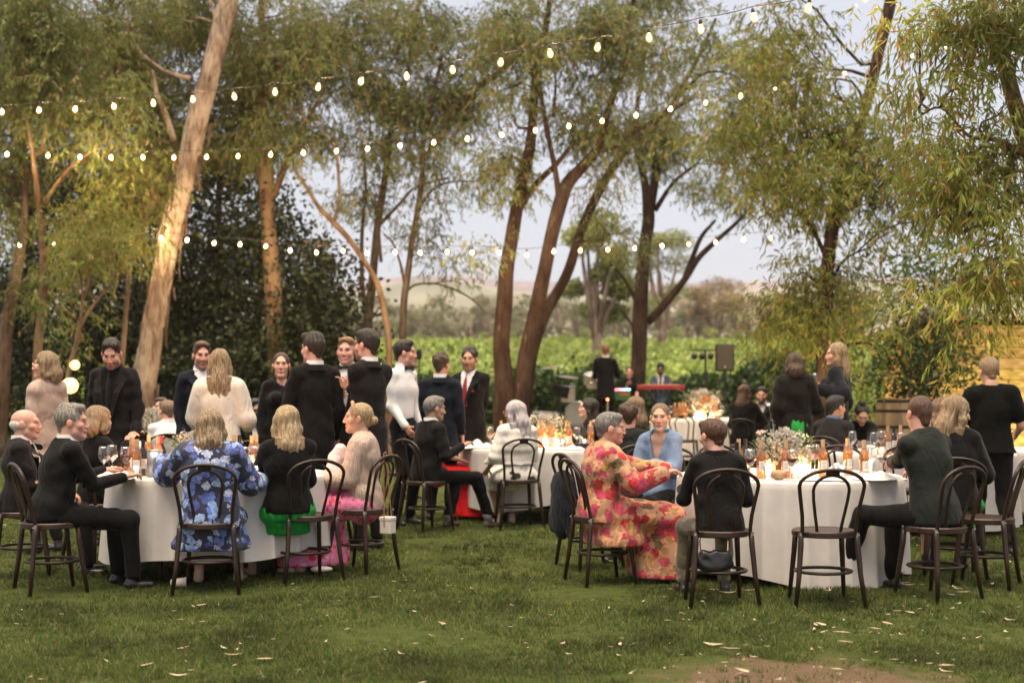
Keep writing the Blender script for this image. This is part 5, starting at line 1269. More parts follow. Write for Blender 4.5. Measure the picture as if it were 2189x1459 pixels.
def flowers(loc, scale, label, box=True, spire=((-.04, .30), (.12, .22)), seed=1, orange=1, lean=(0, 0)):
    r = thing('flower_arrangement', label, 'flowers', loc); q = np.random.default_rng(seed)
    if box:
        m = MB(); a, b_, t, hb = .052, .052, .008, .11
        m.box((-a, 0, hb/2), (t, 2*b_, hb)).box((a, 0, hb/2), (t, 2*b_, hb)).box((0, -b_-.001, hb/2), (2*a+t+.002, t, hb-.002)).box((0, b_+.001, hb/2), (2*a+t+.002, t, hb-.002)).box((0, 0, .006), (2*a-t, 2*b_-t, .008)); m.build('wooden_box', BOXW, r)
    base = .12 if box else .06
    for i in range(20):
        a = q.uniform(0, 6.28); e = q.uniform(0, .15)*scale; z = base+(q.uniform(.02, .17)-e*.4)*scale; rr = q.uniform(.028, .050)*scale; orr = i < orange
        V, Q = bloom_mesh(rr, 46, q); nd = np.array([math.cos(a)*.8, math.sin(a)*.8, .5]); 
        o = mesh_np('bloom', V, Q, PETO if orr else PETW, r, smooth=False); o.location = (math.cos(a)*e, math.sin(a)*e, z); o.rotation_euler = (-math.sin(a)*.8, math.cos(a)*.8, a)
    n = 330; a = q.uniform(0, 6.28, n); e = q.uniform(.02, .2, n)*scale; P = np.stack([np.cos(a)*e, np.sin(a)*e, base-.02+q.uniform(0, .16, n)*scale], 1); D = np.stack([np.cos(a), np.sin(a), q.uniform(-.5, 1.2, n)], 1); L = q.uniform(.03, .07, n)
    V, Q = leaves_mesh(P, D, L, L*.3); tag(mesh_np('greenery', V, Q, STEM, r, smooth=False), kind='stuff')
    n = 1100; a = q.uniform(0, 6.28, n); e = q.uniform(.02, .17, n)*scale; P = np.stack([np.cos(a)*e, np.sin(a)*e, base+q.uniform(-.02, .18, n)*scale], 1); L = q.uniform(.012, .024, n)
    V, Q = leaves_mesh(P, q.normal(0, 1, (n, 3)), L, L*.9); tag(mesh_np('filler_flowers', V, Q, PETW, r, smooth=False), kind='stuff')
    for (sx, hh) in spire:
        n = 60; t = np.linspace(.3, 1, n); P = np.stack([sx*(.4+t)+lean[0]*t*t, np.full(n, lean[1]), base+hh*t], 1)+q.normal(0, .008, (n, 3)); L = (1.15-t)*.028; V, Q = leaves_mesh(P, q.normal(0, 1, (n, 3)), L, L*.9)
        m = MB(); m.tube([(0, 0, base-.03)]+[(sx*(.4+tt)+lean[0]*tt*tt, lean[1], base+hh*tt) for tt in (.2, .5, .8, 1)], .0025, 4); o = m.build('flower_spire', STEM, r)
        mesh_np('florets', V, Q, PETW, o, smooth=False)
    return r
def put(key, x, y, z, label, rz=None, cat=None, group=None, sc=1.0):
    mk = {**BOT, 'glass': wineglass_make(0, None), 'glassred': wineglass_make(.018, REDW), 'glasspale': wineglass_make(.012, ROSEW), 'glasslow': wineglass_make(.002, REDW), 'tumbler': tumbler_make(0), 'tumblerw': tumbler_make(.05), 'candle': candle_make}[key]
    o = from_proto(key, mk); o.location = (x, y, z); o.rotation_euler = (0, 0, R(rz if rz is not None else random.uniform(-50, 50))); o.scale = (sc*(.9 if key in BOT else 1),)*3
    g = 'wine bottles on the tables' if key in BOT else 'wine glasses on the tables' if key.startswith('glass') else 'tumblers on the tables' if key.startswith('tum') else 'lit candles on the tables'
    return tag(o, label, None, group or g)
def on_table(T, items):
    "items: (key, px, py of its foot or None, Y, label)"
    for it in items:
        key, px, Y, label = it[:4]; put(key, (px-CX)/F*Y, Y, T[2], label, it[4] if len(it) > 4 else None)
# ================================================================== garments' cloths
def pattern(name, base, cols, scale=9, thr=.55, seed=0, stretch=(1, 1, 1)):
    "printed fabric: irregular coloured blossoms over a ground colour"
    m, n, l, b = nodes(name); co = texco(n, l, stretch)
    nz = noise_tex(n, l, co, scale*.8, 3); 
    add = n.new('ShaderNodeVectorMath'); add.operation = 'MULTIPLY_ADD'; add.inputs[1].default_value = (.09, .09, .09); l.new(nz.outputs[1], add.inputs[0]); l.new(co.outputs[0], add.inputs[2])
    v = n.new('ShaderNodeTexVoronoi'); v.inputs['Scale'].default_value = scale; l.new(add.outputs[0], v.inputs['Vector'])
    v2 = n.new('ShaderNodeTexVoronoi'); v2.inputs['Scale'].default_value = scale*3.1; l.new(add.outputs[0], v2.inputs['Vector'])
    sp = n.new('ShaderNodeSeparateColor'); l.new(v.outputs['Color'], sp.inputs[0])
    r = ramp(n, [(i/len(cols), c_) for i, c_ in enumerate(cols)]); r.color_ramp.interpolation = 'CONSTANT'; l.new(sp.outputs[0], r.inputs[0])
    sp2 = n.new('ShaderNodeSeparateColor'); l.new(v2.outputs['Color'], sp2.inputs[0])
    mp = n.new('ShaderNodeMapRange'); mp.inputs[3].default_value = .55; mp.inputs[4].default_value = 1.35; l.new(sp2.outputs[1], mp.inputs[0])
    mu = n.new('ShaderNodeVectorMath'); mu.operation = 'SCALE'; l.new(r.outputs[0], mu.inputs[0]); l.new(mp.outputs[0], mu.inputs['Scale'])
    ad = n.new('ShaderNodeMath'); ad.operation = 'MULTIPLY_ADD'; ad.inputs[1].default_value = .35; l.new(v2.outputs['Distance'], ad.inputs[0]); l.new(v.outputs['Distance'], ad.inputs[2])
    mk = n.new('ShaderNodeMapRange'); mk.inputs[1].default_value = thr; mk.inputs[2].default_value = thr+.06; mk.inputs[3].default_value = 0; mk.inputs[4].default_value = 1; l.new(ad.outputs[0], mk.inputs[0])
    mx = n.new('ShaderNodeMixRGB'); l.new(mk.outputs[0], mx.inputs[0]); l.new(mu.outputs[0], mx.inputs[1]); mx.inputs[2].default_value = (*base, 1)
    l.new(mx.outputs[0], b.inputs['Base Color']); b.inputs['Roughness'].default_value = .75; b.inputs['Sheen Weight'].default_value = .15
    co2 = texco(n, l, (1, 1, .45)); t2 = noise_tex(n, l, co2, 13, 3); bump(n, l, b, t2, .5, .03); return m
BLUEP = pattern('print_blue_floral', (.016, .018, .045), [(.10, .17, .55), (.02, .025, .07), (.20, .33, .62), (.06, .09, .33), (.42, .46, .66), (.12, .15, .40), (.28, .40, .68)], 15, .70)
PINKP = pattern('print_pink_floral', (.72, .20, .38), [(.66, .03, .05), (.78, .30, .50), (.65, .05, .12), (.80, .40, .58)], 20, .58)
REDP = pattern('print_red_floral', (.42, .22, .13), [(.46, .02, .03), (.50, .24, .12), (.50, .06, .10), (.46, .22, .08), (.34, .015, .02), (.54, .28, .16), (.42, .035, .09), (.14, .09, .03)], 14, .80)
COWP = pattern('print_cow', (.72, .68, .63), [(.03, .018, .015), (.72, .68, .63), (.72, .68, .63), (.05, .03, .025)], 6, .45)
FLORW = pattern('print_white_floral', (.55, .5, .42), [(.14, .13, .10), (.6, .55, .45), (.3, .25, .15)], 22, .4)
C_BLK = cloth('knit_black', (.008, .0075, .0075), .95, .08, .3, .5); C_VELV = cloth('velvet_black', (.009, .008, .009), .9, .15, .3, .5); C_NAVY = cloth('wool_navy', (.010, .011, .017), .95, .12, .3, .6)
C_CREAM = cloth('knit_cream', (.66, .60, .53), .9, .2, .06, .7); C_TAN = cloth('knit_tan_rose', (.42, .31, .26), .9, .15, .14, .9); C_GREEN = cloth('satin_green', (.02, .28, .05), .6, .1, .15, .7)
C_RED = cloth('satin_red', (.62, .012, .015), .6, .1, .1, .5); C_DENIM = cloth('denim', (.15, .21, .33), .9, .2, .25, .6); C_PBLUE = cloth('trouser_sky', (.20, .42, .60), .85, .1, .08, .5)
C_SUITB = SUITS['black']; TR = cloth('trouser_black', (.007, .0065, .007), .85, .06, .25, .5); TRN = cloth('trouser_navy', (.009, .010, .015), .85, .06, .25, .5); C_DOT = cloth('boucle_dark', (.013, .011, .010), .95, .12, .5, .9)
C_BEI = cloth('trouser_sand', (.42, .30, .16), .85, .1, .1, .5); FUR = hair_mat('fur_blush', (.42, .29, .23), (.66, .52, .44)); C_WJ = cloth('jacket_ivory', (.72, .68, .64), .85, .2, .06, .5); C_CAMO = pattern('print_dusky', (.10, .085, .05), [(.16, .14, .07), (.06, .05, .04), (.22, .18, .12)], 9, .6)
BOWK = M('bow_black', (.008, .008, .008), .5, .2, 30, 0); TIER = M('tie_red', (.24, .012, .02), .5, .2, 40, .2); TIEK = cloth('tie_dark', (.01, .01, .012)); TIEW = cloth('tie_silver', (.5, .47, .46)); TEAL = M('choker_teal', (.02, .42, .45), .6, .1, 20, 0); GREYB = cloth('jacket_blue_grey', (.05, .065, .10), .9, .25, .2, .5); CUFFB = cloth('shirt_blue', (.12, .17, .32), .85, .1, .1, .4)
SHO2 = M('shoe_pale', (.5, .36, .26), .6, .1, 20, .1); SOCKM = cloth('sock_grey', (.3, .31, .35), .9, .1, .3, .3); GSTAND = 'guests standing on the lawn'; GSIT = 'guests seated round the tables'

# ================================================================== tables
T1 = round_table(470, 10.75, .82, 'round table among the guests at left, behind the woman in the blue floral dress', 'white cloth on the left front table, mostly hidden by the guests round it', .17, 1)
T3 = round_table(1686, 10.57, .82, 'round table at right with the empty bentwood chair in front of it', 'white cloth hanging to the grass behind the empty bentwood chair', .03, 6, [(5.75, .25, .03)])
T2 = round_table(1165, 15.1, .9, 'round table in the middle behind the silver haired woman', 'white cloth of the middle table beside the woman in the ivory jacket', .16, 3)
T4 = round_table(1505, 24.2, .9, 'small looking far table in front of the keyboard player', 'white cloth of the far table in front of the band', .05, 4)
T5 = round_table(385, 16.2, .9, 'far left table below the big leaning gum trunk', 'white cloth of the far left table below the leaning gum', .05, 5)
T6 = round_table(1965, 13.9, .9, 'round table where the woman looks down at her phone', 'white cloth on the table of the woman with the phone', .05, 7)
T7 = round_table(2335, 14.4, .9, 'round table cut off by the right edge behind the woman in black', 'white cloth at the right edge behind the standing woman in black', .12, 8)

# ================================================================== people
P = person
# --- left front table
J1 = P('bald elderly man in a dark suit and pale tie sitting at the far left', 55, 873, 10.5, -72, 'sit', head=(-12, 0, 0), jacket=SUITS['charcoal'], collar=CUFFW, vee=.28, tie=TIEW, lower=TR, hair='balding', hcol='white', brow=(.4, .32, .26), skin='pink', group=GSIT, hem=.05)
J2 = P('grey haired man in a dark suit leaning on the table with his back turned', 156, 866, 9.75, -58, 'sit', torso=(0, -10, 0), head=(-22, 2, 0), jacket=SUITS['black'], collar=CUFFW, vee=.3, lower=TR, hair='quiff', hcol='salt', brow=(.2, .17, .15), skin='pink', rw=('w', 268, 1018, 9.85), lw=('w', 226, 1004, 10.2), group=GSIT, build=1.06, hem=.06, knees={1: (.14, .46, .50), -1: (-.12, .44, .50)})
J3 = P('woman with a tousled sandy bob in black, one hand raised', 213, 868, 11.2, -40, 'sit', fem=True, head=(8, 0, 0), top=C_BLK, lower=TR, hair='bob', hcol='sandy', skin='pink', rw=('w', 274, 946, 11.05), lw=('w', 235, 1000, 11.4), group=GSIT)
J4 = P('grey blonde woman in a tan rose jumper standing at the left, looking left', 98, 752, 11.9, 52, h=1.62, fem=True, head=(42, 4, 0), top=C_TAN, lower=TR, hair='bob', hcol='sandy', skin='pink', fit=.012, glasses=True, group=GSTAND, hem=.12)
J5 = P('bearded man all in black standing and looking down by the paper lanterns', 236, 727, 12.3, 172, torso=(0, -5, 0), head=(12, -22, 0), jacket=SUITS['charcoal'], collar=C_BLK, vee=.42, tie=TIEK, lower=TR, hair='short', hcol='dark', skin='pink', stub=.6, group=GSTAND, build=1.03)
J6 = P('blonde woman in black at the far left table talking in front of the leaning trunk', 292, 852, 16.3, -115, 'sit', fem=True, head=(10, 4, 0), top=C_BLK, lower=TR, hair='bun', hcol='blonde', skin='fair', lips=(.42, .07, .06), group=GSIT, earring=True)
J7 = P('man in a white shirt with his back turned at the far left table', 356, 857, 15.2, 12, 'sit', top=CUFFW, collar=CUFFW, lower=TR, hair='short', hcol='light', head=(25, -8, 0), skin='pink', group=GSIT, hem=.0)
J8 = P('dark haired woman in a leafy print at the far left table, half hidden', 409, 862, 16.9, 150, 'sit', fem=True, top=FLORW, lower=TR, hair='long', hcol='black', skin='fair', group=GSIT)
J8b = P('brown haired man barely showing beyond the man in the white shirt', 344, 850, 17.6, 175, 'sit', jacket=SUITS['navy'], lower=TR, hair='short', hcol='brown', collar=CUFFW, skin='pink', group=GSIT)
J9 = P('man in a navy suit standing half behind the woman in the cream jumper', 432, 731, 13.3, -150, head=(-8, -4, 0), jacket=SUITS['navy'], collar=CUFFW, vee=.3, lower=TRN, hair='crop', hcol='auburn', skin='pink', stub=.5, group=GSTAND)
J10 = P('long haired blonde woman in a cream jumper and sky blue trousers, back turned', 470, 747, 12.15, 8, h=1.70, fem=True, top=C_CREAM, lower=C_PBLUE, hair='long', hcol='balayage', skin='fair', fit=.022, sleeve_fit=.022, hem=.04, lw=(-.20, .30, 1.0), rw=(.22, .24, 1.02), group=GSTAND, build=1.1)
J11 = P('woman with hair tied back in black velvet holding a wine glass', 601, 753, 13.0, -158, h=1.70, fem=True, head=(-14, 4, 0), top=C_VELV, lower=C_VELV, legc='dress', skirt_hem=.45, flare=.06, hair='bun', hcol='brown', skin='fair', lips=(.5, .2, .17), lw=('w', 655, 865, 12.75), earring=True, group=GSTAND, fit=.012, neckw=(.055, .05, .10), stub=0, curl=.9)
J12 = P('tall dark haired man in a black suit seen from behind, head turned left', 668, 708, 12.2, 30, h=1.86, head=(20, 0, 0), jacket=SUITS['black'], collar=CUFFW, lower=TR, hair='quiff', hcol='dark', skin='pink', group=GSTAND, build=1.02, lw=(-.2, .3, 1.15), hem=.26)
J13 = P('laughing fair haired man in a dinner jacket holding red wine', 741, 722, 13.3, 172, h=1.80, head=(0, 2, 0), jacket=SUITS['black'], collar=CUFFW, vee=.46, bow=BOWK, lower=TR, hair='crop', hcol='ginger', skin='pink', smile=2, rw=('w', 730, 842, 12.9), group=GSTAND, curl=1.0, wide=1.06)
J14 = P('dark haired man in a charcoal suit with his back turned, gesturing at left', 783, 705, 12.1, 48, h=1.84, head=(12, 0, 0), jacket=SUITS['charcoal'], collar=CUFFW, lower=TR, hair='short', hcol='dark', skin='pink', stub=.5, group=GSTAND, lw=('w', 752, 812, 12.35), rw=('w', 745, 828, 12.2), curl=.5, hem=.26, build=1.04)
J15 = P('man in a white shirt and black bow tie standing side on', 867, 727, 14.2, -128, h=1.80, head=(38, 0, 0), top=CUFFW, collar=CUFFW, bow=BOWK, lower=TR, hair='short', hcol='dark', skin='pink', stub=.25, group=GSTAND, hem=0, rw=('w', 868, 912, 14.0), fit=.0, build=.93)
J16 = P('curly haired man in a navy suit seen from behind', 944, 750, 14.7, -8, h=1.74, head=(-18, 0, 0), jacket=SUITS['navy'], collar=CUFFW, lower=TRN, hair='curly', hcol='brown', skin='pink', group=GSTAND, hem=.24, build=1.04)
J17 = P('curly haired man in a dark suit with a red tie and pocket square', 1003, 737, 15.4, 155, h=1.82, head=(14, -2, 0), jacket=SUITS['black'], collar=CUFFW, vee=.34, tie=TIER, lower=TR, hair='curly', hcol='dark', skin='olive', stub=.45, group=GSTAND, lw=('w', 1018, 916, 15.7), build=1.05,
        extra=lambda J: MB().add([tuple(J['N']+J['rt']*-.125-J['up']*.20+J['fw']*.136), tuple(J['N']+J['rt']*-.075-J['up']*.205+J['fw']*.150), tuple(J['N']+J['rt']*-.075-J['up']*.180+J['fw']*.150), tuple(J['N']+J['rt']*-.10-J['up']*.165+J['fw']*.148), tuple(J['N']+J['rt']*-.125-J['up']*.19+J['fw']*.138)], [(0, 1, 2, 3, 4)]).build('pocket_square', TIER, J['root']))
J18 = P('man in a bow tie peering round from a seat behind the cream jumper', 546, 853, 14.3, -170, 'sit', head=(12, -6, 8), jacket=SUITS['black'], collar=CUFFW, vee=.34, bow=BOWK, lower=TR, hair='short', hcol='black', skin='olive', stub=.3, group=GSIT)
J19 = P('woman with wavy blonde hair in a loose blue floral dress, back turned', 449, 877, 9.72, 4, 'sit', fem=True, head=(6, 0, 0), top=BLUEP, lower=BLUEP, legc='dress', skirt_hem=.30, flare=.13, drape=True, hair='lob', hcol='balayage', skin='fair', fit=.038, sleeve_fit=.028, hem=.2, lw=(-.38, .36, .92), rw=(.30, .34, .78), shoes=SHO2, group=GSIT, build=1.10, curl=.8, hair_n=1000)
J20 = P('woman with very long straight blonde hair in black with a green skirt', 612, 868, 10.15, 24, 'sit', fem=True, head=(-4, -3, 0), top=C_BLK, lower=C_GREEN, legc='skirt', skirt_hem=.26, flare=.06, drape=True, hair='long', hcol='blonde', skin='fair', fit=.02, lw=(-.16, .34, .80), rw=(.12, .34, .78), hem=.05, shoes=SHO2, group=GSIT, hair_n=1200, hairlen=1.0, build=1.04, sleeve_fit=.006)
J21 = P('blonde woman in a blush fur coat and pink floral dress facing left', 765, 861, 10.75, 88, 'sit', fem=True, head=(4, 0, 0), top=FUR, lower=PINKP, legc='dress', skirt_hem=.06, flare=.12, hair='headband', hcol='blonde', skin='fair', fit=.035, sleeve_fit=.018, lw=(-.10, .30, .72), rw=(.10, .30, .70), hem=.14, fur=True, shoes=SHO2, group=GSIT, curl=.7)
def shawl():
    s = SDF(.016, .04); s.ell((-.02, .17, .80), (.12, .08, .15)).ell((.03, .20, .70), (.13, .10, .10)).ell((0, .14, .93), (.09, .06, .07)); V, Q = s.mesh(wrinkle(.012, 1.6, 4)); o = mesh_np('shawl', V, Q, cloth('shawl_blush', (.66, .52, .52), .85, .2, .05, .9), J21['root'])
shawl()
# --- middle table
J22 = P('grey haired man in a dark suit and pale socks sitting side on, hand open', 932, 848, 13.75, -52, 'sit', head=(-12, -4, 0), torso=(0, -4, 0), jacket=SUITS['black'], collar=CUFFW, lower=TR, hair='crop', hcol='grey', skin='olive', socks=SOCKM, shoes=M('shoe_brown', (.10, .06, .05), .5), rw=('w', 990, 952, 13.7), lw=('w', 960, 960, 14.1), group=GSIT, hem=.08, feet={1: (.16, .60, .085), -1: (-.10, .30, .085)}, knees={1: (.17, .44, .52), -1: (-.12, .42, .50)})
J23 = P('person in a long red dress hidden behind the grey haired man', 940, 868, 14.75, -78, 'sit', fem=True, top=C_RED, lower=C_RED, legc='dress', skirt_hem=.04, flare=.12, hair='bun', hcol='dark', skin='fair', group=GSIT, sleeve='short')
J24 = P('silver haired woman in an ivory jacket and cow print at the middle table', 1098, 857, 13.95, 14, 'sit', fem=True, head=(42, -4, 0), top=C_WJ, lower=COWP, legc='skirt', skirt_hem=.36, flare=.05, hair='lob', hcol='silver', skin='olive', fit=.025, sleeve_fit=.014, hem=-.09, shoes=SHO2, group=GSIT, glasses=True, lw=(-.26, .16, .60), feet={-1: (-.10, .38, .085), 1: (.04, .38, .085)}, hair_n=800)
J25 = P('dark haired woman smiling in profile at the middle table, hand by her face', 1258, 851, 16.1, 82, 'sit', fem=True, head=(10, 4, 0), top=C_BLK, lower=TR, hair='long', hcol='dark', skin='fair', smile=1.6, rw=('w', 1276, 905, 15.8), group=GSIT, curl=1.1)
J26 = P('light brown haired woman partly hidden beside the smiling dark haired woman', 1356, 848, 16.2, 50, 'sit', fem=True, top=C_BLK, lower=TR, hair='long', hcol='light', skin='fair', group=GSIT)
J27 = P('curly brown haired man in a dark green jacket with his back turned', 1343, 862, 12.6, 18, 'sit', head=(-20, 0, 0), jacket=SUITS['green'], lower=TR, hair='curly', hcol='brown', skin='pink', group=GSIT, hem=.05, build=1.05)
# --- right front table
def denim_extra(J):
    mb = MB(); c0 = J['N']+J['up']*.035+J['fw']*.014; ax = J['up']
    mb.tube([tuple(c0+J['rt']*.052*math.cos(t)+J['fw']*.050*math.sin(t)) for t in np.linspace(0, 6.283, 17)[:-1]], .009, 6, closed=True, flat=1.5); mb.build('choker', TEAL, J['root'], smooth=True)
J28 = P('young woman in a denim jacket and turquoise choker with hair slicked back', 1411, 862, 11.55, 145, 'sit', fem=True, head=(22, -2, 0), top=C_DENIM, lower=TR, hair='bun', hcol='light', skin='fair', lips=(.45, .17, .15), earring=True, group=GSIT, fit=.02, sleeve_fit=.008, vee=.34, lw=(-.12, .32, .82), rw=(.12, .34, .80), extra=denim_extra)
J29 = P('grey haired woman in glasses and a long red and peach floral dress', 1308, 883, 10.15, -72, 'sit', fem=True, head=(-14, -3, 0), top=REDP, lower=REDP, legc='dress', skirt_hem=.03, flare=.11, drape=True, hair='crop', hcol='grey', skin='pink', fit=.035, sleeve_fit=.018, hem=.12, glasses=True, rw=('w', 1418, 1012, 10.05), lw=('w', 1440, 1008, 10.3), group=GSIT, build=1.12, torso=(0, -3, 0), knees={1: (.14, .46, .50), -1: (-.12, .46, .50)})
J30 = P('person with short reddish brown hair in a black jacket, back turned', 1520, 897, 9.3, 4, 'sit', head=(24, -6, 0), torso=(0, -7, 0), jacket=SUITS['black'], lower=C_CAMO, hair='crop', hcol='auburn', skin='pink', group=GSIT, hem=.07, build=1.0, fem=True, rw=(.18, .30, .68), lw=(-.16, .34, .80), earring=False)
J31 = P('broad man in a dark green suit with cropped hair, back turned, at right', 1963, 853, 9.55, 34, 'sit', head=(-22, -4, 0), torso=(0, -8, 0), jacket=SUITS['green'], lower=TR, hair='buzz', hcol='auburn', skin='pink', group=GSIT, hem=.09, build=1.10, lw=('w', 1890, 1010, 10.2), rw=('w', 1930, 1030, 10.3), feet={-1: (-.16, .62, .085), 1: (.10, .40, .085)}, knees={-1: (-.16, .44, .52), 1: (.12, .42, .50)})
J32 = P('woman with a layered sandy bob in fluffy black, face turned right', 2050, 849, 10.5, -10, 'sit', fem=True, head=(-62, -8, 0), top=C_VELV, lower=C_GREEN, legc='skirt', skirt_hem=.3, flare=.03, hair='lob', hcol='sandy', skin='fair', group=GSIT, fit=.03, sleeve_fit=.015, hem=.08, rw=('w', 2088, 985, 10.7), fur=True, hair_n=900)
J33 = P('fair haired woman in a white ruffled top half hidden behind the bob', 2012, 851, 12.1, -20, 'sit', fem=True, top=FLORW, lower=TR, hair='lob', hcol='light', skin='fair', group=GSIT)
J34 = P('woman in black with cropped fair hair walking away at the right edge', 2112, 769, 11.7, -6, h=1.70, fem=True, head=(8, -12, 0), top=cloth('tee_black', (.006, .006, .006), .9, .05), sleeve='short', lower=TR, hair='crop', hcol='sandy', skin='fair', group=GSTAND, fit=.016, sleeve_fit=.02, hem=.05, lw=(-.22, .28, 1.02), rw=(.26, .24, 1.0), build=1.14, feet={-1: (-.08, .06, .085), 1: (.11, -.22, .12)}, neckw=(.07, 0, .03))
# --- far right table
J35 = P('woman with a black topknot looking down at her phone', 1845, 868, 15.3, 172, 'sit', fem=True, head=(6, -32, 0), torso=(0, -8, 0), top=C_BLK, lower=TR, hair='topknot', hcol='black', skin='asian', lips=(.55, .05, .05), lw=('w', 1856, 958, 14.95), rw=('w', 1836, 955, 14.95), group=GSIT, fit=.02, curl=.9, neckw=(.05, .0, .03))
J36 = P('dark haired man in a dark jacket and blue collar turned away beside the topknot', 1788, 846, 14.5, -38, 'sit', head=(-22, 0, 0), torso=(0, -6, 0), jacket=SUITS['grey'], collar=CUFFB, lower=TR, hair='short', hcol='black', skin='tan', group=GSIT)
J37 = P('brown haired woman in a dark tweed jacket and bright green skirt, back turned', 1697, 755, 15.4, 4, h=1.72, fem=True, top=C_DOT, lower=C_GREEN, legc='skirt', skirt_hem=.35, flare=.07, hair='bob', hcol='brown', skin='fair', group=GSTAND, fit=.04, sleeve_fit=.02, hem=.10, build=1.12, rw=(.22, .26, 1.1))
J38 = P('woman with long wavy fair hair in a navy coat holding a glass of bubbly', 1787, 733, 15.6, 62, h=1.80, fem=True, head=(24, 2, 0), top=C_NAVY, lower=C_BEI, hair='long', hcol='balayage', skin='fair', group=GSTAND, fit=.035, sleeve_fit=.02, hem=.12, lw=('w', 1755, 832, 15.4), curl=1.0, build=1.05)
J39 = P('long curly dark haired woman in black leaning over the far table', 1593, 822, 21.2, -20, 'sit', fem=True, head=(-22, -4, 0), top=C_BLK, lower=TR, hair='long', hcol='auburn', skin='fair', group=GSIT, fit=.03, sleeve_fit=.012, rw=('w', 1640, 908, 21.6), build=1.1)
J40 = P('bearded man in a bow tie grinning behind his hand at the far table', 1628, 823, 22.2, 150, 'sit', head=(14, -8, 0), jacket=SUITS['black'], collar=CUFFW, vee=.34, bow=BOWK, lower=TR, hair='short', hcol='black', skin='pink', beard=(.02, .012, .01), smile=2, rw=('w', 1612, 868, 21.9), group=GSIT)
# --- band
J41 = P('singer in a black suit with his back to the lawn', 1295, 735, 28.3, -8, h=1.82, jacket=SUITS['black'], collar=CUFFW, lower=TR, hair='crop', hcol='ginger', skin='pink', lw=(-.18, .35, 1.2), rw=(.2, .34, 1.2), hem=.26, build=1.05)
J42 = P('musician in a black tee sitting behind the green lit sampler', 1345, 783, 30.6, 178, 'sit', fem=True, top=C_BLK, sleeve='short', lower=TR, hair='bun', hcol='dark', skin='pink', rw=(.05, .25, .95), hem=.1)
J43 = P('bearded keyboard player in a blue grey jacket and dark tie', 1412, 775, 30.4, 172, 'sit', head=(0, -16, 0), jacket=GREYB, collar=CUFFW, vee=.42, tie=TIEK, lower=TR, hair='short', hcol='black', skin='brown', beard=(.02, .013, .01), rw=(.12, .35, .90), lw=(-.22, .36, .90))

# ================================================================== chairs
chair_for(J1, 'bentwood chair under the bald man at the far left', .02); chair_for(J2, 'bentwood chair under the grey haired man leaning on the table', .04)
chair_for(J3, 'bentwood chair hidden under the woman with the raised hand'); chair_for(J19, 'bentwood chair under the woman in the blue floral dress', .03)
chair('bentwood chair turned sideways under the long haired woman in the green skirt', 0, 0, 28, ((655-CX)/F*10.25, 10.2)); chair('bentwood chair with a boxy white bag hung on it under the woman in fur', 0, 0, 62, ((772-CX)/F*10.75, 10.72))
chair_for(J22, 'bentwood chair under the grey haired man with pale socks', .04); chair('bentwood chair of the person in red behind the grey haired man', 868, 15.0, -60); chair_for(J24, 'bentwood chair under the woman in the ivory jacket', .04)
chair('empty bentwood chair the man in the red tie rests his hand on', 1022, 15.75, -20); chair('empty bentwood chair seen side on with a dark jacket on its back', 1264, 10.95, -68)
chair_for(J29, 'bentwood chair under the woman in the long floral dress', .03); chair_for(J30, 'bentwood chair with a black handbag under the person with short brown hair', .03)
chair('empty bentwood chair facing the white cloth, nearest the camera', 1760, 9.15, 1); chair_for(J31, 'bentwood chair under the broad man in dark green', .06); chair('bentwood chair side on behind the broad man, nearest the right edge', 2105, 10.0, 62)
chair('empty bentwood chair in front of the far table before the band', 1465, 22.9, -22); chair_for(J39, 'bentwood chair under the long curly haired woman'); chair('empty bentwood chair at the back left of the right front table', 1566, 12.05, -155)
chair('empty bentwood chair at the back of the right front table', 1800, 11.95, 175); chair('empty bentwood chair with a pale sheen left of the phone woman', 1790, 13.4, -60); chair('empty bentwood chair at the near side of the phone table', 1915, 12.6, 8)
chair('empty bentwood chair between the green skirt and the fur coat', 683, 12.25, 165); chair('empty bentwood chair in front of the peering man in the bow tie', 535, 13.4, 10); chair_for(J18, 'bentwood chair under the peering man in the bow tie')
for J_, lb in ((J6, 'chair of the blonde woman below the leaning trunk'), (J7, 'chair of the man in the white shirt at the far left table'), (J27, 'bentwood chair under the curly haired man in the green jacket'), (J28, 'bentwood chair under the woman in the denim jacket'), (J25, 'bentwood chair of the smiling woman in profile'), (J35, 'bentwood chair under the woman with the phone'), (J36, 'bentwood chair under the man with the blue collar'), (J32, 'bentwood chair under the woman in fluffy black')):
    chair_for(J_, lb)

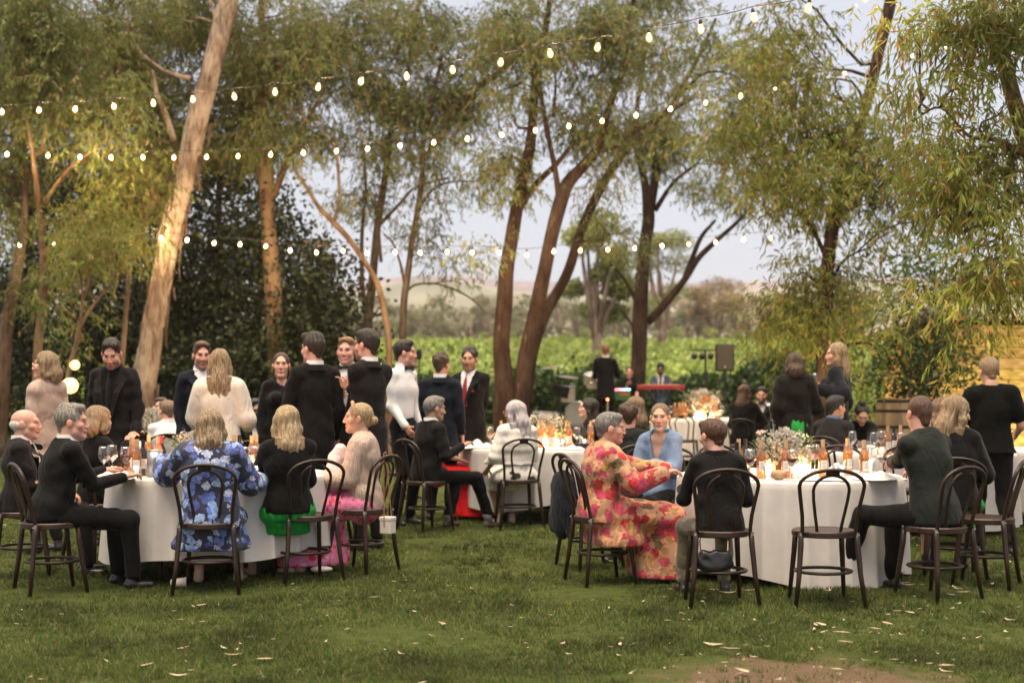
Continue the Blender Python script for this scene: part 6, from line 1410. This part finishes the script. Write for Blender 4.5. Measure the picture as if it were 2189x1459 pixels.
# ================================================================== tableware
zt = T3[2]
on_table(T3, [
    ('rose', 1579, 10.35, 'amber wine bottle nearest the reddish haired person', 8), ('red', 1593, 10.6, 'dark wine bottle just right of the amber one by the person in black', 0), ('redbare', 1575, 10.05, 'dark bottle close to the person in black', 0),
    ('glassred', 1603, 9.95, 'wine glass of red left of the timber flower box', 0), ('rose', 1627, 10.15, 'amber labelled bottle left of the timber flower box', 6), ('tumbler', 1642, 9.92, 'small tumbler in front of the timber flower box', 0),
    ('rose', 1680, 10.15, 'amber labelled bottle right of the timber flower box', -8), ('glassred', 1693, 9.90, 'wine glass of red in front of the brightest candle', 0), ('tumblerw', 1700, 9.95, 'tumbler beside the brightest candle', 0),
    ('candle', 1706, 10.35, 'brightest candle right of the timber flower box', 0), ('candle', 1721, 10.55, 'second candle behind the brightest one', 0), ('candle', 1640, 10.45, 'candle behind the timber flower box at left', 0), ('candle', 1690, 10.62, 'candle behind the flowers', 0),
    ('glass', 1729, 10.6, 'empty wine glass behind the bright candle', 0), ('glassred', 1742, 10.75, 'wine glass beside the lone amber bottle', 0), ('rose', 1759, 10.25, 'amber bottle above the left of the empty chair', 4), ('tumblerw', 1789, 10.35, 'taller tumbler over the empty chair', 0), ('tumbler', 1800, 10.1, 'lower tumbler over the empty chair', 0),
    ('rose', 1812, 10.45, 'amber bottle over the right of the empty chair', 25), ('glass', 1813, 10.9, 'large empty wine glass behind the amber bottle', 0), ('rose', 1847, 10.15, 'rightmost amber labelled bottle on the right front table', 12), ('glass', 1866, 10.5, 'empty wine glass right of the last amber bottle', 0), ('tumbler', 1860, 10.8, 'tumbler by the last amber bottle', 0), ('glasslow', 1885, 10.3, 'wine glass with a little red nearest the broad man', 0)])
flowers(((1671-CX)/F*10.35, 10.35, zt), 1.15, 'white flowers in a square timber box with one orange bloom', True, ((-.05, .30), (.10, .22)), 3, 1)
napkin(((1880-CX)/F*10.0, 10.0, zt), .34, .26, .07, 20, 'crumpled napkin hanging near the broad man', 3); napkin(((1762-CX)/F*9.9, 9.9, zt), .3, .18, .03, -10, 'flat napkin behind the empty chair', 5); napkin(((1790-CX)/F*10.9, 10.9, zt), .2, .2, .05, 40, 'small napkin beside the tumblers', 9)
def roll(): 
    s = SDF(.008, .01); s.ell((0, 0, .032), (.055, .042, .036)); V, Q = s.mesh(wrinkle(.003, 2, 3)); o = mesh_np('bread_roll', V, Q, M('crust', (.5, .32, .18), .8, .2, 20, .3)); o.location = ((1664-CX)/F*9.98, 9.98, zt); tag(o, 'bread roll in front of the timber flower box', 'bread roll')
roll()
on_table(T1, [
    ('glass', 222, 10.35, 'clear wine glass nearest the grey haired man', 0), ('glass', 240, 10.6, 'second clear wine glass behind his hand', 0), ('glassred', 269, 10.3, 'wine glass of red over the grey haired man\'s hand', 0), ('rose', 281, 10.6, 'amber bottle left of the white labelled one', 40), ('rose', 293, 10.3, 'amber bottle with white label on the left front table', 5),
    ('red', 306, 10.45, 'dark red wine bottle beside the amber ones at left', 20), ('tumblerw', 321, 10.35, 'tumbler between the dark bottle and the ice bucket', 0), ('tumbler', 291, 10.0, 'tumbler in front of the amber bottle', 0), ('candle', 318, 10.85, 'glowing candle behind the dark bottle at left', 0), ('candle', 333, 11.0, 'glowing candle next to the ice bucket', 0), ('rose', 318, 11.2, 'amber bottle lit by the candles at left', 0), ('rosebare', 338, 10.9, 'amber bottle behind the ice bucket', 0), ('redcap', 345, 11.2, 'bottle with a red capsule near the raised hand', 0), ('glassred', 302, 11.3, 'far wine glass of red below the blonde woman', 0),
    ('rose', 538, 11.0, 'pair of amber bottles between the two blondes, left one', 0), ('rose', 548, 11.15, 'pair of amber bottles between the two blondes, right one', 0), ('green', 512, 11.1, 'tall dark bottle above the blue dress shoulder', 0), ('rosebare', 500, 11.2, 'amber bottle left of the tall dark one', 0), ('candle', 530, 10.55, 'candle glowing right of the blue dress', 0), ('candle', 560, 10.7, 'candle glowing beside the long blonde hair', 0), ('glass', 545, 10.4, 'wine glass between the two blonde women', 0), ('tumblerw', 536, 10.2, 'tumbler right of the blue dress', 0), ('glasspale', 560, 10.35, 'glass of pale wine by the long blonde hair', 0), ('tumbler', 566, 10.5, 'tumbler next to the glass of pale wine', 0), ('glass', 524, 10.3, 'wine glass close to the blue shoulder', 0), ('tumbler', 550, 10.05, 'tumbler closest to the edge between the blondes', 0)])
flowers(((425-CX)/F*11.0, 11.0, T1[2]), 1.0, 'white flowers half hidden by the blue dress', True, ((-.08, .2),), 8, 1)
napkin(((245-CX)/F*10.05, 10.05, T1[2]), .26, .22, .06, 10, 'crumpled napkin under the grey haired man\'s hands', 13); napkin(((385-CX)/F*11.2, 11.2, T1[2]), .3, .26, .13, 10, 'white napkin heaped beyond the blue shoulder', 14)
def bucket():
    x = (331-CX)/F*10.3; r = thing('ice_bucket', 'tall steel wine cooler by the blue dress', 'wine cooler', (x, 10.3, T1[2])); m = M('steel_brushed', (.45, .42, .42), .35, .1, 30, .1, metal=.9)
    MB().lathe([(.055, 0), (.056, .19), (.053, .19), (.052, .01), (.001, .01)], 18).build('cooler_wall', m, r, smooth=True); MB().tube([(.057*math.cos(t), .057*math.sin(t), .19) for t in np.linspace(0, 6.28, 19)[:-1]], .003, 5, closed=True).build('rim', m, r)
bucket()
on_table(T2, [
    ('glasspale', 1048, 14.8, 'wine glass left of the silver haired woman', 0), ('tumbler', 1056, 14.5, 'tumbler left of the silver haired woman', 0), ('rose', 1071, 15.2, 'amber bottle seen past the silver hair', 0), ('red', 1144, 14.55, 'dark labelled bottle just right of the ivory jacket', 30), ('rose', 1156, 14.8, 'amber bottle behind the dark one on the middle table', 20), ('rose', 1178, 14.5, 'amber labelled bottle in front of the white flowers', 0), ('rose', 1217, 14.8, 'amber labelled bottle right of the middle flowers', 0), ('rose', 1210, 15.2, 'amber bottle behind its twin on the middle table', 0), ('green', 1205, 15.4, 'dark green bottle behind the amber pair', 0), ('glass', 1233, 14.7, 'clear wine glass above the black box', 0), ('redbare', 1249, 14.95, 'squat dark bottle behind the black box', 0), ('tumbler', 1249, 14.65, 'tumbler on the black box side of the table', 0), ('rosebare', 1263, 15.1, 'amber bottle by the green jacket shoulder', 0), ('tumblerw', 1203, 14.5, 'tumbler right of the front amber bottle', 0), ('tumbler', 1192, 14.45, 'second tumbler right of the front amber bottle', 0), ('candle', 1166, 14.85, 'candle glowing between the bottles on the middle table', 0), ('candle', 1187, 14.95, 'candle glowing in front of the middle flowers', 0), ('candle', 1137, 15.1, 'candle glowing at the ivory shoulder', 0), ('tumbler', 1244, 15.5, 'far tumbler by the smiling woman', 0), ('glass', 1262, 15.6, 'far wine glass by the smiling woman', 0)])
flowers(((1168-CX)/F*15.15, 15.15, T2[2]), 1.2, 'white flowers and foliage on the middle table', True, ((.08, .26), (-.10, .16)), 5, 1)
napkin(((1010-CX)/F*14.75, 14.75, T2[2]), .36, .3, .09, 30, 'heaped napkin at the left of the middle table', 23); napkin(((1222-CX)/F*14.42, 14.42, T2[2]), .26, .2, .05, 0, 'crumpled napkin beside the black box', 24); napkin(((1160-CX)/F*14.4, 14.4, T2[2]), .3, .2, .03, 0, 'flat napkin in front of the middle bottles', 25)
def bbox():
    x = (1243-CX)/F*14.5; r = thing('box', 'flat black box on the edge of the middle table', 'box', (x, 14.5, T2[2]), .05); m = M('card_black', (.02, .018, .018), .6, .2, 20, 0); MB().box((0, 0, .022), (.155, .11, .044), bev=.003).build('box_base', m, r); MB().box((0, 0, .052), (.16, .115, .012), bev=.003).build('lid', m, r)
bbox()
on_table(T6, [('glassred', 1884, 13.6, 'wine glass of red beside the phone', 0), ('rose', 1898, 13.4, 'amber bottle right of the phone woman', 0), ('red', 1911, 13.7, 'dark bottle between two amber ones near the barrel', 0), ('rose', 1925, 13.6, 'amber bottle nearest the broad man\'s ear', 0), ('glasspale', 1926, 13.2, 'wine glass of rose near the broad man\'s neck', 0), ('glass', 1822, 13.5, 'clear wine glass left of the phone woman', 0), ('tumbler', 1858, 13.3, 'tumbler below the phone', 0), ('glass', 1868, 13.25, 'clear wine glass below the phone', 0), ('candle', 1950, 13.9, 'candle on the phone table hidden by the broad man', 0), ('tumbler', 2160, 14.3, 'tumbler near the right edge', 0)])
on_table(T4, [('rosebare', 1443, 23.9, 'leftmost amber bottle on the far table', 0), ('rosebare', 1452, 24.0, 'second amber bottle from the left on the far table', 0), ('rosebare', 1459, 23.9, 'third amber bottle from the left on the far table', 0), ('rosebare', 1465, 24.1, 'fourth amber bottle from the left on the far table', 0), ('glass', 1434, 24, 'wine glass at the left of the far table', 0), ('candle', 1489, 24.0, 'left candle of the far table', 0), ('candle', 1503, 23.9, 'right candle of the far table', 0), ('candle', 1522, 24.1, 'candle behind the bottle at the right of the far table', 0), ('rose', 1530, 24.0, 'amber bottle at the right of the far table', 0), ('glass', 1519, 23.8, 'wine glass in front of the far flowers', 0), ('glass', 1544, 24, 'wine glass at the right of the far table', 0), ('red', 1537, 24.2, 'dark bottle at the right of the far table', 0)])
flowers(((1502-CX)/F*24.2, 24.2, T4[2]), 2.0, 'tall white flowers on the far table before the band', True, ((-.12, .42), (.05, .3)), 9, 2, (-.32, 0))
on_table(T5, [('red', 357, 15.9, 'dark bottle on the far left table', 0), ('rosebare', 344, 16.0, 'amber bottle left on the far left table', 0), ('rosebare', 396, 15.8, 'amber bottle right on the far left table', 0), ('tumblerw', 365, 15.7, 'tumbler on the far left table', 0), ('tumbler', 375, 15.8, 'second tumbler on the far left table', 0), ('candle', 350, 16.1, 'candle on the far left table', 0), ('glass', 322, 15.7, 'wine glass on the far left table', 0)])
flowers(((338-CX)/F*16.2, 16.2, T5[2]), 1.5, 'white flowers on the far left table', True, ((-.02, .34),), 12, 1); flowers(((400-CX)/F*16.3, 16.3, T5[2]), .9, 'small white flowers right on the far left table', True, (), 13, 0)

def hold(key, J, side, label, off=(0, 0, -.075)):
    w_ = wpos(J, J['Wr'][side]+(J['Wr'][side]-J['El'][side])/np.linalg.norm(J['Wr'][side]-J['El'][side])*.075); put(key, w_.x+off[0], w_.y+off[1], w_.z+off[2], label, 0)
hold('glasspale', J11, -1, 'wine glass held by the woman in black velvet', (.0, -.03, -.07)); hold('glassred', J13, 1, 'glass of red wine held by the laughing man', (-.0, -.03, -.06)); hold('glasspale', J38, -1, 'glass of bubbly held by the woman in the navy coat', (0, -.02, -.06))
def phone():
    p = at(1848, 948, 14.88); r = thing('phone', 'black phone held by the woman with the topknot', 'phone', p); MB().box((0, 0, 0), (.15, .010, .075), Euler((R(-35), 0, 0)).to_matrix(), bev=.003).build('phone_case', M('phone_black', (.01, .01, .01), .25, .1, 10, 0), r); MB().box((0, .0065, .0035), (.138, .001, .066), Euler((R(-35), 0, 0)).to_matrix()).build('screen', glow('screen_glow', (1.0, .45, .4), 14.0), r)
phone()

# ================================================================== bags and small things on the grass
STRAP = M('strap_tan', (.38, .14, .06), .5, .1, 30, 0); WBAG = M('bag_white', (.62, .56, .52), .55, .08, 20, .1); BBAG = M('bag_black', (.012, .012, .014), .35, .2, 20, .3, coat=.3)
def wbag():
    top = at(822, 968, 10.62); c_ = at(829, 1122, 10.55); r = thing('handbag', 'boxy white bag hanging by a tan strap from the chair under the fur coat', 'handbag', c_, R(-28)); w_, d, h_ = .095, .085, .125
    MB().box((0, 0, 0), (w_, d, h_), bev=.008).build('bag_body', WBAG, r); MB().box((0, -.001, h_/2-.012), (w_+.006, d+.006, .03), bev=.006).build('flap', WBAG, r); tp = r.matrix_basis.inverted() @ top
    MB().tube([(.0, -.05, -.01), (.0, -.05, .06), tuple(tp+Vector((.006, -.02, 0))), tuple(tp+Vector((0, .02, .012))), (0, .048, .06), (0, .048, 0)], .0035, 5).build('strap', STRAP, r)
wbag()
def bbag():
    c_ = at(1527, 1196, 9.05); r = thing('handbag', 'slouchy black handbag hanging behind the person with short brown hair', 'handbag', c_); s = SDF(.009, .03); s.ell((0, 0, 0), (.105, .038, .065)).ell((0, 0, -.03), (.115, .042, .05)).ell((-.08, 0, .03), (.03, .03, .03)).ell((.08, 0, .03), (.03, .03, .03)); V, Q = s.mesh(wrinkle(.008, 2.2, 8)); mesh_np('bag_body', V, Q, BBAG, r)
    for sx in (-1, 1): MB().tube([(sx*.082, 0, .03), (sx*.088, .01, .075), (sx*.09, .02, .12)], .005, 5).build('chain', M('chain_gold', (.8, .55, .25), .25, .1, 10, 0, metal=1), r)
    MB().tube([(-.09, .02, .12), (-.06, .04, .27), (.06, .04, .27), (.09, .02, .12)], .004, 5).build('strap', BBAG, r)
bbag()
def lump(name, label, cat, px, py, Y, r_, mat, seed, rz=0, wr=.008, sc=1.6):
    s = SDF(.009, .02); s.ell((0, 0, r_[2]), r_); V, Q = s.mesh(wrinkle(wr, sc, seed)); o = mesh_np(name, V, Q, mat); p = at(px, py, Y); o.location = (p.x, p.y, gzf(p.x, p.y)+.01 if Y < 20 else p.z); o.rotation_euler = (0, 0, R(rz)); return tag(o, label, cat)
lump('clutch_bag', 'white clutch bag lying in the grass under the green skirt', 'clutch bag', 686, 1225, 10.55, (.085, .05, .028), WBAG, 2, 8)
lump('shawl', 'ruffled white shawl fallen on the grass by the clutch bag', 'shawl', 668, 1208, 11.0, (.14, .09, .018), cloth('shawl_white', (.66, .64, .63), .9, .2, .05, .9), 5, 0, .018, 2.2)
def cup():
    p = at(366, 1256, 9.85); r = thing('paper_cup', 'pale paper cup tipped over in the grass left of the blue dress', 'cup', (p.x, p.y, .035), R(30)); m = MB(); m.lathe([(.001, 0), (.026, 0), (.036, .11), (.033, .11), (.024, .006), (.001, .006)], 14); o = m.build('cup_wall', M('cup_paper', (.50, .44, .38), .7, .1, 20, 0), r, smooth=True); o.rotation_euler = (R(86), 0, R(60)); MB().tube([(.036*math.cos(t), .036*math.sin(t), .11) for t in np.linspace(0, 6.28, 15)[:-1]], .002, 4, closed=True).build('cup_rim', WBAG, o)
cup()
def draped_jacket():
    s = SDF(.014, .03); s.cap((0, .0, .62), (0, 0, .42), .16, .17, (V3(0, 1, 0), 2.6)).cap((-.12, 0, .66), (-.16, .0, .3), .06, .05, (V3(0, 1, 0), 1.6)).cap((.12, 0, .66), (.16, .0, .3), .06, .05, (V3(0, 1, 0), 1.6)); V, Q = s.mesh(wrinkle(.012, 1.2, 31)); o = mesh_np('draped_jacket', V, Q, SUITS['navy']); x = (1262-CX)/F*10.95
    o.location = (x-.235, 10.86, .0); o.rotation_euler = (0, R(6), R(-68)); tag(o, 'dark jacket hung over the back of the side on chair', 'jacket')
draped_jacket()

# ================================================================== wine barrel
def barrel():
    Y = 19.5; p = at(1912, 905, Y); r = thing('wine_barrel', 'old timber wine barrel with iron hoops by the phone table', 'barrel', (p.x, Y, 0)); H = at(0, 851, Y).z; n = 22; oak = [M('oak_%d' % k, c_, .8, .3, 9, .4, 50, (1, 1, .3)) for k, c_ in enumerate(((.30, .20, .11), (.25, .165, .09), (.34, .23, .13)))]
    def rad(t): return .225+.065*math.sin(math.pi*t)
    for i in range(n):
        a0 = 2*math.pi*i/n+.006; a1 = 2*math.pi*(i+1)/n-.006; V = []; N = 8
        for k in range(N+1):
            t = k/N; z = t*H; ro = rad(t); V += [(ro*math.cos(a0), ro*math.sin(a0), z), (ro*math.cos(a1), ro*math.sin(a1), z), ((ro-.025)*math.cos(a1), (ro-.025)*math.sin(a1), z), ((ro-.025)*math.cos(a0), (ro-.025)*math.sin(a0), z)]
        Fc = [(4*k+j, 4*k+(j+1) % 4, 4*k+4+(j+1) % 4, 4*k+4+j) for k in range(N) for j in range(4)]+[(3, 2, 1, 0), (4*N, 4*N+1, 4*N+2, 4*N+3)]; MB().add(V, Fc).build('stave', oak[i % 3], r)
    MB().lathe([(.001, H-.04), (.215, H-.04), (.215, H-.02), (.001, H-.02)], 22).build('barrel_head', oak[0], r)
    iron = M('hoop_iron', (.035, .028, .024), .6, .3, 20, .2, metal=.4)
    for t in (.03, .14, .32, .68, .86, .97): MB().lathe([(rad(t)+.002, t*H-.02), (rad(t)+.006, t*H-.02), (rad(t)+.006, t*H+.02), (rad(t)+.002, t*H+.02)], 26).build('hoop', iron, r)
barrel()

# ================================================================== the band's gear
KB = M('gear_black', (.015, .014, .014), .5, .2, 20, 0); CHR = M('chrome', (.7, .68, .68), .2, .05, 10, 0, metal=1)
def band():
    # loudspeaker on pole
    Y = 30.0; p = at(1549, 764, Y); g = gzf(p.x, Y); r = thing('loudspeaker', 'black loudspeaker up on a pole right of the keyboard', 'loudspeaker', p); w_, h_ = .40, .58
    MB().box((0, 0, 0), (w_, .36, h_), Euler((0, 0, R(-8))).to_matrix(), bev=.02).build('cabinet', KB, r); MB().box((-.02, -.188, 0), (w_-.07, .012, h_-.06), Euler((0, 0, R(-8))).to_matrix(), bev=.004).build('grille', M('grille_mesh', (.075, .06, .04), .5, .3, 90, .4), r)
    MB().ball((-.02, -.2, -.2), .022, 8, 5, (1, .3, 1)).build('badge', CHR, r)
    def stand(name, label, p, g, top):
        r = thing(name, label, 'stand', (p.x, p.y, g)); MB().tube([(0, 0, .05), (0, 0, top)], .02, 8).build('pole', KB, r)
        for k in range(3): a = k*2.094+.5; MB().tube([(.02*math.cos(a), .02*math.sin(a), .55), (.42*math.cos(a), .42*math.sin(a), .0)], .012, 6).build('leg', KB, r)
        return r
    stand('speaker_stand', 'tripod stand carrying the loudspeaker', p, g, p.z-g-h_/2)
    # par can bar
    p = at(1508, 757, Y); r = thing('stage_lights', 'row of small unlit stage lamps on a bar left of the loudspeaker', 'stage lights', p); MB().box((0, 0, .09), (.62, .03, .03)).build('bar', KB, r)
    for dx in (-.24, -.08, .1, .26): m = MB(); m.tube([(dx, .1, -.02), (dx, -.08, -.05)], [.05, .062], 12); l_ = m.build('lamp_can', KB, r, smooth=True); MB().tube([(dx-.06, 0, -.03), (dx-.06, 0, .085), (dx+.06, 0, .085), (dx+.06, 0, -.03)], .006, 5).build('yoke', CHR, l_)
    stand('light_stand', 'thin tripod under the row of stage lamps', p, gzf(p.x, Y), p.z-gzf(p.x, Y)+.08)
    p = at(896, 757, 28); r = thing('microphone_stand', 'black lamp on a thin stand seen between the men in suits', 'stand', (p.x, 28, gzf(p.x, 28))); t = p.z-gzf(p.x, 28); MB().tube([(0, 0, 0), (0, 0, t)], .013, 6).build('pole', KB, r); MB().box((0, 0, t), (.10, .12, .2), bev=.02).build('lamp_head', KB, r)
    # keyboard
    Y = 29.4; a = at(1362, 827, Y); b = at(1462, 827, Y); r = thing('keyboard', 'long red stage keyboard on a folding stand', 'keyboard', ((a.x+b.x)/2, Y, gzf(a.x, Y))); L = b.x-a.x; z = a.z-gzf(a.x, Y)
    MB().box((0, 0, z), (L, .3, .10), bev=.01).build('keyboard_case', M('keys_red', (.32, .03, .025), .4, .1, 10, 0), r); MB().box((0, .06, z+.053), (L-.2, .14, .008)).build('keys', WBAG, r)
    for sx in (-1, 1):
        for q in (-1, 1): MB().tube([(q*.28, sx*.12, z-.06), (-q*.28, sx*.12+.01*q, .02)], .014, 6).build('stand_leg', KB, r)
    # sampler
    a = at(1328, 845, 29.0); r = thing('sampler_rig', 'green fronted sampler with glowing pads beside the singer', 'sampler', (a.x, 29.0, gzf(a.x, 29))); z = a.z-gzf(a.x, 29)
    MB().box((0, 0, z), (.36, .3, .20), bev=.01).build('sampler_case', M('case_green', (.03, .16, .05), .6, .1, 10, 0), r); MB().box((.05, -.153, z+.03), (.2, .006, .05)).build('sticker', M('sticker_red', (.6, .10, .04), .6, .1, 10, 0), r); 
    for k, c_ in enumerate(((1, .1, .35), (1, .2, .15), (.9, .3, .8), (.3, .6, 1), (.4, .8, 1))): MB().box((-.15+k*.075, -.02, z+.125), (.06, .12, .035)).build('lit_pad', glow('pad_%d' % k, c_, 2.2), r)
    for sx in (-1, 1): MB().tube([(sx*.14, 0, z-.1), (sx*.2, 0, .0)], .014, 6).build('stand_leg', KB, r)
    # drum kit
    Y = 28.6; x0 = at(1236, 0, Y).x; g = gzf(x0, Y); r = thing('drum_kit', 'drum kit with pale shells and tilted cymbals left of the singer', 'drum kit', (x0, Y, g)); sh = M('shell_pale', (.42, .38, .33), .4, .15, 12, 0, coat=.3); hd = M('drum_head', (.30, .31, .30), .5, .08, 20, 0); cy = M('cymbal', (.30, .22, .11), .35, .2, 30, .1, metal=.8)
    def drum(nm, px, py, rad, hgt, ax):
        c_ = at(px, py, Y)-Vector((x0, Y, g)); ax = Vector(ax).normalized(); m = MB(); m.tube([tuple(c_-ax*hgt/2), tuple(c_+ax*hgt/2)], rad, 20); o = m.build(nm, sh, r, smooth=False); m = MB(); m.tube([tuple(c_+ax*hgt/2), tuple(c_+ax*(hgt/2+.006))], rad*.96, 20); m.build('drum_skin', hd, o); m = MB(); 
        m.tube([tuple(c_+ax*(hgt/2+.004)+(ax.orthogonal().normalized()*math.cos(t)+ax.cross(ax.orthogonal()).normalized()*math.sin(t))*rad) for t in np.linspace(0, 6.283, 21)[:-1]], .012, 5, closed=True); m.build('hoop', CHR, o, smooth=True)
    drum('bass_drum', 1236, 884, .25, .35, (-.15, -1, 0)); drum('floor_tom', 1214, 842, .15, .30, (0, -.1, 1)); drum('snare_drum', 1270, 822, .16, .12, (0, -.15, 1)); drum('tom', 1262, 810, .13, .2, (0, -.3, 1))
    for (px, py, rd, tilt) in ((1213, 805, .24, .1), (1178, 785, .2, -.15), (1168, 882, .3, .05)):
        c_ = at(px, py, Y)-Vector((x0, Y, g)); m = MB(); m.lathe([(rd, 0), (rd*.5, .012), (.04, .02), (.03, .035), (.001, .04)], 22); o = m.build('cymbal', cy, r); o.location = c_; o.rotation_euler = (R(6), tilt, 0); MB().tube([tuple(c_), (c_.x+.05, c_.y+.1, 0)], .009, 5).build('cymbal_stand', KB, r)
    a = at(1193, 790, Y); b = at(1222, 765, Y); r = thing('microphone_stand', 'boom microphone stand over the drums', 'microphone stand', (a.x, Y, g)); MB().tube([(0, 0, 0), (0, 0, a.z-g)], .012, 6).build('pole', KB, r); MB().tube([(-.02, 0, a.z-g-.1), (b.x-a.x, 0, b.z-g)], .009, 6).build('boom', KB, r); MB().ball((b.x-a.x+.03, 0, b.z-g+.03), .035, 8, 6, (1, 1, 1.2)).build('microphone', KB, r, smooth=True)
    a = at(1308, 760, 29.2); b = at(1334, 745, 29.2); g = gzf(a.x, 29.2); r = thing('microphone_stand', 'boom microphone stand reaching right of the singer', 'microphone stand', (a.x, 29.2, g)); MB().tube([(0, 0, 0), (0, 0, a.z-g)], .012, 6).build('pole', KB, r); MB().tube([(-.12, 0, a.z-g-.05), (b.x-a.x, 0, b.z-g)], .009, 6).build('boom', KB, r)
    a = at(1198, 836, 27.9); g = gzf(a.x, 27.9); r = thing('music_stand', 'black music stand in front of the drum kit', 'music stand', (a.x, 27.9, g)); MB().tube([(0, 0, 0), (0, 0, a.z-g)], .012, 6).build('pole', KB, r); MB().box((0, 0, a.z-g), (.34, .02, .24), Euler((R(20), R(12), 0)).to_matrix()).build('desk', KB, r)
    a = at(1299, 853, 27.2); g = gzf(a.x, 27.2); r = thing('candle_post', 'small reddish light on a pale post in front of the singer', 'candle', (a.x, 27.2, g)); MB().tube([(0, 0, 0), (0, 0, a.z-g-.02)], .012, 8).build('post', SHO2, r); MB().ball((0, 0, a.z-g), .022, 10, 7).build('flame', glow('post_flame', (1, .16, .07), 7), r, smooth=True)
    for (px, Y, rr, lab) in ((1175, 27.4, (.85, .35, .17), 'black road case lying low in front of the drums'),):
        p = at(px, 0, Y); g = gzf(p.x, Y); r = thing('road_case', lab, 'case', (p.x, Y, g)); MB().box((0, 0, rr[2]), (rr[0]*1.6, rr[1]*2, rr[2]*2), bev=.03).build('case_body', KB, r); MB().box((0, -rr[1]-.01, rr[2]), (.12, .02, .03)).build('handle', CHR, r)
band()

# ================================================================== garden uplights
SPOTM = M('spot_black', (.02, .02, .02), .5, .1, 10, 0)
def uplight(px, Y, aim, energy, label, size=60, lc=(1.0, .72, .36)):
    x = (px-CX)/F*Y; g = gzf(x, Y); r = thing('garden_spotlight', label, 'spotlight', (x, Y, g)); MB().tube([(0, 0, 0), (0, 0, .12)], .01, 6).build('spike', SPOTM, r); d = (aim-Vector((x, Y, g+.15))).normalized()
    q = MB(); q.tube([(0, 0, .15), tuple(Vector((0, 0, .15))+d*.11)], [.035, .05], 12, cap=False); q.build('lamp_housing', SPOTM, r, smooth=True)
    l = bpy.data.lights.new('spot', 'SPOT'); l.energy = energy; l.color = lc; l.spot_size = R(size); l.spot_blend = .6; l.shadow_soft_size = .04; o = bpy.data.objects.new('lamp_light', l); link(o, r); o.location = Vector((0, 0, .15))+d*.13; o.rotation_euler = d.to_track_quat('-Z', 'Y').to_euler()
uplight(1800, 17.6, at(1770, 420, 19), 200, 'spotlight in the grass under the full leafy gum', 80); uplight(2240, 12.2, at(2080, 400, 12.9), 170, 'spotlight in the grass under the overhanging gum', 85)
uplight(2150, 19.6, at(2120, 790, 21), 75, 'spotlight washing the yellow shed wall', 120, (1.0, .80, .5)); uplight(60, 20.5, at(110, 420, 22.5), 26, 'spotlight at the foot of the left gums', 80); uplight(330, 22.9, at(355, 560, 24.5), 22, 'spotlight at the foot of the leaning gum', 70)
# ================================================================== evening air
def haze():
    m = bpy.data.materials.new('haze_air'); m.use_nodes = True; n = m.node_tree.nodes; n.clear(); o = n.new('ShaderNodeOutputMaterial'); v = n.new('ShaderNodeVolumePrincipled')
    v.inputs['Color'].default_value = (.93, .92, .95, 1); v.inputs['Density'].default_value = .0003; v.inputs['Anisotropy'].default_value = .1; m.node_tree.links.new(v.outputs[0], o.inputs['Volume'])
    b = MB().box((0, 258, 17), (800, 560, 46)).build('haze', m); tag(b, kind='stuff')
haze()
nt_ = {}
for o_ in S.objects:
    if o_.type == 'MESH': nt_[o_.name.split('.')[0]] = nt_.get(o_.name.split('.')[0], 0)+sum(len(p.vertices)-2 for p in o_.data.polygons[:1])*len(o_.data.polygons)
print('TRIS', sum(nt_.values()), sorted(nt_.items(), key=lambda x: -x[1])[:12])
print("SCRIPT", round(time.time()-T0,1), "s")
